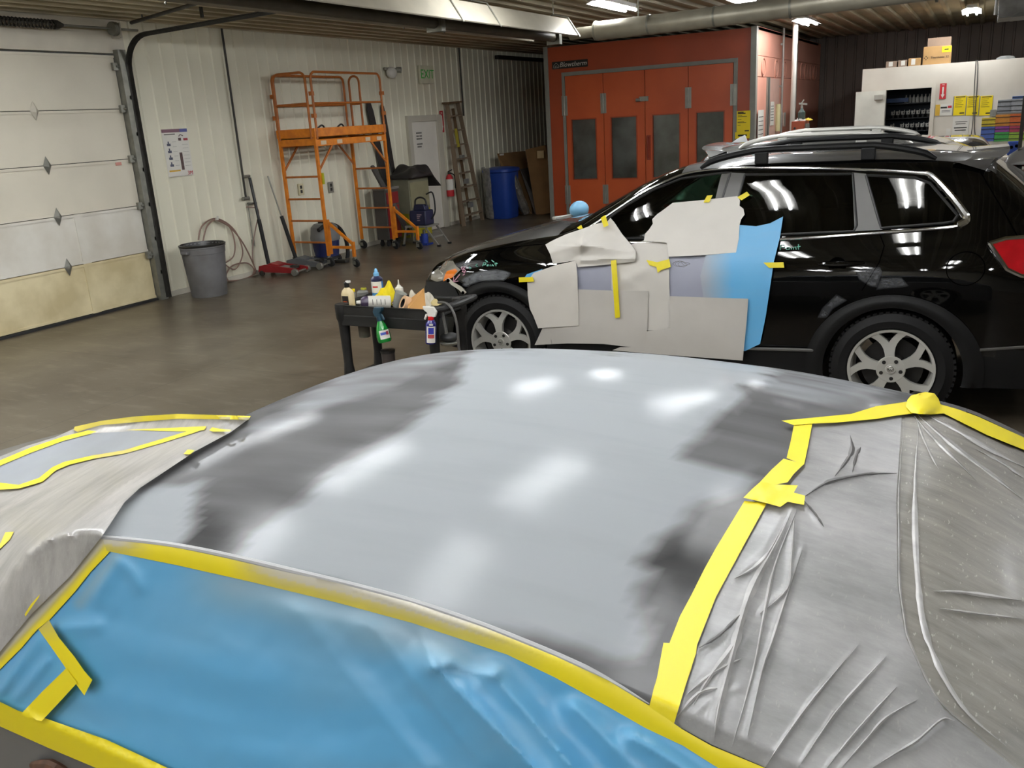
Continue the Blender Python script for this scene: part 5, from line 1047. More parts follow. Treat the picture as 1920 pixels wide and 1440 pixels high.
def part_on(poly, off, name, m_):
    poly = zq(poly); pts, tris = fillpoly(poly, 7); return MB().add([S1.surf(x, y, off) for x, y in pts], tris).build(name, m_, suv, smooth=60)
part_on([(815, 700), (1015, 700), (1015, 845), (815, 845)], .004, 'primed_door_panel', mprim); part_on([(1295, 650), (1560, 640), (1560, 880), (1295, 880)], .004, 'primed_door_panel', mprim)
for k in range(3): hand([[(780+.36458*(1350+26*cos(t*1.0)+6*sin(3*t+k)+k*14), 240+.36458*(700+14*sin(t)+3*cos(2*t+k))) for t in (2*pi*i/16 for i in range(17))]], 'pencil_scribble', mgreyink, .0012)
onsuv('masking_paper', 'blue masking paper over the rear door edge of the black SUV', 'masking paper', [(1655, 498), (1750, 505), (1820, 490), (1888, 455), (1872, 560), (1840, 690), (1800, 960), (1770, 1110), (1690, 1148), (1560, 1100), (1560, 880), (1478, 872), (1462, 760), (1490, 655), (1640, 640)], .03, mblus, .006, mask=lambda u, v: max(0, min(1, 1-(u-1480)/150))*(.9 if 630 < v < 885 else 0))
onsuv('masking_paper', 'white paper strip hanging down the middle of the SUV front door', 'masking paper', [(1105, 600), (1180, 575), (1298, 558), (1308, 1035), (1150, 1044), (1100, 900), (1030, 850), (1005, 830), (1005, 700), (1100, 670)], .016, mpapc, .006, fold=[((1030, 810), (1200, 720), .008, 25), ((1060, 770), (1180, 850), .006, 20)])
onsuv('masking_paper', 'small corner of blue paper at the SUV front fender', 'masking paper', [(552, 778), (570, 752), (650, 725), (640, 800), (590, 800)], .008, mblu, .002)
onsuv('masking_paper', 'large white paper with torn edges over the SUV door windows', 'masking paper', [(1172, 580), (1178, 545), (1200, 520), (1218, 492), (1214, 470), (1238, 445), (1280, 415), (1320, 385), (1480, 370), (1652, 350), (1666, 372), (1664, 400), (1684, 415), (1690, 445), (1672, 470), (1664, 500), (1660, 570), (1646, 640), (1460, 655), (1300, 662), (1290, 590)], .034, mpap, .008, fold=[((1210, 590), (1500, 570), .01, 40)])
onsuv('masking_paper', 'crumpled white paper wrapped over the SUV door mirror', 'masking paper', [(665, 600), (690, 585), (720, 570), (775, 545), (850, 520), (920, 495), (985, 480), (1000, 462), (1020, 485), (1040, 515), (1060, 545), (1105, 598), (1130, 632), (1128, 687), (960, 705), (832, 716), (818, 682), (705, 699), (690, 650)], .03, mpap, .012, .045, fold=[((720, 610), (960, 610), .06, 60), ((850, 600), (1100, 640), .03, 40), ((850, 600), (985, 500), .02, 30), ((850, 600), (840, 690), .018, 24), ((700, 640), (850, 600), .018, 30), ((850, 680), (1120, 670), .02, 16), ((860, 530), (850, 600), .015, 20)], step=3)
onsuv('masking_paper', 'white paper square on the SUV fender behind the front wheel', 'masking paper', [(572, 790), (605, 745), (720, 705), (822, 682), (830, 760), (838, 1017), (740, 1022), (628, 1030), (605, 970), (585, 930), (575, 860)], .034, mpapb, .008, fold=[((800, 700), (815, 1000), .01, 22)])
onsuv('masking_paper', 'grey-white paper at the bottom of the SUV front door behind the wheel', 'masking paper', [(832, 830), (1010, 836), (1194, 838), (1190, 1000), (1182, 1132), (1060, 1122), (960, 1110), (780, 1108), (610, 1116), (625, 1085), (650, 1030), (838, 1012)], .028, mpapd, .006)
onsuv('masking_paper', 'lowest right grey-white paper across the bottom of the SUV doors', 'masking paper', [(1305, 864), (1500, 872), (1709, 878), (1700, 1000), (1680, 1196), (1400, 1175), (1200, 1160), (1010, 1143), (1050, 1127), (1180, 1125), (1184, 1045), (1305, 1030)], .05, mpapd, .006)
T = [([(528, 768), (600, 766), (607, 790), (530, 794)], 'yellow tape tab holding paper to the SUV front fender'),
     ([(828, 512), (850, 498), (858, 516), (838, 522)], 'tiny yellow tape corner at the top of the crumpled mirror paper'),
     ([(950, 462), (974, 447), (990, 500), (966, 511)], 'yellow tape tab standing at the peak of the crumpled mirror paper'),
     ([(1478, 384), (1496, 348), (1526, 345), (1508, 382)], 'yellow tape tab at the top of the torn white window paper, nearer the pillar'),
     ([(1652, 356), (1702, 327), (1717, 345), (1674, 372)], 'slanted yellow tape tab at the top right corner of the torn white window paper'),
     ([(1786, 692), (1890, 690), (1894, 718), (1815, 719)], 'yellow tape tab holding the blue paper edge to the black SUV door'),
     ([(1002, 682), (1030, 678), (1040, 830), (1049, 974), (1024, 978), (1014, 830)], 'long vertical yellow tape strip on the SUV front door paper'),
     ([(1184, 678), (1240, 690), (1302, 674), (1310, 715), (1262, 730), (1243, 746), (1236, 714), (1200, 706)], 'ragged yellow tape patch in the middle of the SUV door papers')]
for i, (p, l) in enumerate(T): onsuv('masking_tape', l, 'tape', p, (.05, .035, .1, .045, .045, .045, .05, .036)[i], mtap, .001, step=4)
# ---------------------------------------------------------------- silver SUV and the grey car behind
msil = mat('paint_silver', '#8d8d8b', rough=.25, metal=.6, var=.05, coat=1)
s2 = thing('silver_suv', 'silver SUV parked behind the black SUV, its roof and rails showing', 'car', (-.7, 9.25, 0))
make_suv(SUV(-2.22, 2.35, -1), s2, msil, False, rails=malloy)
MB().prism([(-.06, 0), (.1, 0), (.02, .05), (-.03, .07)], lambda a, b, c: (-2.13-a, 9.25+c, 1.72+b), -.02, .02).build('roof_antenna', mat('antenna_white', '#c8c8c6', rough=.3), s2, bevel=.004)
# ================================================================ FOREGROUND SEDAN
class SED:
    top = [(-3.9, .6), (-3.82, .76), (-3.6, .864), (-3.2, .955), (-2.7, 1.003), (-2.38, 1.018), (-2.2, 1.055), (-2.0, 1.14), (-1.82, 1.275), (-1.68, 1.368), (-1.5, 1.413), (-1.2, 1.441), (-.9, 1.449), (-.55, 1.437), (-.25, 1.406), (-.02, 1.366), (.08, 1.325), (.25, 1.23), (.45, 1.11), (.58, 1.045), (.7, 1.02), (.88, .99), (.96, .9), (1.0, .62)]
    bel = [(-3.9, .53), (-3.7, .72), (-3.3, .83), (-2.6, .89), (-2.0, .9), (-1.2, .93), (-.3, .955), (.4, .965), (.85, .94), (.96, .85), (1.0, .58)]
    hw_ = [(-3.9, .5), (-3.82, .64), (-3.6, .76), (-3.1, .86), (-2.5, .9), (-.5, .9), (.3, .88), (.75, .82), (.93, .74), (1.0, .62)]
    wx = (-2.85, -.12); R = .36; yc = 1.77; ya = -.055
    def ang(s, x): return 0
    def sec(s, x, NL=10, NG=8, NR=26):
        b = cr(x, s.bel); w = cr(x, s.hw_); zc = cr(x, s.top); crown = pl(x, [(-3.9, .06), (-2.3, .11), (-1.7, .1), (0, .09), (.6, .07), (1, .04)])
        h = max(0, zc-crown-b); hd = max(0, min(1, (-1.75-x)/.5)); ve = w-.28*h-.02-.10*hd; pts = []
        zb = .22
        for c in s.wx:
            if abs(x-c) < s.R: zb = max(zb, .32+sqrt(s.R**2-(x-c)**2))
        zb = min(zb, b-.03)
        for i in range(NL): z = zb+(b-zb)*i/NL; pts.append((w-.25*max(0, .55-z)**2-(.05*hd*max(0, (z-b+.16)/.16)**2 if h < .05 else 0), z))
        for i in range(NG): t = i/NG; w0 = w-(.05*hd if h < .05 else 0); pts.append((w0+(ve-w0)*(t**(1+1.5*hd) if h > .05 else t), b+h*t))
        for i in range(NR+1):
            t = i/NR; pts.append((ve*(1-t**1.5), b+h+(zc-b-h)*(1-(1-t**1.5)**2.3)))
        return pts
    def W(s, x, v, z):
        c, n = cos(s.ya), sin(s.ya); dx = x+.8; return V((-.8+dx*c-v*n, s.yc+dx*n+v*c, z))
SD = SED(); sed = thing('grey_sedan', 'grey sedan in primer, its roof filling the lower half, masked for painting', 'car', (-1.4, 1.8, 0))
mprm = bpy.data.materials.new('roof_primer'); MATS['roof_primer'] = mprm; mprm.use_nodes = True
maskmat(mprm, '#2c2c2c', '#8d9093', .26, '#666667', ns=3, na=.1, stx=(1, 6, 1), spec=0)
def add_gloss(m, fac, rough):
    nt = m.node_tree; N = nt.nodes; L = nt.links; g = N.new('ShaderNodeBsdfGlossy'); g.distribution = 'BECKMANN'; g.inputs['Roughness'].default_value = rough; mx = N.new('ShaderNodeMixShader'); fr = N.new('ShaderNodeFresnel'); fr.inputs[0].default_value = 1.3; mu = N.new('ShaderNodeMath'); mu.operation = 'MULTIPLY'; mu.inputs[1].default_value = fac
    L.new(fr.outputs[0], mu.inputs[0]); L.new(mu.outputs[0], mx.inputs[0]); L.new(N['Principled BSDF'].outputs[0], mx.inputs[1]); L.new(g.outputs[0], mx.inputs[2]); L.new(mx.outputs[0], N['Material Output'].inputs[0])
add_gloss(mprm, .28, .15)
def setattr_(o, vals):
    a = o.data.attributes.new('mask', 'FLOAT', 'POINT'); a.data.foreach_set('value', vals)
def sm(x): x = max(0, min(1, x)); return x*x*(3-2*x)
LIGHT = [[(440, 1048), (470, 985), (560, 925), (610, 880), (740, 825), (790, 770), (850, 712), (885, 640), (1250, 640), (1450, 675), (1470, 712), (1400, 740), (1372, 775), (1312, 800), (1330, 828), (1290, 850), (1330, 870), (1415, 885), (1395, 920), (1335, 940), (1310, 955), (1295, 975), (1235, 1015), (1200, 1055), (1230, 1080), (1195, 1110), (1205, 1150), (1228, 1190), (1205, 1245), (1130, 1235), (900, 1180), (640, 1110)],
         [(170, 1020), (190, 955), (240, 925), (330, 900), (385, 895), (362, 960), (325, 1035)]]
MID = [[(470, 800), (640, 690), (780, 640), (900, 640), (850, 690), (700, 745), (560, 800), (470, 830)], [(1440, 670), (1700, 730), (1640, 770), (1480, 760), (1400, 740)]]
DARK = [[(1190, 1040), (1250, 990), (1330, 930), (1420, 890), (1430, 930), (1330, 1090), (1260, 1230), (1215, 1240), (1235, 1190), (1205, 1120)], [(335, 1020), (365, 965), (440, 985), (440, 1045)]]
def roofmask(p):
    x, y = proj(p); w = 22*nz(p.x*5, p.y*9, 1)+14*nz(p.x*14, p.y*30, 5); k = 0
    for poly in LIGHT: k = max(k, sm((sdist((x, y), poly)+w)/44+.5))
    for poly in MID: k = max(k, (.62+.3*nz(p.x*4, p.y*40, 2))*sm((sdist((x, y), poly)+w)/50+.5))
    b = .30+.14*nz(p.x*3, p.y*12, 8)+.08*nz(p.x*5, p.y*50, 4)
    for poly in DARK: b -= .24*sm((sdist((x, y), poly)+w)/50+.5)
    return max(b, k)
xs = sorted(set([round(-3.9+.04*i, 3) for i in range(55)]+[round(-1.72+.022*i, 3) for i in range(84)]+[round(.13+.04*i, 3) for i in range(22)]+[1.0]+[c+d for c in SD.wx for d in (-SD.R+.002, SD.R-.002)]))
xs = [x for x in xs if x <= 1.0]
secs = [SD.sec(x) for x in xs]; NP = len(secs[0]); NL, NG = 10, 8
parts = {k: MB() for k in ('body', 'roof', 'windshield', 'rear_glass', 'hood', 'side_glass', 'side_glass1')}; allm = MB()
def spt(i, j, sd): v, z = secs[i][j]; return SD.W(xs[i], sd*v, z)
for sd in (-1, 1):
    for i in range(len(xs)-1):
        xm = (xs[i]+xs[i+1])/2; hh = cr(xm, SD.top)-cr(xm, SD.bel)
        for j in range(NP-1):
            q = [spt(i, j, sd), spt(i+1, j, sd), spt(i+1, j+1, sd), spt(i, j+1, sd)]; allm.add(q, [(0, 1, 2, 3)])
            k = 'body'
            if j >= NL+NG-1 and -1.70 < xm < .0: k = 'roof'
            elif j >= NL+NG+6 and -2.3 < xm <= -1.70: k = 'windshield'
            elif j >= NL+NG+6 and .0 <= xm < .58: k = 'rear_glass'
            elif j >= NL+NG+2 and -3.6 < xm < -2.35: k = 'hood'
            elif NL < j < NL+NG-1 and -1.95 < xm < .12: k = 'side_glass' if sd < 0 else 'side_glass1'
            parts[k].add(q, [(0, 1, 2, 3)])
for i in range(len(xs)-1): parts['body'].add([spt(i, 0, -1), spt(i+1, 0, -1), spt(i+1, 0, 1), spt(i, 0, 1)], [(0, 1, 2, 3)])
for i in (0, len(xs)-1): parts['body'].add([spt(i, j, -1) for j in range(NP)]+[spt(i, j, 1) for j in range(NP-2, -1, -1)], [tuple(range(2*NP-1))])
mgrey = mat('sedan_grey', '#686766', rough=.35, var=.12, vs=4, coat=.3)
for k, m in parts.items():
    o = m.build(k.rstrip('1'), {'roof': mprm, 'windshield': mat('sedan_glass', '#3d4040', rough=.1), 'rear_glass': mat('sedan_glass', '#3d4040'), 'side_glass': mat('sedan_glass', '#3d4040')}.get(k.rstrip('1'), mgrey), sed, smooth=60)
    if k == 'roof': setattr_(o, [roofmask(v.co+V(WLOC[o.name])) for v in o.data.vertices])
bvh = BVHTree.FromPolygons(allm.v, allm.f)
def ssurf(px, py, off=0):
    d = ray(px, py); h = bvh.ray_cast(EYE, d)
    if h[0] is None:
        for k in range(1, 120):
            h = bvh.ray_cast(EYE, ray(px, py+1.5*k))
            if h[0] is not None: break
            h = bvh.ray_cast(EYE, ray(px-1.5*k, py))
            if h[0] is not None: break
        n = h[1]; p = EYE+d*h[3]
    else: p, n = h[0], h[1]
    return p-d*(off/max(.4, abs(n.dot(d))))
for sd in (-1, 1):
    for c in SD.wx: p = SD.W(c, sd*.875, 0); wheel(sed, p.x, p.y, r=.32, w=.2, out=sd, rr=.21)
def onsed(name, lab, poly, off, m_, step=9, cat=None, parent=None, disp=None, mask=None, smooth=75, drape=0):
    pts, tris = fillpoly(poly, step); P = []
    if drape:      # taut film: bridges the hollows of the body below it
        P = [ssurf(x, y, off) for x, y in pts]; T0 = [(p-EYE).length for p in P]; T = T0[:]; nb = [set() for _ in pts]
        for f in tris:
            for i in f: nb[i].update(f)
        for _ in range(drape): T = [min(t0, sum(T[j] for j in n)/len(n)) for t0, n in zip(T0, nb)]
        P = [EYE+(p-EYE)*((t-(disp(x, y) if disp else 0))/t0) for p, t, t0, (x, y) in zip(P, T, T0, pts)]
        global last_film; last_film = (P, tris)
    else:
        for x, y in pts: P.append(ssurf(x, y, off+(disp(x, y) if disp else 0)))
    o = MB().add(P, tris).build(name, m_, parent, smooth=smooth, weld=False)
    if mask: setattr_(o, [mask(x, y) for x, y in pts])
    if lab: tag(o, lab, cat)
    return o
def ridges(R):
    R2 = []
    for l, h, w in R:
        for a, b in zip(l, l[1:]): R2.append((a, b, h, w))
    return lambda x, y: max([0]+[h*math.exp(-(seg_d((x, y), a, b)/w)**2) for a, b, h, w in R2 if min(a[0], b[0])-3*w < x < max(a[0], b[0])+3*w and min(a[1], b[1])-3*w < y < max(a[1], b[1])+3*w])
# clear film
def filmmat(name, c0, c1, alpha, bs, stx, streak=.5):
    m = bpy.data.materials.new(name); m.use_nodes = True; nt = m.node_tree; N = nt.nodes; L = nt.links; b = N['Principled BSDF']
    tc = N.new('ShaderNodeTexCoord'); mp = N.new('ShaderNodeMapping'); mp.inputs['Scale'].default_value = stx; L.new(tc.outputs['Object'], mp.inputs[0])
    n = N.new('ShaderNodeTexNoise'); n.inputs['Scale'].default_value = bs; n.inputs['Detail'].default_value = 8; n.inputs['Roughness'].default_value = .7; L.new(mp.outputs[0], n.inputs[0])
    r = N.new('ShaderNodeValToRGB'); r.color_ramp.elements[0].position = .35; r.color_ramp.elements[1].position = .72; r.color_ramp.elements[0].color = (*lin(c0), 1); r.color_ramp.elements[1].color = (*lin(c1), 1); L.new(n.outputs['Fac'], r.inputs[0])
    mk = N.new('ShaderNodeTexNoise'); mk.inputs['Scale'].default_value = 170; mk.inputs['Detail'].default_value = 2; mp2 = N.new('ShaderNodeMapping'); mp2.inputs['Scale'].default_value = (1, .35, 1); mp2.inputs['Rotation'].default_value = (0, 0, .6); L.new(tc.outputs['Object'], mp2.inputs[0]); L.new(mp2.outputs[0], mk.inputs[0])
    g = N.new('ShaderNodeMapRange'); g.inputs[1].default_value = .66; g.inputs[2].default_value = .72; g.inputs[4].default_value = streak; L.new(mk.outputs['Fac'], g.inputs[0])  # fine scratches, their specular flecks painted pale into the film colour
    mx = N.new('ShaderNodeMix'); mx.data_type = 'RGBA'; L.new(g.outputs[0], mx.inputs[0]); L.new(r.outputs[0], mx.inputs[6]); mx.inputs[7].default_value = (*lin('#c9c4bb'), 1)
    L.new(mx.outputs[2], b.inputs['Base Color']); b.inputs['Roughness'].default_value = .3; b.inputs['Alpha'].default_value = alpha
    bp = N.new('ShaderNodeBump'); bp.inputs['Strength'].default_value = .25; bp.inputs['Distance'].default_value = .004; L.new(n.outputs['Fac'], bp.inputs['Height']); L.new(bp.outputs[0], b.inputs['Normal'])
    return m
mfilm = filmmat('clear_masking_film', '#949392', '#c2c0be', .76, 3.5, (1, 2.5, 1), .25); mfilm2 = filmmat('hazy_masking_film', '#85827c', '#aba69d', .82, 6, (1, 5, 1), .8); mfilm3 = filmmat('dusty_masking_film', '#96938e', '#c8c4be', .82, 4, (2.5, 1, 1), .35)
CURVE = [(1700, 745), (1691, 777), (1686, 854), (1681, 931), (1682, 1000), (1683, 1095), (1692, 1160), (1700, 1199), (1735, 1276), (1770, 1330), (1835, 1384), (1901, 1438), (2010, 1520)]
RID = ridges([([(1488, 950), (1419, 1085), (1396, 1143), (1365, 1255), (1342, 1330), (1335, 1390)], .02, 8), ([(1477, 962), (1446, 1028), (1377, 1085)], .01, 6), ([(1504, 1031), (1473, 1124), (1450, 1197), (1430, 1255), (1400, 1390)], .012, 5), ([(1490, 960), (1480, 1100), (1425, 1150)], .01, 5), ([(1508, 931), (1565, 900), (1623, 889), (1681, 887)], .012, 5), ([(1565, 893), (1596, 850), (1594, 816)], .012, 6), ([(1604, 881), (1612, 839)], .012, 5),
              ([(1434, 1440), (1527, 1307), (1608, 1210)], .009, 4), ([(1496, 1440), (1565, 1338), (1662, 1230)], .009, 4), ([(1550, 1440), (1681, 1288)], .009, 4), ([(1577, 1440), (1662, 1345), (1720, 1311)], .009, 4), ([(1635, 1440), (1720, 1388), (1766, 1349)], .012, 5), ([(1500, 940), (1545, 985)], .008, 4), ([(1330, 1210), (1400, 1160), (1420, 1110)], .01, 6), ([(1290, 1300), (1350, 1250), (1400, 1200)], .009, 7), ([(1300, 1340), (1345, 1300), (1390, 1290)], .008, 6)])
def fdisp(x, y): return .2*RID(x, y)+.0022*nz(x*.012, y*.008, 3)+.0003*nz(x*.08, y*.05, 6)
onsed('masking_film', 'clear plastic film taped over the rear of the sedan roof and its pillar', [(1262, 1357), (1296, 1255), (1307, 1209), (1342, 1120), (1396, 1020), (1438, 943), (1480, 880), (1508, 800), (1560, 785), (1640, 770), (1700, 752)]+CURVE[1:]+[(1560, 1520), (1442, 1442), (1334, 1396)], .008, mfilm, 6.5, 'plastic film', disp=fdisp)
RID2 = ridges([([(1720, 777), (1800, 845), (1916, 935)], .014, 6), ([(1712, 777), (1780, 850), (1835, 904)], .01, 5), ([(1730, 772), (1850, 830), (1930, 875)], .01, 7), ([(1690, 1000), (1705, 900), (1712, 790)], .006, 10), ([(1750, 1105), (1830, 1112), (1925, 1125)], .01, 9), ([(1760, 1135), (1850, 1150), (1925, 1155)], .008, 7), ([(1830, 845), (1930, 890)], .01, 6), ([(1740, 1240), (1850, 1330), (1950, 1420)], .008, 10)])
onsed('masking_film', 'hazy dusty plastic film stretched over the sedan rear window', [(1706, 768), (1750, 766), (1800, 790), (1840, 808), (1920, 842), (2060, 900), (2330, 1020), (2500, 1250), (2480, 1600), (2300, 1850), (2100, 1600), (2010, 1520)]+CURVE[-2:0:-1], .004, mfilm2, 8, 'plastic film', disp=lambda x, y: .2*RID2(x, y)+.0012*nz(x*.008, y*.03, 2))
def folds(lines, parent, m_, off, name='film_fold'):
    for l, h, w in lines:
        pts = spline([(x, y, 0) for x, y in l], 5); n = len(pts); rows = []
        for i, p in enumerate(pts):
            d = (pts[min(i+1, n-1)]-pts[max(i-1, 0)]); d.normalize(); q = V((-d.y, d.x, 0)); t = max(.08, min(1, 3.5*min(i, n-1-i)/n)); ww = w*t*(.8+.5*nz(i*.7, h*99))
            for k, hh in ((-1, -.001), (-.35, h*.3*t), (0, h*.55*t), (.35, h*.2*t), (1, -.001)): rows.append(ssurf(p.x+q.x*ww*k, p.y+q.y*ww*k, off+hh))
        MB().add(rows, [(i*5+k, i*5+k+1, i*5+k+6, i*5+k+5) for i in range(n-1) for k in range(4)]).build(name, m_, parent, smooth=60)
mfold = mat('film_fold', '#c9c7c4', rough=.25, var=.3, vs=20, alpha=.8); mfoldd = mat('film_fold_shade', '#5c5a58', rough=.3, var=.3, vs=20, alpha=.7)  # fold highlight and shade painted in as pale and dark film copies
F1 = [([(1488, 950), (1460, 1010), (1419, 1085), (1396, 1143), (1370, 1240), (1347, 1330), (1338, 1392)], .012, 11), ([(1477, 962), (1446, 1028), (1420, 1060), (1377, 1085)], .006, 5), ([(1504, 1031), (1473, 1124), (1450, 1197), (1430, 1255), (1402, 1380)], .007, 4), ([(1490, 960), (1484, 1050), (1476, 1104), (1425, 1150)], .006, 4), ([(1494, 955), (1455, 1055), (1437, 1130), (1412, 1260), (1372, 1400)], .006, 4),
      ([(1434, 1440), (1470, 1385), (1527, 1307), (1608, 1210)], .005, 3), ([(1496, 1440), (1565, 1338), (1620, 1275), (1662, 1230)], .005, 3), ([(1550, 1440), (1610, 1365), (1681, 1288)], .005, 3), ([(1577, 1440), (1625, 1385), (1662, 1345), (1720, 1311)], .005, 3), ([(1635, 1440), (1680, 1412), (1720, 1388), (1766, 1349), (1790, 1352)], .007, 4), ([(1300, 1322), (1330, 1270), (1372, 1215), (1400, 1160)], .006, 6), ([(1290, 1300), (1340, 1260), (1390, 1235)], .005, 5), ([(1268, 1345), (1310, 1300), (1345, 1290)], .005, 5)]
F2 = [([(1508, 931), (1540, 910), (1565, 900), (1623, 889), (1681, 887)], .005, 4), ([(1565, 893), (1590, 860), (1598, 840), (1594, 816)], .006, 5), ([(1598, 886), (1606, 855), (1614, 838)], .006, 4), ([(1505, 935), (1530, 965), (1545, 988)], .003, 2.5), ([(1310, 1215), (1350, 1190), (1390, 1150)], .004, 4)]
F3 = [([(1697, 780), (1690, 854), (1685, 931), (1686, 1000), (1687, 1095), (1696, 1160), (1704, 1199), (1739, 1276), (1774, 1328), (1839, 1382), (1905, 1436)], .003, 3), ([(1722, 800), (1716, 900), (1716, 1000), (1722, 1100), (1734, 1180), (1766, 1262), (1816, 1338), (1886, 1398)], .002, 7), ([(1750, 1108), (1800, 1110), (1860, 1118), (1918, 1126)], .003, 4), ([(1760, 1140), (1830, 1150), (1918, 1160)], .003, 3), ([(1830, 842), (1880, 868), (1918, 895)], .004, 3), ([(1720, 777), (1760, 812), (1800, 845), (1860, 890), (1918, 936)], .007, 5), ([(1712, 777), (1745, 815), (1780, 850), (1835, 904)], .006, 3.5), ([(1727, 772), (1790, 805), (1860, 845), (1930, 880)], .005, 4), ([(1716, 778), (1735, 830), (1760, 880)], .004, 3)]
film_a, film_b = [o for o in C.objects if o.name.startswith('masking_film')][:2]
folds(F1, film_a, mfold, .011); folds(F2, film_a, mfoldd, .011); folds(F3, film_b, mfold, .008)
# tape on the roof rear
zt = lambda pts: [(1180+.3854*u, 700+.3854*v) for u, v in pts]
mtp = bpy.data.materials.new('tape_sprayed'); mtp.use_nodes = True; maskmat(mtp, '#e0cd17', '#b3ae9f', .45, '#c2b355', ns=9, na=.12, rough1=.5)
def tape(lab, poly, off=.013, mask=lambda x, y: 0, step=9, name='masking_tape', disp=None): return onsed(name, lab, poly, off, mtp, step, 'tape', mask=mask, disp=disp)
tape('long broad yellow tape strip running down the rear of the sedan roof', [(1217, 1327), (1226, 1290), (1238, 1255), (1257, 1201), (1275, 1155), (1296, 1116), (1320, 1068), (1342, 1028), (1396, 939), (1438, 943), (1396, 1020), (1342, 1120), (1307, 1209), (1296, 1255), (1275, 1315), (1263, 1358)])
tape('short yellow tape square at the lower end of the long roof strip', [(1217, 1325), (1232, 1270), (1244, 1205), (1307, 1209), (1305, 1225), (1290, 1270), (1264, 1356)], .016)
tape('star-shaped bunch of torn yellow tape in the middle of the roof tape line', zt([(555, 605), (600, 560), (640, 525), (700, 540), (820, 545), (800, 580), (855, 595), (850, 640), (770, 625), (735, 650), (660, 630)]), .018, disp=lambda x, y: .004*nz(x*.06, y*.06))
tape('yellow tape piece just above the torn star-shaped bunch', zt([(625, 540), (690, 470), (750, 415), (850, 440), (800, 490), (770, 530), (720, 540)]), .016)
tape('upright yellow tape piece below the pointed end of the far roof tape', zt([(765, 412), (785, 330), (802, 245), (850, 250), (892, 235), (870, 350), (850, 445)]), .015)
tape('yellow tape with a pointed end along the far rear edge of the roof', zt([(740, 230), (900, 215), (1080, 197), (1200, 160), (1350, 138), (1400, 150), (1410, 192), (1300, 205), (1200, 222), (1000, 240), (880, 245), (800, 252)]), .017)
tape('bulging yellow tape dome over the antenna at the far roof corner', zt([(1345, 160), (1352, 130), (1370, 108), (1440, 90), (1485, 98), (1505, 125), (1530, 195), (1470, 200), (1410, 198), (1370, 190)]), .02, disp=lambda x, y: .035*max(0, 1-((x-1732)/34)**2-((y-757)/24)**2), step=6)
tape('yellow tape strip down the far rear pillar of the sedan', zt([(1505, 148), (1600, 175), (1700, 212), (1920, 312), (2100, 400), (2100, 455), (1920, 372), (1740, 300), (1640, 250), (1530, 195)]), .016, disp=lambda x, y: .004*nz(x*.05, y*.05))
# roof edge tape and the rolled edge
EDGE = [(193, 1008), (320, 1020), (433, 1043), (533, 1067), (640, 1092), (773, 1127), (907, 1173), (1040, 1227), (1140, 1273), (1217, 1320), (1280, 1365), (1334, 1395.5), (1442, 1440), (1560, 1500), (1680, 1570), (1760, 1640)]
LOW = [(200, 1033), (333, 1060), (467, 1090), (633, 1130), (773, 1168), (950, 1227), (1040, 1270), (1140, 1325), (1210, 1365), (1280, 1398), (1340, 1436), (1420, 1480), (1520, 1545), (1620, 1605), (1710, 1680)]
def emask(x, y):
    g = sm((x-410)/120)*(1-sm((x-820)/250)); g = max(g, 1-sm((x-215)/80))
    t = sdist((x, y), EDGE+LOW[::-1]); up = pl(x, EDGE); lo = pl(x, LOW); f = (y-up)/max(5, lo-up)
    return min(1, g*(.95-.55*(f > .5)*f+.1*nz(x*.03, y*.1))+.9*max(0, .25-f)*(x < 1150))
tape('yellow tape along the near roof edge above the blue paper, sprayed grey midway', [(x, y+3) for x, y in EDGE]+LOW[::-1], .014, emask, 5, disp=lambda x, y: .002*math.sin((y-pl(x, EDGE))/max(5, pl(x, LOW)-pl(x, EDGE))*pi))
rp = [ssurf(*p, .010) for p in resample(EDGE[:10], 12, False)]
for _ in range(25): rp = [rp[0]]+[(rp[i-1]+rp[i]*2+rp[i+1])/4 for i in range(1, len(rp)-1)]+[rp[-1]]
ro = MB().tube(rp, [.0055*min(1, (len(rp)-i)/14+.1) for i in range(len(rp))], 8).build('roof_edge_roll', mat('foam_grey_white', '#a6a6a6', rough=.5, var=.12, vs=8)); tag(ro, 'thin rolled grey-white foam edge along the near side of the sedan roof', 'foam strip')
tape('greyed tape band along the front pillar of the sedan', [(190, 1005), (207, 1033), (170, 1072), (140, 1110), (92, 1163), (70, 1180), (40, 1215), (0, 1255), (-60, 1310), (-60, 1270), (0, 1222), (60, 1150), (130, 1080)], .014, lambda x, y: .95*sm((min(seg_d((x, y), p, q) for p, q in (((207, 1033), (140, 1110)), ((140, 1110), (92, 1163)), ((92, 1163), (0, 1258))))-6)/16), 5)
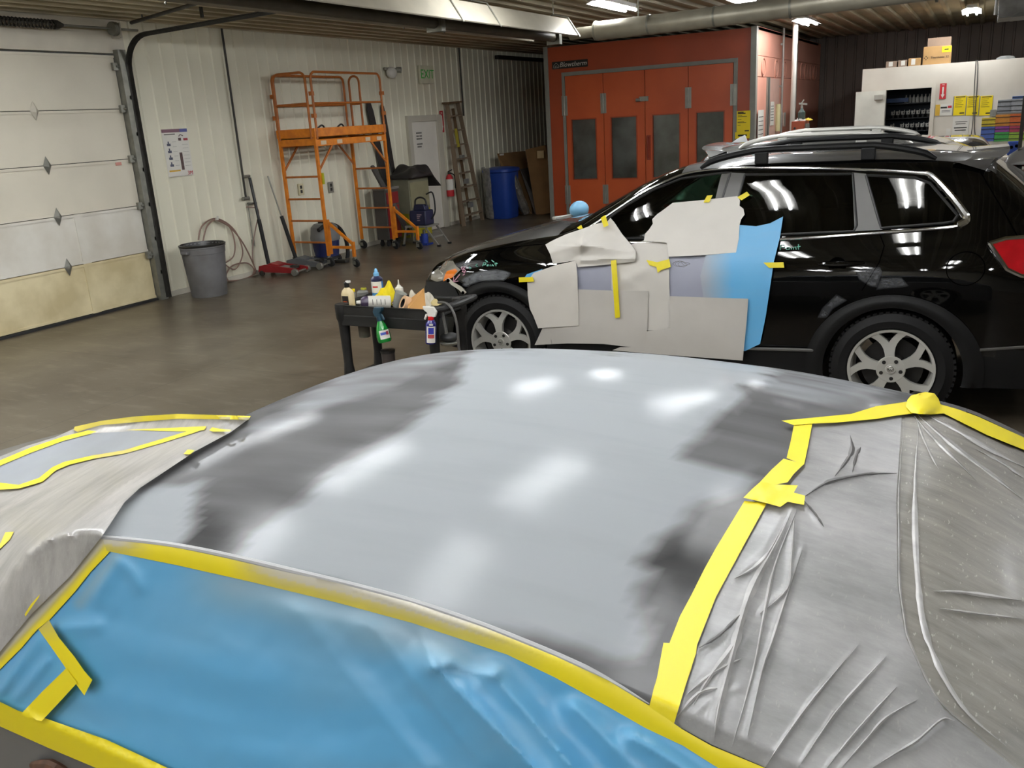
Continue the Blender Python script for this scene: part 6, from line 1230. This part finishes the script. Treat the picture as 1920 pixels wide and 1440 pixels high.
# blue paper on the near side windows
BLUE = [(205, 1028), (333, 1056), (467, 1086), (633, 1126), (773, 1164), (950, 1223), (1040, 1266), (1140, 1321), (1280, 1394), (1340, 1432), (1420, 1476), (1520, 1541), (1620, 1601), (1705, 1680), (1690, 1800), (1400, 1790), (1000, 1690), (700, 1590), (500, 1520), (315, 1448), (80, 1356), (0, 1326), (-60, 1300), (-60, 1295), (0, 1243), (92, 1158), (140, 1106)]
mbp = bpy.data.materials.new('masking_paper_blue_deep'); mbp.use_nodes = True; maskmat(mbp, '#5a9cc4', '#959da1', .36, '#749cb2', ns=2.2, na=.12, stx=(.6, 1, 3), bump=0, rough1=.5)
def rot(x, y, a): c, s_ = cos(a), sin(a); return x*c+y*s_, -x*s_+y*c
def bdisp(x, y):
    u, v = rot(x-850, y-1200, .78); k = sm((x-640)/260); d = 0
    d += k*.006*nz(u*.003, v*.012, 4)+k*.0015*nz(u*.006, v*.03, 8)
    u2, v2 = rot(x, y, .25); d += (1-k)*.007*nz(u2*.0035, v2*.014, 2)+.0015*nz(x*.03, y*.03, 3)
    for a, b, h, w in (((815, 1250), (1040, 1480), .05, 36), ((926, 1268), (1120, 1490), .036, 28), ((795, 1185), (812, 1252), .008, 9), ((812, 1252), (842, 1243), .007, 8), ((842, 1243), (926, 1268), .009, 9), ((1080, 1330), (1240, 1490), .022, 24), ((1190, 1385), (1340, 1480), .02, 20), ((110, 1180), (180, 1172), .010, 14), ((215, 1040), (185, 1120), .009, 16), ((225, 1040), (262, 1100), .008, 14), ((560, 1150), (800, 1440), .014, 50), ((690, 1165), (900, 1430), .016, 30)):
        d += .8*h*max(0, 1-seg_d((x, y), a, b)/(1.9*w))**1.4
    for a, b, h, w in (((0, 1300), (70, 1200), .008, 9), ((30, 1310), (90, 1240), .007, 8)): d += h*math.exp(-(seg_d((x, y), a, b)/w)**2)
    return max(-.004, d)*sm(sdist((x, y), BLUE)/35)
def bmask(x, y):
    up = pl(x, LOW); f = 1-sm((y-up-10)/95); g = sm((x-300)/150)*(1-sm((x-820)/200)); k = .62*f*g
    k += .55*(1-sm(seg_d((x, y), (215, 1040), (150, 1130))/22)); k += .22*max(0, nz(x*.004, y*.012, 5))
    return min(.9, k)
onsed('masking_paper', 'large wrinkled blue masking paper covering the sedan side windows', BLUE, .011, mbp, 7.5, 'masking paper', disp=bdisp, mask=bmask)
tape('yellow tape strip slanting down over the small front side window', [(72, 1180), (92, 1163), (110, 1195), (140, 1232), (158, 1258), (173, 1275), (158, 1304), (142, 1282), (120, 1248), (95, 1212)], .03, lambda x, y: .5*(1-sm((y-1165)/45)))
tape('yellow tape strip crossing the blue paper below the small front side window', [(124, 1253), (145, 1280), (110, 1318), (78, 1352), (58, 1348), (38, 1340), (80, 1296)], .032)
tape('broad yellow tape along the lower edge of the blue paper', [(-60, 1290), (0, 1316), (35, 1333), (80, 1345), (200, 1387), (315, 1440), (500, 1512), (700, 1582), (1000, 1682), (1400, 1782), (1400, 1830), (990, 1730), (680, 1630), (480, 1560), (330, 1500), (185, 1442), (90, 1402), (0, 1362), (-60, 1338)], .022)
q = ssurf(92, 1431, .02); hd = MB().tube([ssurf(62+11*i, 1425+3*i+3*abs(i-3), .012+.016*sin(pi*i/6)) for i in range(7)], [.008, .011, .012, .012, .012, .011, .008], 8).build('door_handle', mat('handle_rust', '#5a3a26', rough=.6, var=.5, vs=40), sed)
# hood film, primed fender patch
FILM = [(-80, 1330), (-80, 885), (0, 856), (50, 836), (103, 820), (140, 803), (190, 792), (250, 784), (333, 779), (470, 783), (433, 810), (366, 846), (300, 890), (262, 915), (233, 942), (193, 1003), (130, 1082), (60, 1150), (0, 1222)]
RID3 = ridges([([(230, 878), (300, 872), (325, 869)], .01, 5), ([(140, 895), (220, 880), (310, 870)], .008, 5), ([(0, 960), (90, 975), (170, 962)], .006, 8), ([(20, 1050), (100, 1010), (150, 965)], .008, 7), ([(0, 1070), (60, 1030), (170, 985)], .007, 7), ([(170, 1000), (215, 950), (235, 930)], .01, 6), ([(150, 1040), (180, 1000)], .008, 5)])
onsed('masking_film', 'dusty clear plastic film over the sedan hood and windshield', FILM, .022, mfilm3, 8.5, 'plastic film', disp=lambda x, y: max(-.004, .5*RID3(x, y)+.0025*nz(x*.008, y*.02, 2)+.0006*nz(x*.03, y*.08, 1)), drape=110)
nb_ = len(allm.v); bvh = BVHTree.FromPolygons(allm.v+last_film[0], allm.f+[tuple(nb_+i for i in f) for f in last_film[1]])
pt_ = onsed('fender_primer_patch', None, [(-60, 895), (0, 870), (100, 832), (178, 812), (260, 808), (360, 806), (300, 826), (230, 846), (173, 854), (120, 868), (98, 878), (72, 898), (32, 911), (0, 906), (-60, 900)], .006, mat('fender_primer', '#8d9196', rough=.5, var=.18, vs=3), 8, None, parent=sed)
tape('yellow tape along the far front edge of the sedan hood film', [(138, 806), (140, 800), (190, 789), (250, 781), (333, 776), (470, 780), (466, 787), (333, 785), (248, 792), (190, 797), (160, 805), (146, 810)], .007, lambda x, y: .35*(1-sm((x-250)/30)))
tape('thin wedge of yellow tape on the far fender ending in a point', [(235, 806), (300, 803), (387, 799), (383, 806), (362, 809), (300, 808)], .010)
tape('short yellow tape tab right of the pointed fender tape', [(392, 807), (398, 801), (412, 804), (434, 806), (430, 809), (400, 809)], .010)
tape('long thin yellow tape on the left edge of the primed fender patch', [(-60, 890), (0, 863), (60, 838), (120, 818), (165, 807), (182, 809), (170, 813), (120, 826), (60, 848), (0, 873), (-60, 902)], .010)
tape('thin yellow tape curving along the lower edge of the primed fender patch', [(387, 802), (360, 806), (300, 824), (233, 844), (173, 854), (120, 866), (98, 876), (73, 896), (35, 909), (0, 905), (-60, 900), (-60, 912), (0, 918), (35, 916), (80, 903), (104, 882), (130, 871), (176, 860), (235, 850), (305, 830), (365, 811)], .010, lambda x, y: .5*sm((x-165)/20)*(1-sm((x-235)/30)), 6)
tape('small yellow tape tab on the film below the fender tape', [(344, 851), (352, 843), (365, 844), (356, 852)], .008, step=5)
tape('yellow tape piece at the left edge of the hood film', [(-20, 1035), (0, 1020), (10, 998), (26, 997), (18, 1012), (0, 1029), (-20, 1042)], .008, step=6)
tape('thin slanted yellow tape on the hood film beside the pillar', [(46, 1152), (58, 1133), (75, 1114), (73, 1120), (60, 1138), (48, 1156)], .008, step=4)
# ================================================================ third car, rack at the right
gcar = thing('dark_grey_hatchback', 'dark grey car behind the silver SUV, only its rounded roof end showing', 'car', (-.55, 13.5, 0))
make_suv(SUV(1.1, 6.6), gcar, mat('paint_dark_grey', '#3a3a3a', rough=.2, var=.05, coat=1), False, detail=False)
gcar.rotation_euler = (0, 0, -pi/2); gcar.scale = (.95, .95, .89)
rk2 = thing('parts_rack', 'red and dark steel rack with a dark bumper cover at the right edge', 'rack', (.75, 10.5, 0)); q = aty(1915, 300, 10.5); x0 = aty(1890, 300, 10.5).x
m = MB()
for z in (aty(1900, 308, 10.5).z, aty(1900, 322, 10.5).z): m.bb(x0-.02, x0+1.2, 10.45, 10.5, z-.02, z+.02)
m.build('rail', mat('rack_red', '#7a2f2c', rough=.5), rk2, smooth=0); MB().bb(x0+.08, x0+.13, 10.45, 10.5, 0, 1.5).bb(x0+1.1, x0+1.15, 10.45, 10.5, 0, 1.5).build('upright', mdkst, rk2, smooth=0)
zc = aty(1900, 290, 10.4).z
tag(MB().grid(20, 10, lambda u, v: (x0-.05+1.25*u, 10.3+.3*v, zc-.095+.2*sin(pi*v*.7)*(min(1, u*5)**.6))).build('bumper_cover', mat('bumper_grey', '#55524e', rough=.4, var=.2), solid=.01), 'dark grey bumper cover lying on the red rack at the right edge', 'bumper')
# ================================================================ TOOL CART
CX0, CX1, CY0, CY1, CZ = -4.1, -3.25, 4.99, 5.44, .85
ct = thing('utility_cart', 'black plastic utility cart crowded with bottles in front of the black SUV', 'cart', (-3.68, 5.2, 0))
mcart = mat('cart_black', '#0e0e0e', rough=.5, var=.4, vs=9, col2='#1f1e1d', spec=.35)
m = MB()
m.bb(CX0, CX1, CY0, CY1, CZ-.07, CZ-.055)
for a in ((CX0, CX1, CY0, CY0+.025), (CX0, CX1, CY1-.025, CY1), (CX0, CX0+.025, CY0, CY1), (CX1-.025, CX1, CY0, CY1)): m.bb(*a, CZ-.075, CZ)
m.build('top_tray', mcart, ct, smooth=0, bevel=.008)
for a in ((CY0-.004, CY0+.02), (CY1-.02, CY1+.004)): MB().bb(CX0+.03, CX1-.03, *a, CZ-.15, CZ-.07).build('tray_skirt', mat('skirt_black', '#191919', rough=.45, var=.35, vs=6, spec=.4), ct, smooth=0, bevel=.004)
m = MB()
m.bb(CX0, CX1, CY0, CY1, .22, .235)
for a in ((CX0, CX1, CY0, CY0+.025), (CX0, CX1, CY1-.025, CY1), (CX0, CX0+.025, CY0, CY1), (CX1-.025, CX1, CY0, CY1)): m.bb(*a, .2, .29)
m.build('lower_shelf', mcart, ct, smooth=0, bevel=.008)
for x in (CX0+.035, CX1-.035):
    for y in (CY0+.035, CY1-.035):
        MB().lathe([(.052, CZ+.004), (.055, CZ-.02), (.052, CZ-.1), (.042, CZ-.13), (.036, CZ-.3), (.034, .4), (.045, .3), (.048, .2), (.04, .14)], (x, y, 0), n=16).build('leg', mcart, ct, smooth=40)
        cs = MB().bb(x-.02, x+.02, y-.02, y+.02, .08, .14).build('caster', mdkst, ct, smooth=0); MB().lathe([(.001, -.015), (.045, -.015), (.05, 0), (.045, .015), (.001, .015)], (x+.015, y, .05), (0, 1, 0), 14).build('wheel', mrub, cs)
MB().tube(spline([(CX1-.02, CY0+.03, CZ-.01), (CX1+.1, CY0+.04, CZ+.015), (CX1+.13, (CY0+CY1)/2, CZ+.02), (CX1+.1, CY1-.04, CZ+.015), (CX1-.02, CY1-.03, CZ-.01)]), .022, 10).build('push_handle', mcart, ct)
TZ = CZ-.055
def on(px, py, z=TZ): q = atz(px, py, z); q.y = min(q.y, CY1-.06); q.x = min(q.x, CX1-.05) if z < CZ+.02 else q.x; return q
def lay(pts, o, ax=(0, 0, 1), n=20, name='body', m_=None, p=None, sx=1, sy=1): return MB().lathe(pts, o, ax, n, sx, sy).build(name, m_, p)
mcream = mat('bottle_cream', '#d9c69a', rough=.4, var=.06); mlabk = mat('label_black', '#1d1512', rough=.5); mlabo = mat('label_orange', '#c8541c', rough=.5); mcapk = mat('cap_black', '#161616', rough=.35)
# cream bottle
o = on(655, 578); o.y = max(o.y, CY0+.06); t = thing('cream_bottle', 'cream plastic bottle with black cap at the left end of the cart', 'bottle', o)
lay([(.052, 0), (.055, .01), (.055, .11), (.045, .135), (.022, .155), (.018, .165)], o, n=24, m_=mcream, p=t, sy=.65); lay([(.02, .16), (.02, .195), (.012, .2), (.001, .2)], o, name='cap', m_=mcapk, p=t); MB().bb(o.x-.0, o.x+.03, o.y-.012, o.y+.012, o.z+.195, o.z+.21).build('nozzle', mlid, t, smooth=0)
MB().bb(o.x-.028, o.x+.028, o.y-.0385, o.y-.034, o.z+.02, o.z+.1).build('label', mlabk, t, smooth=0); MB().bb(o.x-.018, o.x+.018, o.y-.0395, o.y-.038, o.z+.03, o.z+.06).build('label_print', mlabo, t, smooth=0)
# lying white bottle with purple shoulder
a = on(677, 567, TZ+.07); d = V((.72, .68, -.1)).normalized(); t = thing('white_bottle', 'white bottle with purple shoulder and white tip lying toward the left on the cart', 'bottle', a)
mwb = mat('bottle_white', '#cfcbc0', rough=.35, var=.05); mpur = mat('cap_purple', '#3a2f45', rough=.3)
lay([(.046, .03), (.048, .06), (.048, .21), (.04, .215), (.001, .215)], a, d, m_=mwb, p=t); lay([(.016, -.005), (.03, .0), (.047, .025), (.049, .045), (.046, .05)], a, d, name='shoulder', m_=mpur, p=t); lay([(.001, -.035), (.012, -.034), (.016, -.01), (.016, .0)], a, d, name='cap', m_=mpaper, p=t)
sx_ = d.cross(V((0, 0, 1))).normalized()
m = MB()
for i in range(4): m.bar(a+d*(.08+.03*i)+sx_*.049+V((0, 0, -.01)), a+d*(.08+.03*i)+sx_*.049+V((0, 0, .03)), .006, .002)
m.build('label_print', mgreyink, t, smooth=0)
# tall blue bottle
o = on(712, 566); t = thing('blue_polish_bottle', 'tall blue bottle with light blue tip and white label on the cart', 'bottle', o); mbb2 = mat('bottle_blue', '#3f80bd', rough=.3); mnvy = mat('shoulder_navy', '#1f2140', rough=.35); mlbl = mat('tip_blue', '#7ab6e0', rough=.35)
lay([(.042, 0), (.045, .01), (.045, .165), (.044, .17)], o, m_=mbb2, p=t); lay([(.0455, .165), (.0455, .185), (.03, .2), (.02, .205)], o, name='shoulder', m_=mnvy, p=t); lay([(.021, .2), (.022, .228), (.014, .232), (.012, .25), (.005, .262), (.001, .262)], o, name='cap', m_=mlbl, p=t)
tv = -V((o.x, o.y, 0)).normalized(); pv = V((-tv.y, tv.x, 0))
M = frame(o+tv*.0+V((0, 0, .12)), pv, (0, 0, 1))
MB().grid(8, 1, lambda u, v: o+V((0, 0, .08+.085*v))+.0465*(tv*cos((u-.62)*2.0)+pv*sin((u-.62)*2.0))).build('label', mpaper, t); MB().grid(4, 1, lambda u, v: o+V((0, 0, .12+.012*v))+.0475*(tv*cos((u-.72)*.9-.2)+pv*sin((u-.72)*.9-.2))).build('label_print', red, t)
# yellow microfiber cloth, heaped
mmic = mat('microfibre_yellow', '#e6cf1e', rough=.95, var=.1, vs=40, bump=.5, bs=220); o = on(726, 574)
def cl(u, v):
    x = (u-.5); y = (v-.5); h = .17*math.exp(-((x-.05)**2*11+(y)**2*5))+.06*math.exp(-((x+.3)**2*20+y*y*8)); return o+V((x*.3, y*.16+.02, max(.004, h*(.85+.5*nz(x*5, y*4, 3)))))
tag(MB().grid(34, 22, cl).build('microfibre_cloth', mmic, smooth=80, solid=.005), 'bright yellow microfibre cloth heaped in the middle of the cart', 'cloth')
o2 = on(700, 571); tag(MB().grid(16, 10, lambda u, v: o2+V(((u-.5)*.14, (v-.5)*.1, max(.004, .06*(1-(2*u-1)**2)*(1-(2*v-1)**2)*(.8+.6*nz(u*4, v*4, 5)))))).build('microfibre_cloth', mat('cloth_yellowgreen', '#c7c32f', rough=.95), smooth=80), 'small yellow-green cloth tucked beside the lying white bottle', 'cloth')
# clear cup, tape roll, wire brush bundle
o = on(746, 566, TZ+.05); t = tag(lay([(.03, -.04), (.045, .07), (.048, .075), (.043, .07), (.028, -.035)], o, V((.35, .1, .8)), name='plastic_cup', m_=mat('cup_clear', '#a3a59e', rough=.15, alpha=.6)), 'clear plastic cup leaning behind the tan tape roll', 'cup')
o = on(760, 570, TZ+.055); ax = V((-.55, -.75, .45)).normalized(); t = thing('tape_roll', 'roll of tan masking tape standing against the cardboard on the cart', 'tape roll', o)
lay([(.035, -.022), (.058, -.022), (.058, .022), (.035, .022), (.035, -.022)], o, ax, n=28, name='tape', m_=mat('tape_tan', '#c9a27a', rough=.6, var=.05), p=t); lay([(.033, -.022), (.035, -.022), (.035, .022), (.033, .022), (.033, -.022)], o, ax, n=28, name='core', m_=mcapk, p=t)
o = on(748, 580); t = thing('sandpaper_pack', 'red and grey printed pack lying at the cart front edge', 'pack', o)
MB().box(o+V((0, .03, .035)), (.12, .05, .05), Matrix.Rotation(.35, 3, 'X')).build('pack', mat('pack_maroon', '#6e3a3a', rough=.6, var=.5, vs=40), t, smooth=0, bevel=.006)
m = MB()
for i, (dx, dz) in enumerate(((-.04, .045), (-.01, .04), (.025, .042), (-.025, .02), (.015, .02))): m.bar(o+V((dx-.012, .001, dz)), o+V((dx+.012, .001, dz+(.012 if i % 2 else -.012))), .004, .009)
m.build('pack_print', mpaper, t, smooth=0)
# cardboard scrap, white rags, small bottles
a, b, c, d = (aty(*q, y) for q, y in (((763, 583), 5.03), ((799, 585), 5.1), ((795, 541), 5.22), ((768, 562), 5.16)))
a.z = max(a.z, TZ+.002); b.z = max(b.z, TZ+.002); nn = (b-a).cross(d-a).normalized()*.005
tag(MB().add([a, b, c, d, a+nn, b+nn, c+nn, d+nn], [(0, 1, 2, 3), (7, 6, 5, 4), (0, 4, 5, 1), (1, 5, 6, 2), (2, 6, 7, 3), (3, 7, 4, 0)]).build('cardboard_scrap', mat('cardboard_tan', '#b5854a', rough=.85, var=.1), smooth=0), 'brown cardboard scrap propped up on the cart', 'cardboard')
o = on(812, 562); tag(MB().grid(30, 20, lambda u, v: o+V(((u-.5)*.24, (v-.5)*.2+.0, max(.004, .1*(1-(2*u-1)**4)*(1-(2*v-1)**2)*(.75+.7*nz(u*7, v*6, 11)))))).build('white_rag', mat('rag_white', '#cbc3b0', rough=.9, var=.15), smooth=70), 'crumpled white rags piled at the right end of the cart', 'rag')
o = on(829, 566); tag(MB().grid(14, 10, lambda u, v: o+V(((u-.5)*.1, (v-.5)*.08, max(.004, .05*(1-(2*u-1)**2)*(1-(2*v-1)**2)*(.8+.6*nz(u*5, v*5, 2)))))).build('white_rag', mat('rag_cream', '#d0bd86', rough=.9), smooth=70), 'cream coloured rag beside the white rags on the cart', 'rag')
o = on(774, 560); t = thing('nozzle_bottle', 'small white bottle with a pointed nozzle behind the cardboard scrap', 'bottle', o); lay([(.03, 0), (.032, .1), (.03, .12), (.016, .13)], o, m_=mpaper, p=t); lay([(.016, .125), (.015, .135), (.006, .145), (.003, .18), (.001, .18)], o, name='nozzle', m_=mpaper, p=t)
o = on(677, 560); t = thing('small_bottle', 'tiny clear bottle with yellow cap beside the cream bottle', 'bottle', o); lay([(.018, 0), (.018, .06), (.01, .075)], o, m_=mat('bottle_glass_grey', '#8d8b80', rough=.2), p=t); lay([(.013, .072), (.014, .095), (.001, .097)], o, name='cap', m_=mye, p=t)
o = on(696, 560); t = thing('grey_spray_can', 'small grey can with yellow-green top behind the lying white bottle', 'can', o); lay([(.045, 0), (.045, .075), (.03, .09), (.001, .09)], o, m_=mat('can_dark_grey', '#6c6b66', rough=.5), p=t); MB().box(o+V((.015, 0, .1)), (.04, .02, .015)).build('cap', mat('cap_yellowgreen', '#b8b43a', rough=.5), t, smooth=0)
# green spray bottle hanging on the front edge
def spray(name, lab, px0, py0, px1, py1, body, neckm, headm, prof, hx):
    a = aty(px0, py0, CY0-.045); b = aty(px1, py1, CY0-.05); d = (b-a).normalized(); L = (b-a).length; t = thing(name, lab, 'spray bottle', a)
    lay([(r, z*L) for r, z in prof], a, d, m_=body, p=t, n=24); lay([(.021, -.005), (.022, .03), (.017, .04)], a, d, name='collar', m_=neckm, p=t)
    e = V((hx, -.2, 0)).normalized(); u = -d
    MB().prism([(-.035, .0), (.02, .0), (.025, .03), (.05, .05), (.06, .075), (-.02, .07), (-.045, .035)], lambda p, q, c: a+e*p+u*q+e.cross(u)*c, -.014, .014).bar(a+e*.03+u*.02, a+e*.045-u*.02, .012, .016).build('trigger_head', headm, t, smooth=0, bevel=.005)
    return t, a, d, L
mgreen = mat('bottle_green', '#11802f', rough=.2, var=.12, coat=.5)
t, a, d, L = spray('green_spray_bottle', 'green spray bottle hanging by its trigger from the cart front edge', 711, 594, 722, 641, mgreen, mat('head_teal', '#1b3a4a', rough=.4), mat('head_teal', '#1b3a4a'), [(.017, .02), (.02, .08), (.022, .18), (.034, .32), (.045, .5), (.05, .7), (.05, .93), (.044, 1), (.001, 1)], 1)
def wrap(t, a, d, r, z0, z1, w, m_, name, ca=0):
    tv = -V((a.x, a.y, 0)).normalized(); tv = (tv-d*tv.dot(d)).normalized(); pv = tv.cross(d)
    return MB().grid(8, 2, lambda u, v: a+d*(z0+(z1-z0)*v)+r*(tv*cos((u-.5)*w+ca)+pv*sin((u-.5)*w+ca))).build(name, m_, t)
wrap(t, a, d, .0515, .52*L, .86*L, 1.5, mpaper, 'label', .25); wrap(t, a, d, .0522, .6*L, .7*L, .8, mat('label_indigo', '#3b4c9a', rough=.5), 'label_print', .05); wrap(t, a, d, .0522, .58*L, .72*L, .4, mat('label_maroon', '#8a2440', rough=.5), 'label_print', .65)
t, a, d, L = spray('blue_spray_bottle', 'dark blue spray bottle with white trigger on the right end of the cart', 808, 594, 808, 644, mat('bottle_navy', '#1d1c6b', rough=.25, coat=.5), mat('collar_red', '#c7161d', rough=.4), mpaper, [(.016, .02), (.02, .1), (.034, .2), (.038, .28), (.038, .97), (.034, 1), (.001, 1)], -1)
wrap(t, a, d, .039, .32*L, .93*L, 1.7, mpaper, 'label'); wrap(t, a, d, .0395, .36*L, .6*L, 1.0, mat('label_blue', '#2a2f8e', rough=.5), 'label_print'); wrap(t, a, d, .0395, .62*L, .76*L, 1.2, mat('label_red', '#b8484a', rough=.5), 'label_print'); wrap(t, a, d, .0385, .22*L, .28*L, .7, mpaper, 'neck_print')
# things below and beside the tray
o = aty(681, 602, CY0+.1); t = tag(MB().lathe([(.044, -.03), (.042, -.12), (.001, -.12), (.001, -.115), (.04, -.115), (.042, -.03)], o, n=18, caps=False).build('mixing_cup', mat('cup_smoky', '#5e594e', rough=.25, alpha=.65)), 'smoky clear cup hanging under the left of the cart tray', 'cup')
o = V((CX0+.5, CY0+.16, .236)); q = aty(728, 668, CY0+.16); o.x = q.x; t = thing('tin_can', 'dark tin with a brush stub on the cart lower shelf', 'can', o); zt_ = q.z+.03
lay([(.05, 0), (.05, max(.1, zt_-o.z)), (.001, max(.1, zt_-o.z))], o, m_=mat('tin_brown', '#4a4340', rough=.4, metal=.3), p=t); lay([(.054, max(.1, zt_-o.z)), (.056, max(.1, zt_-o.z)+.02), (.001, max(.1, zt_-o.z)+.025)], o, name='lid', m_=mcapk, p=t)
h0 = aty(822, 560, 5.15); pts = spline([on(822, 567, CZ+.03), aty(838, 569, 5.0), aty(850, 585, 4.97), aty(857, 612, 4.97), aty(860, 650, 4.98)]); pts += [(pts[-1].x+.02, pts[-1].y, .5), (pts[-1].x+.03, pts[-1].y-.05, .02)]
tag(MB().tube(pts, .009, 8).build('air_hose', mat('hose_grey', '#4c4a48', rough=.45)), 'dark grey hose drooping over the right end of the cart', 'hose')
t = thing('polisher', 'black polisher tool hanging at the right end of the cart', 'tool', (CX1+.06, 5.1, .6)); a = aty(828, 583, 5.06); b = aty(838, 630, 5.06)
MB().tube([a, b], .014, 8).build('bar', mat('bar_grey', '#6b6a66', rough=.4, metal=.5), t); b2 = aty(842, 632, 5.08); MB().ball(b2, (.07, .06, .035), 16, 10).build('head', mblack, t); MB().lathe([(.001, 0), (.06, 0), (.07, .015), (.06, .02), (.001, .02)], b2+V((0, 0, -.05)), n=18).build('pad', mzinc, t)
# ================================================================ LIGHT / RENDER
w = bpy.data.worlds.new('world'); SC.world = w; w.use_nodes = True
w.node_tree.nodes['Background'].inputs[0].default_value = (.8, .78, .7, 1); w.node_tree.nodes['Background'].inputs[1].default_value = .05
SC.view_settings.view_transform = 'Standard'; SC.view_settings.look = 'None'; SC.view_settings.exposure = 0
SC.cycles.use_denoising = True; SC.cycles.max_bounces = 8; SC.cycles.diffuse_bounces = 4; SC.cycles.glossy_bounces = 4; SC.cycles.transparent_max_bounces = 12
SC.cycles.caustics_reflective = False; SC.cycles.caustics_refractive = False; SC.cycles.sample_clamp_indirect = 6
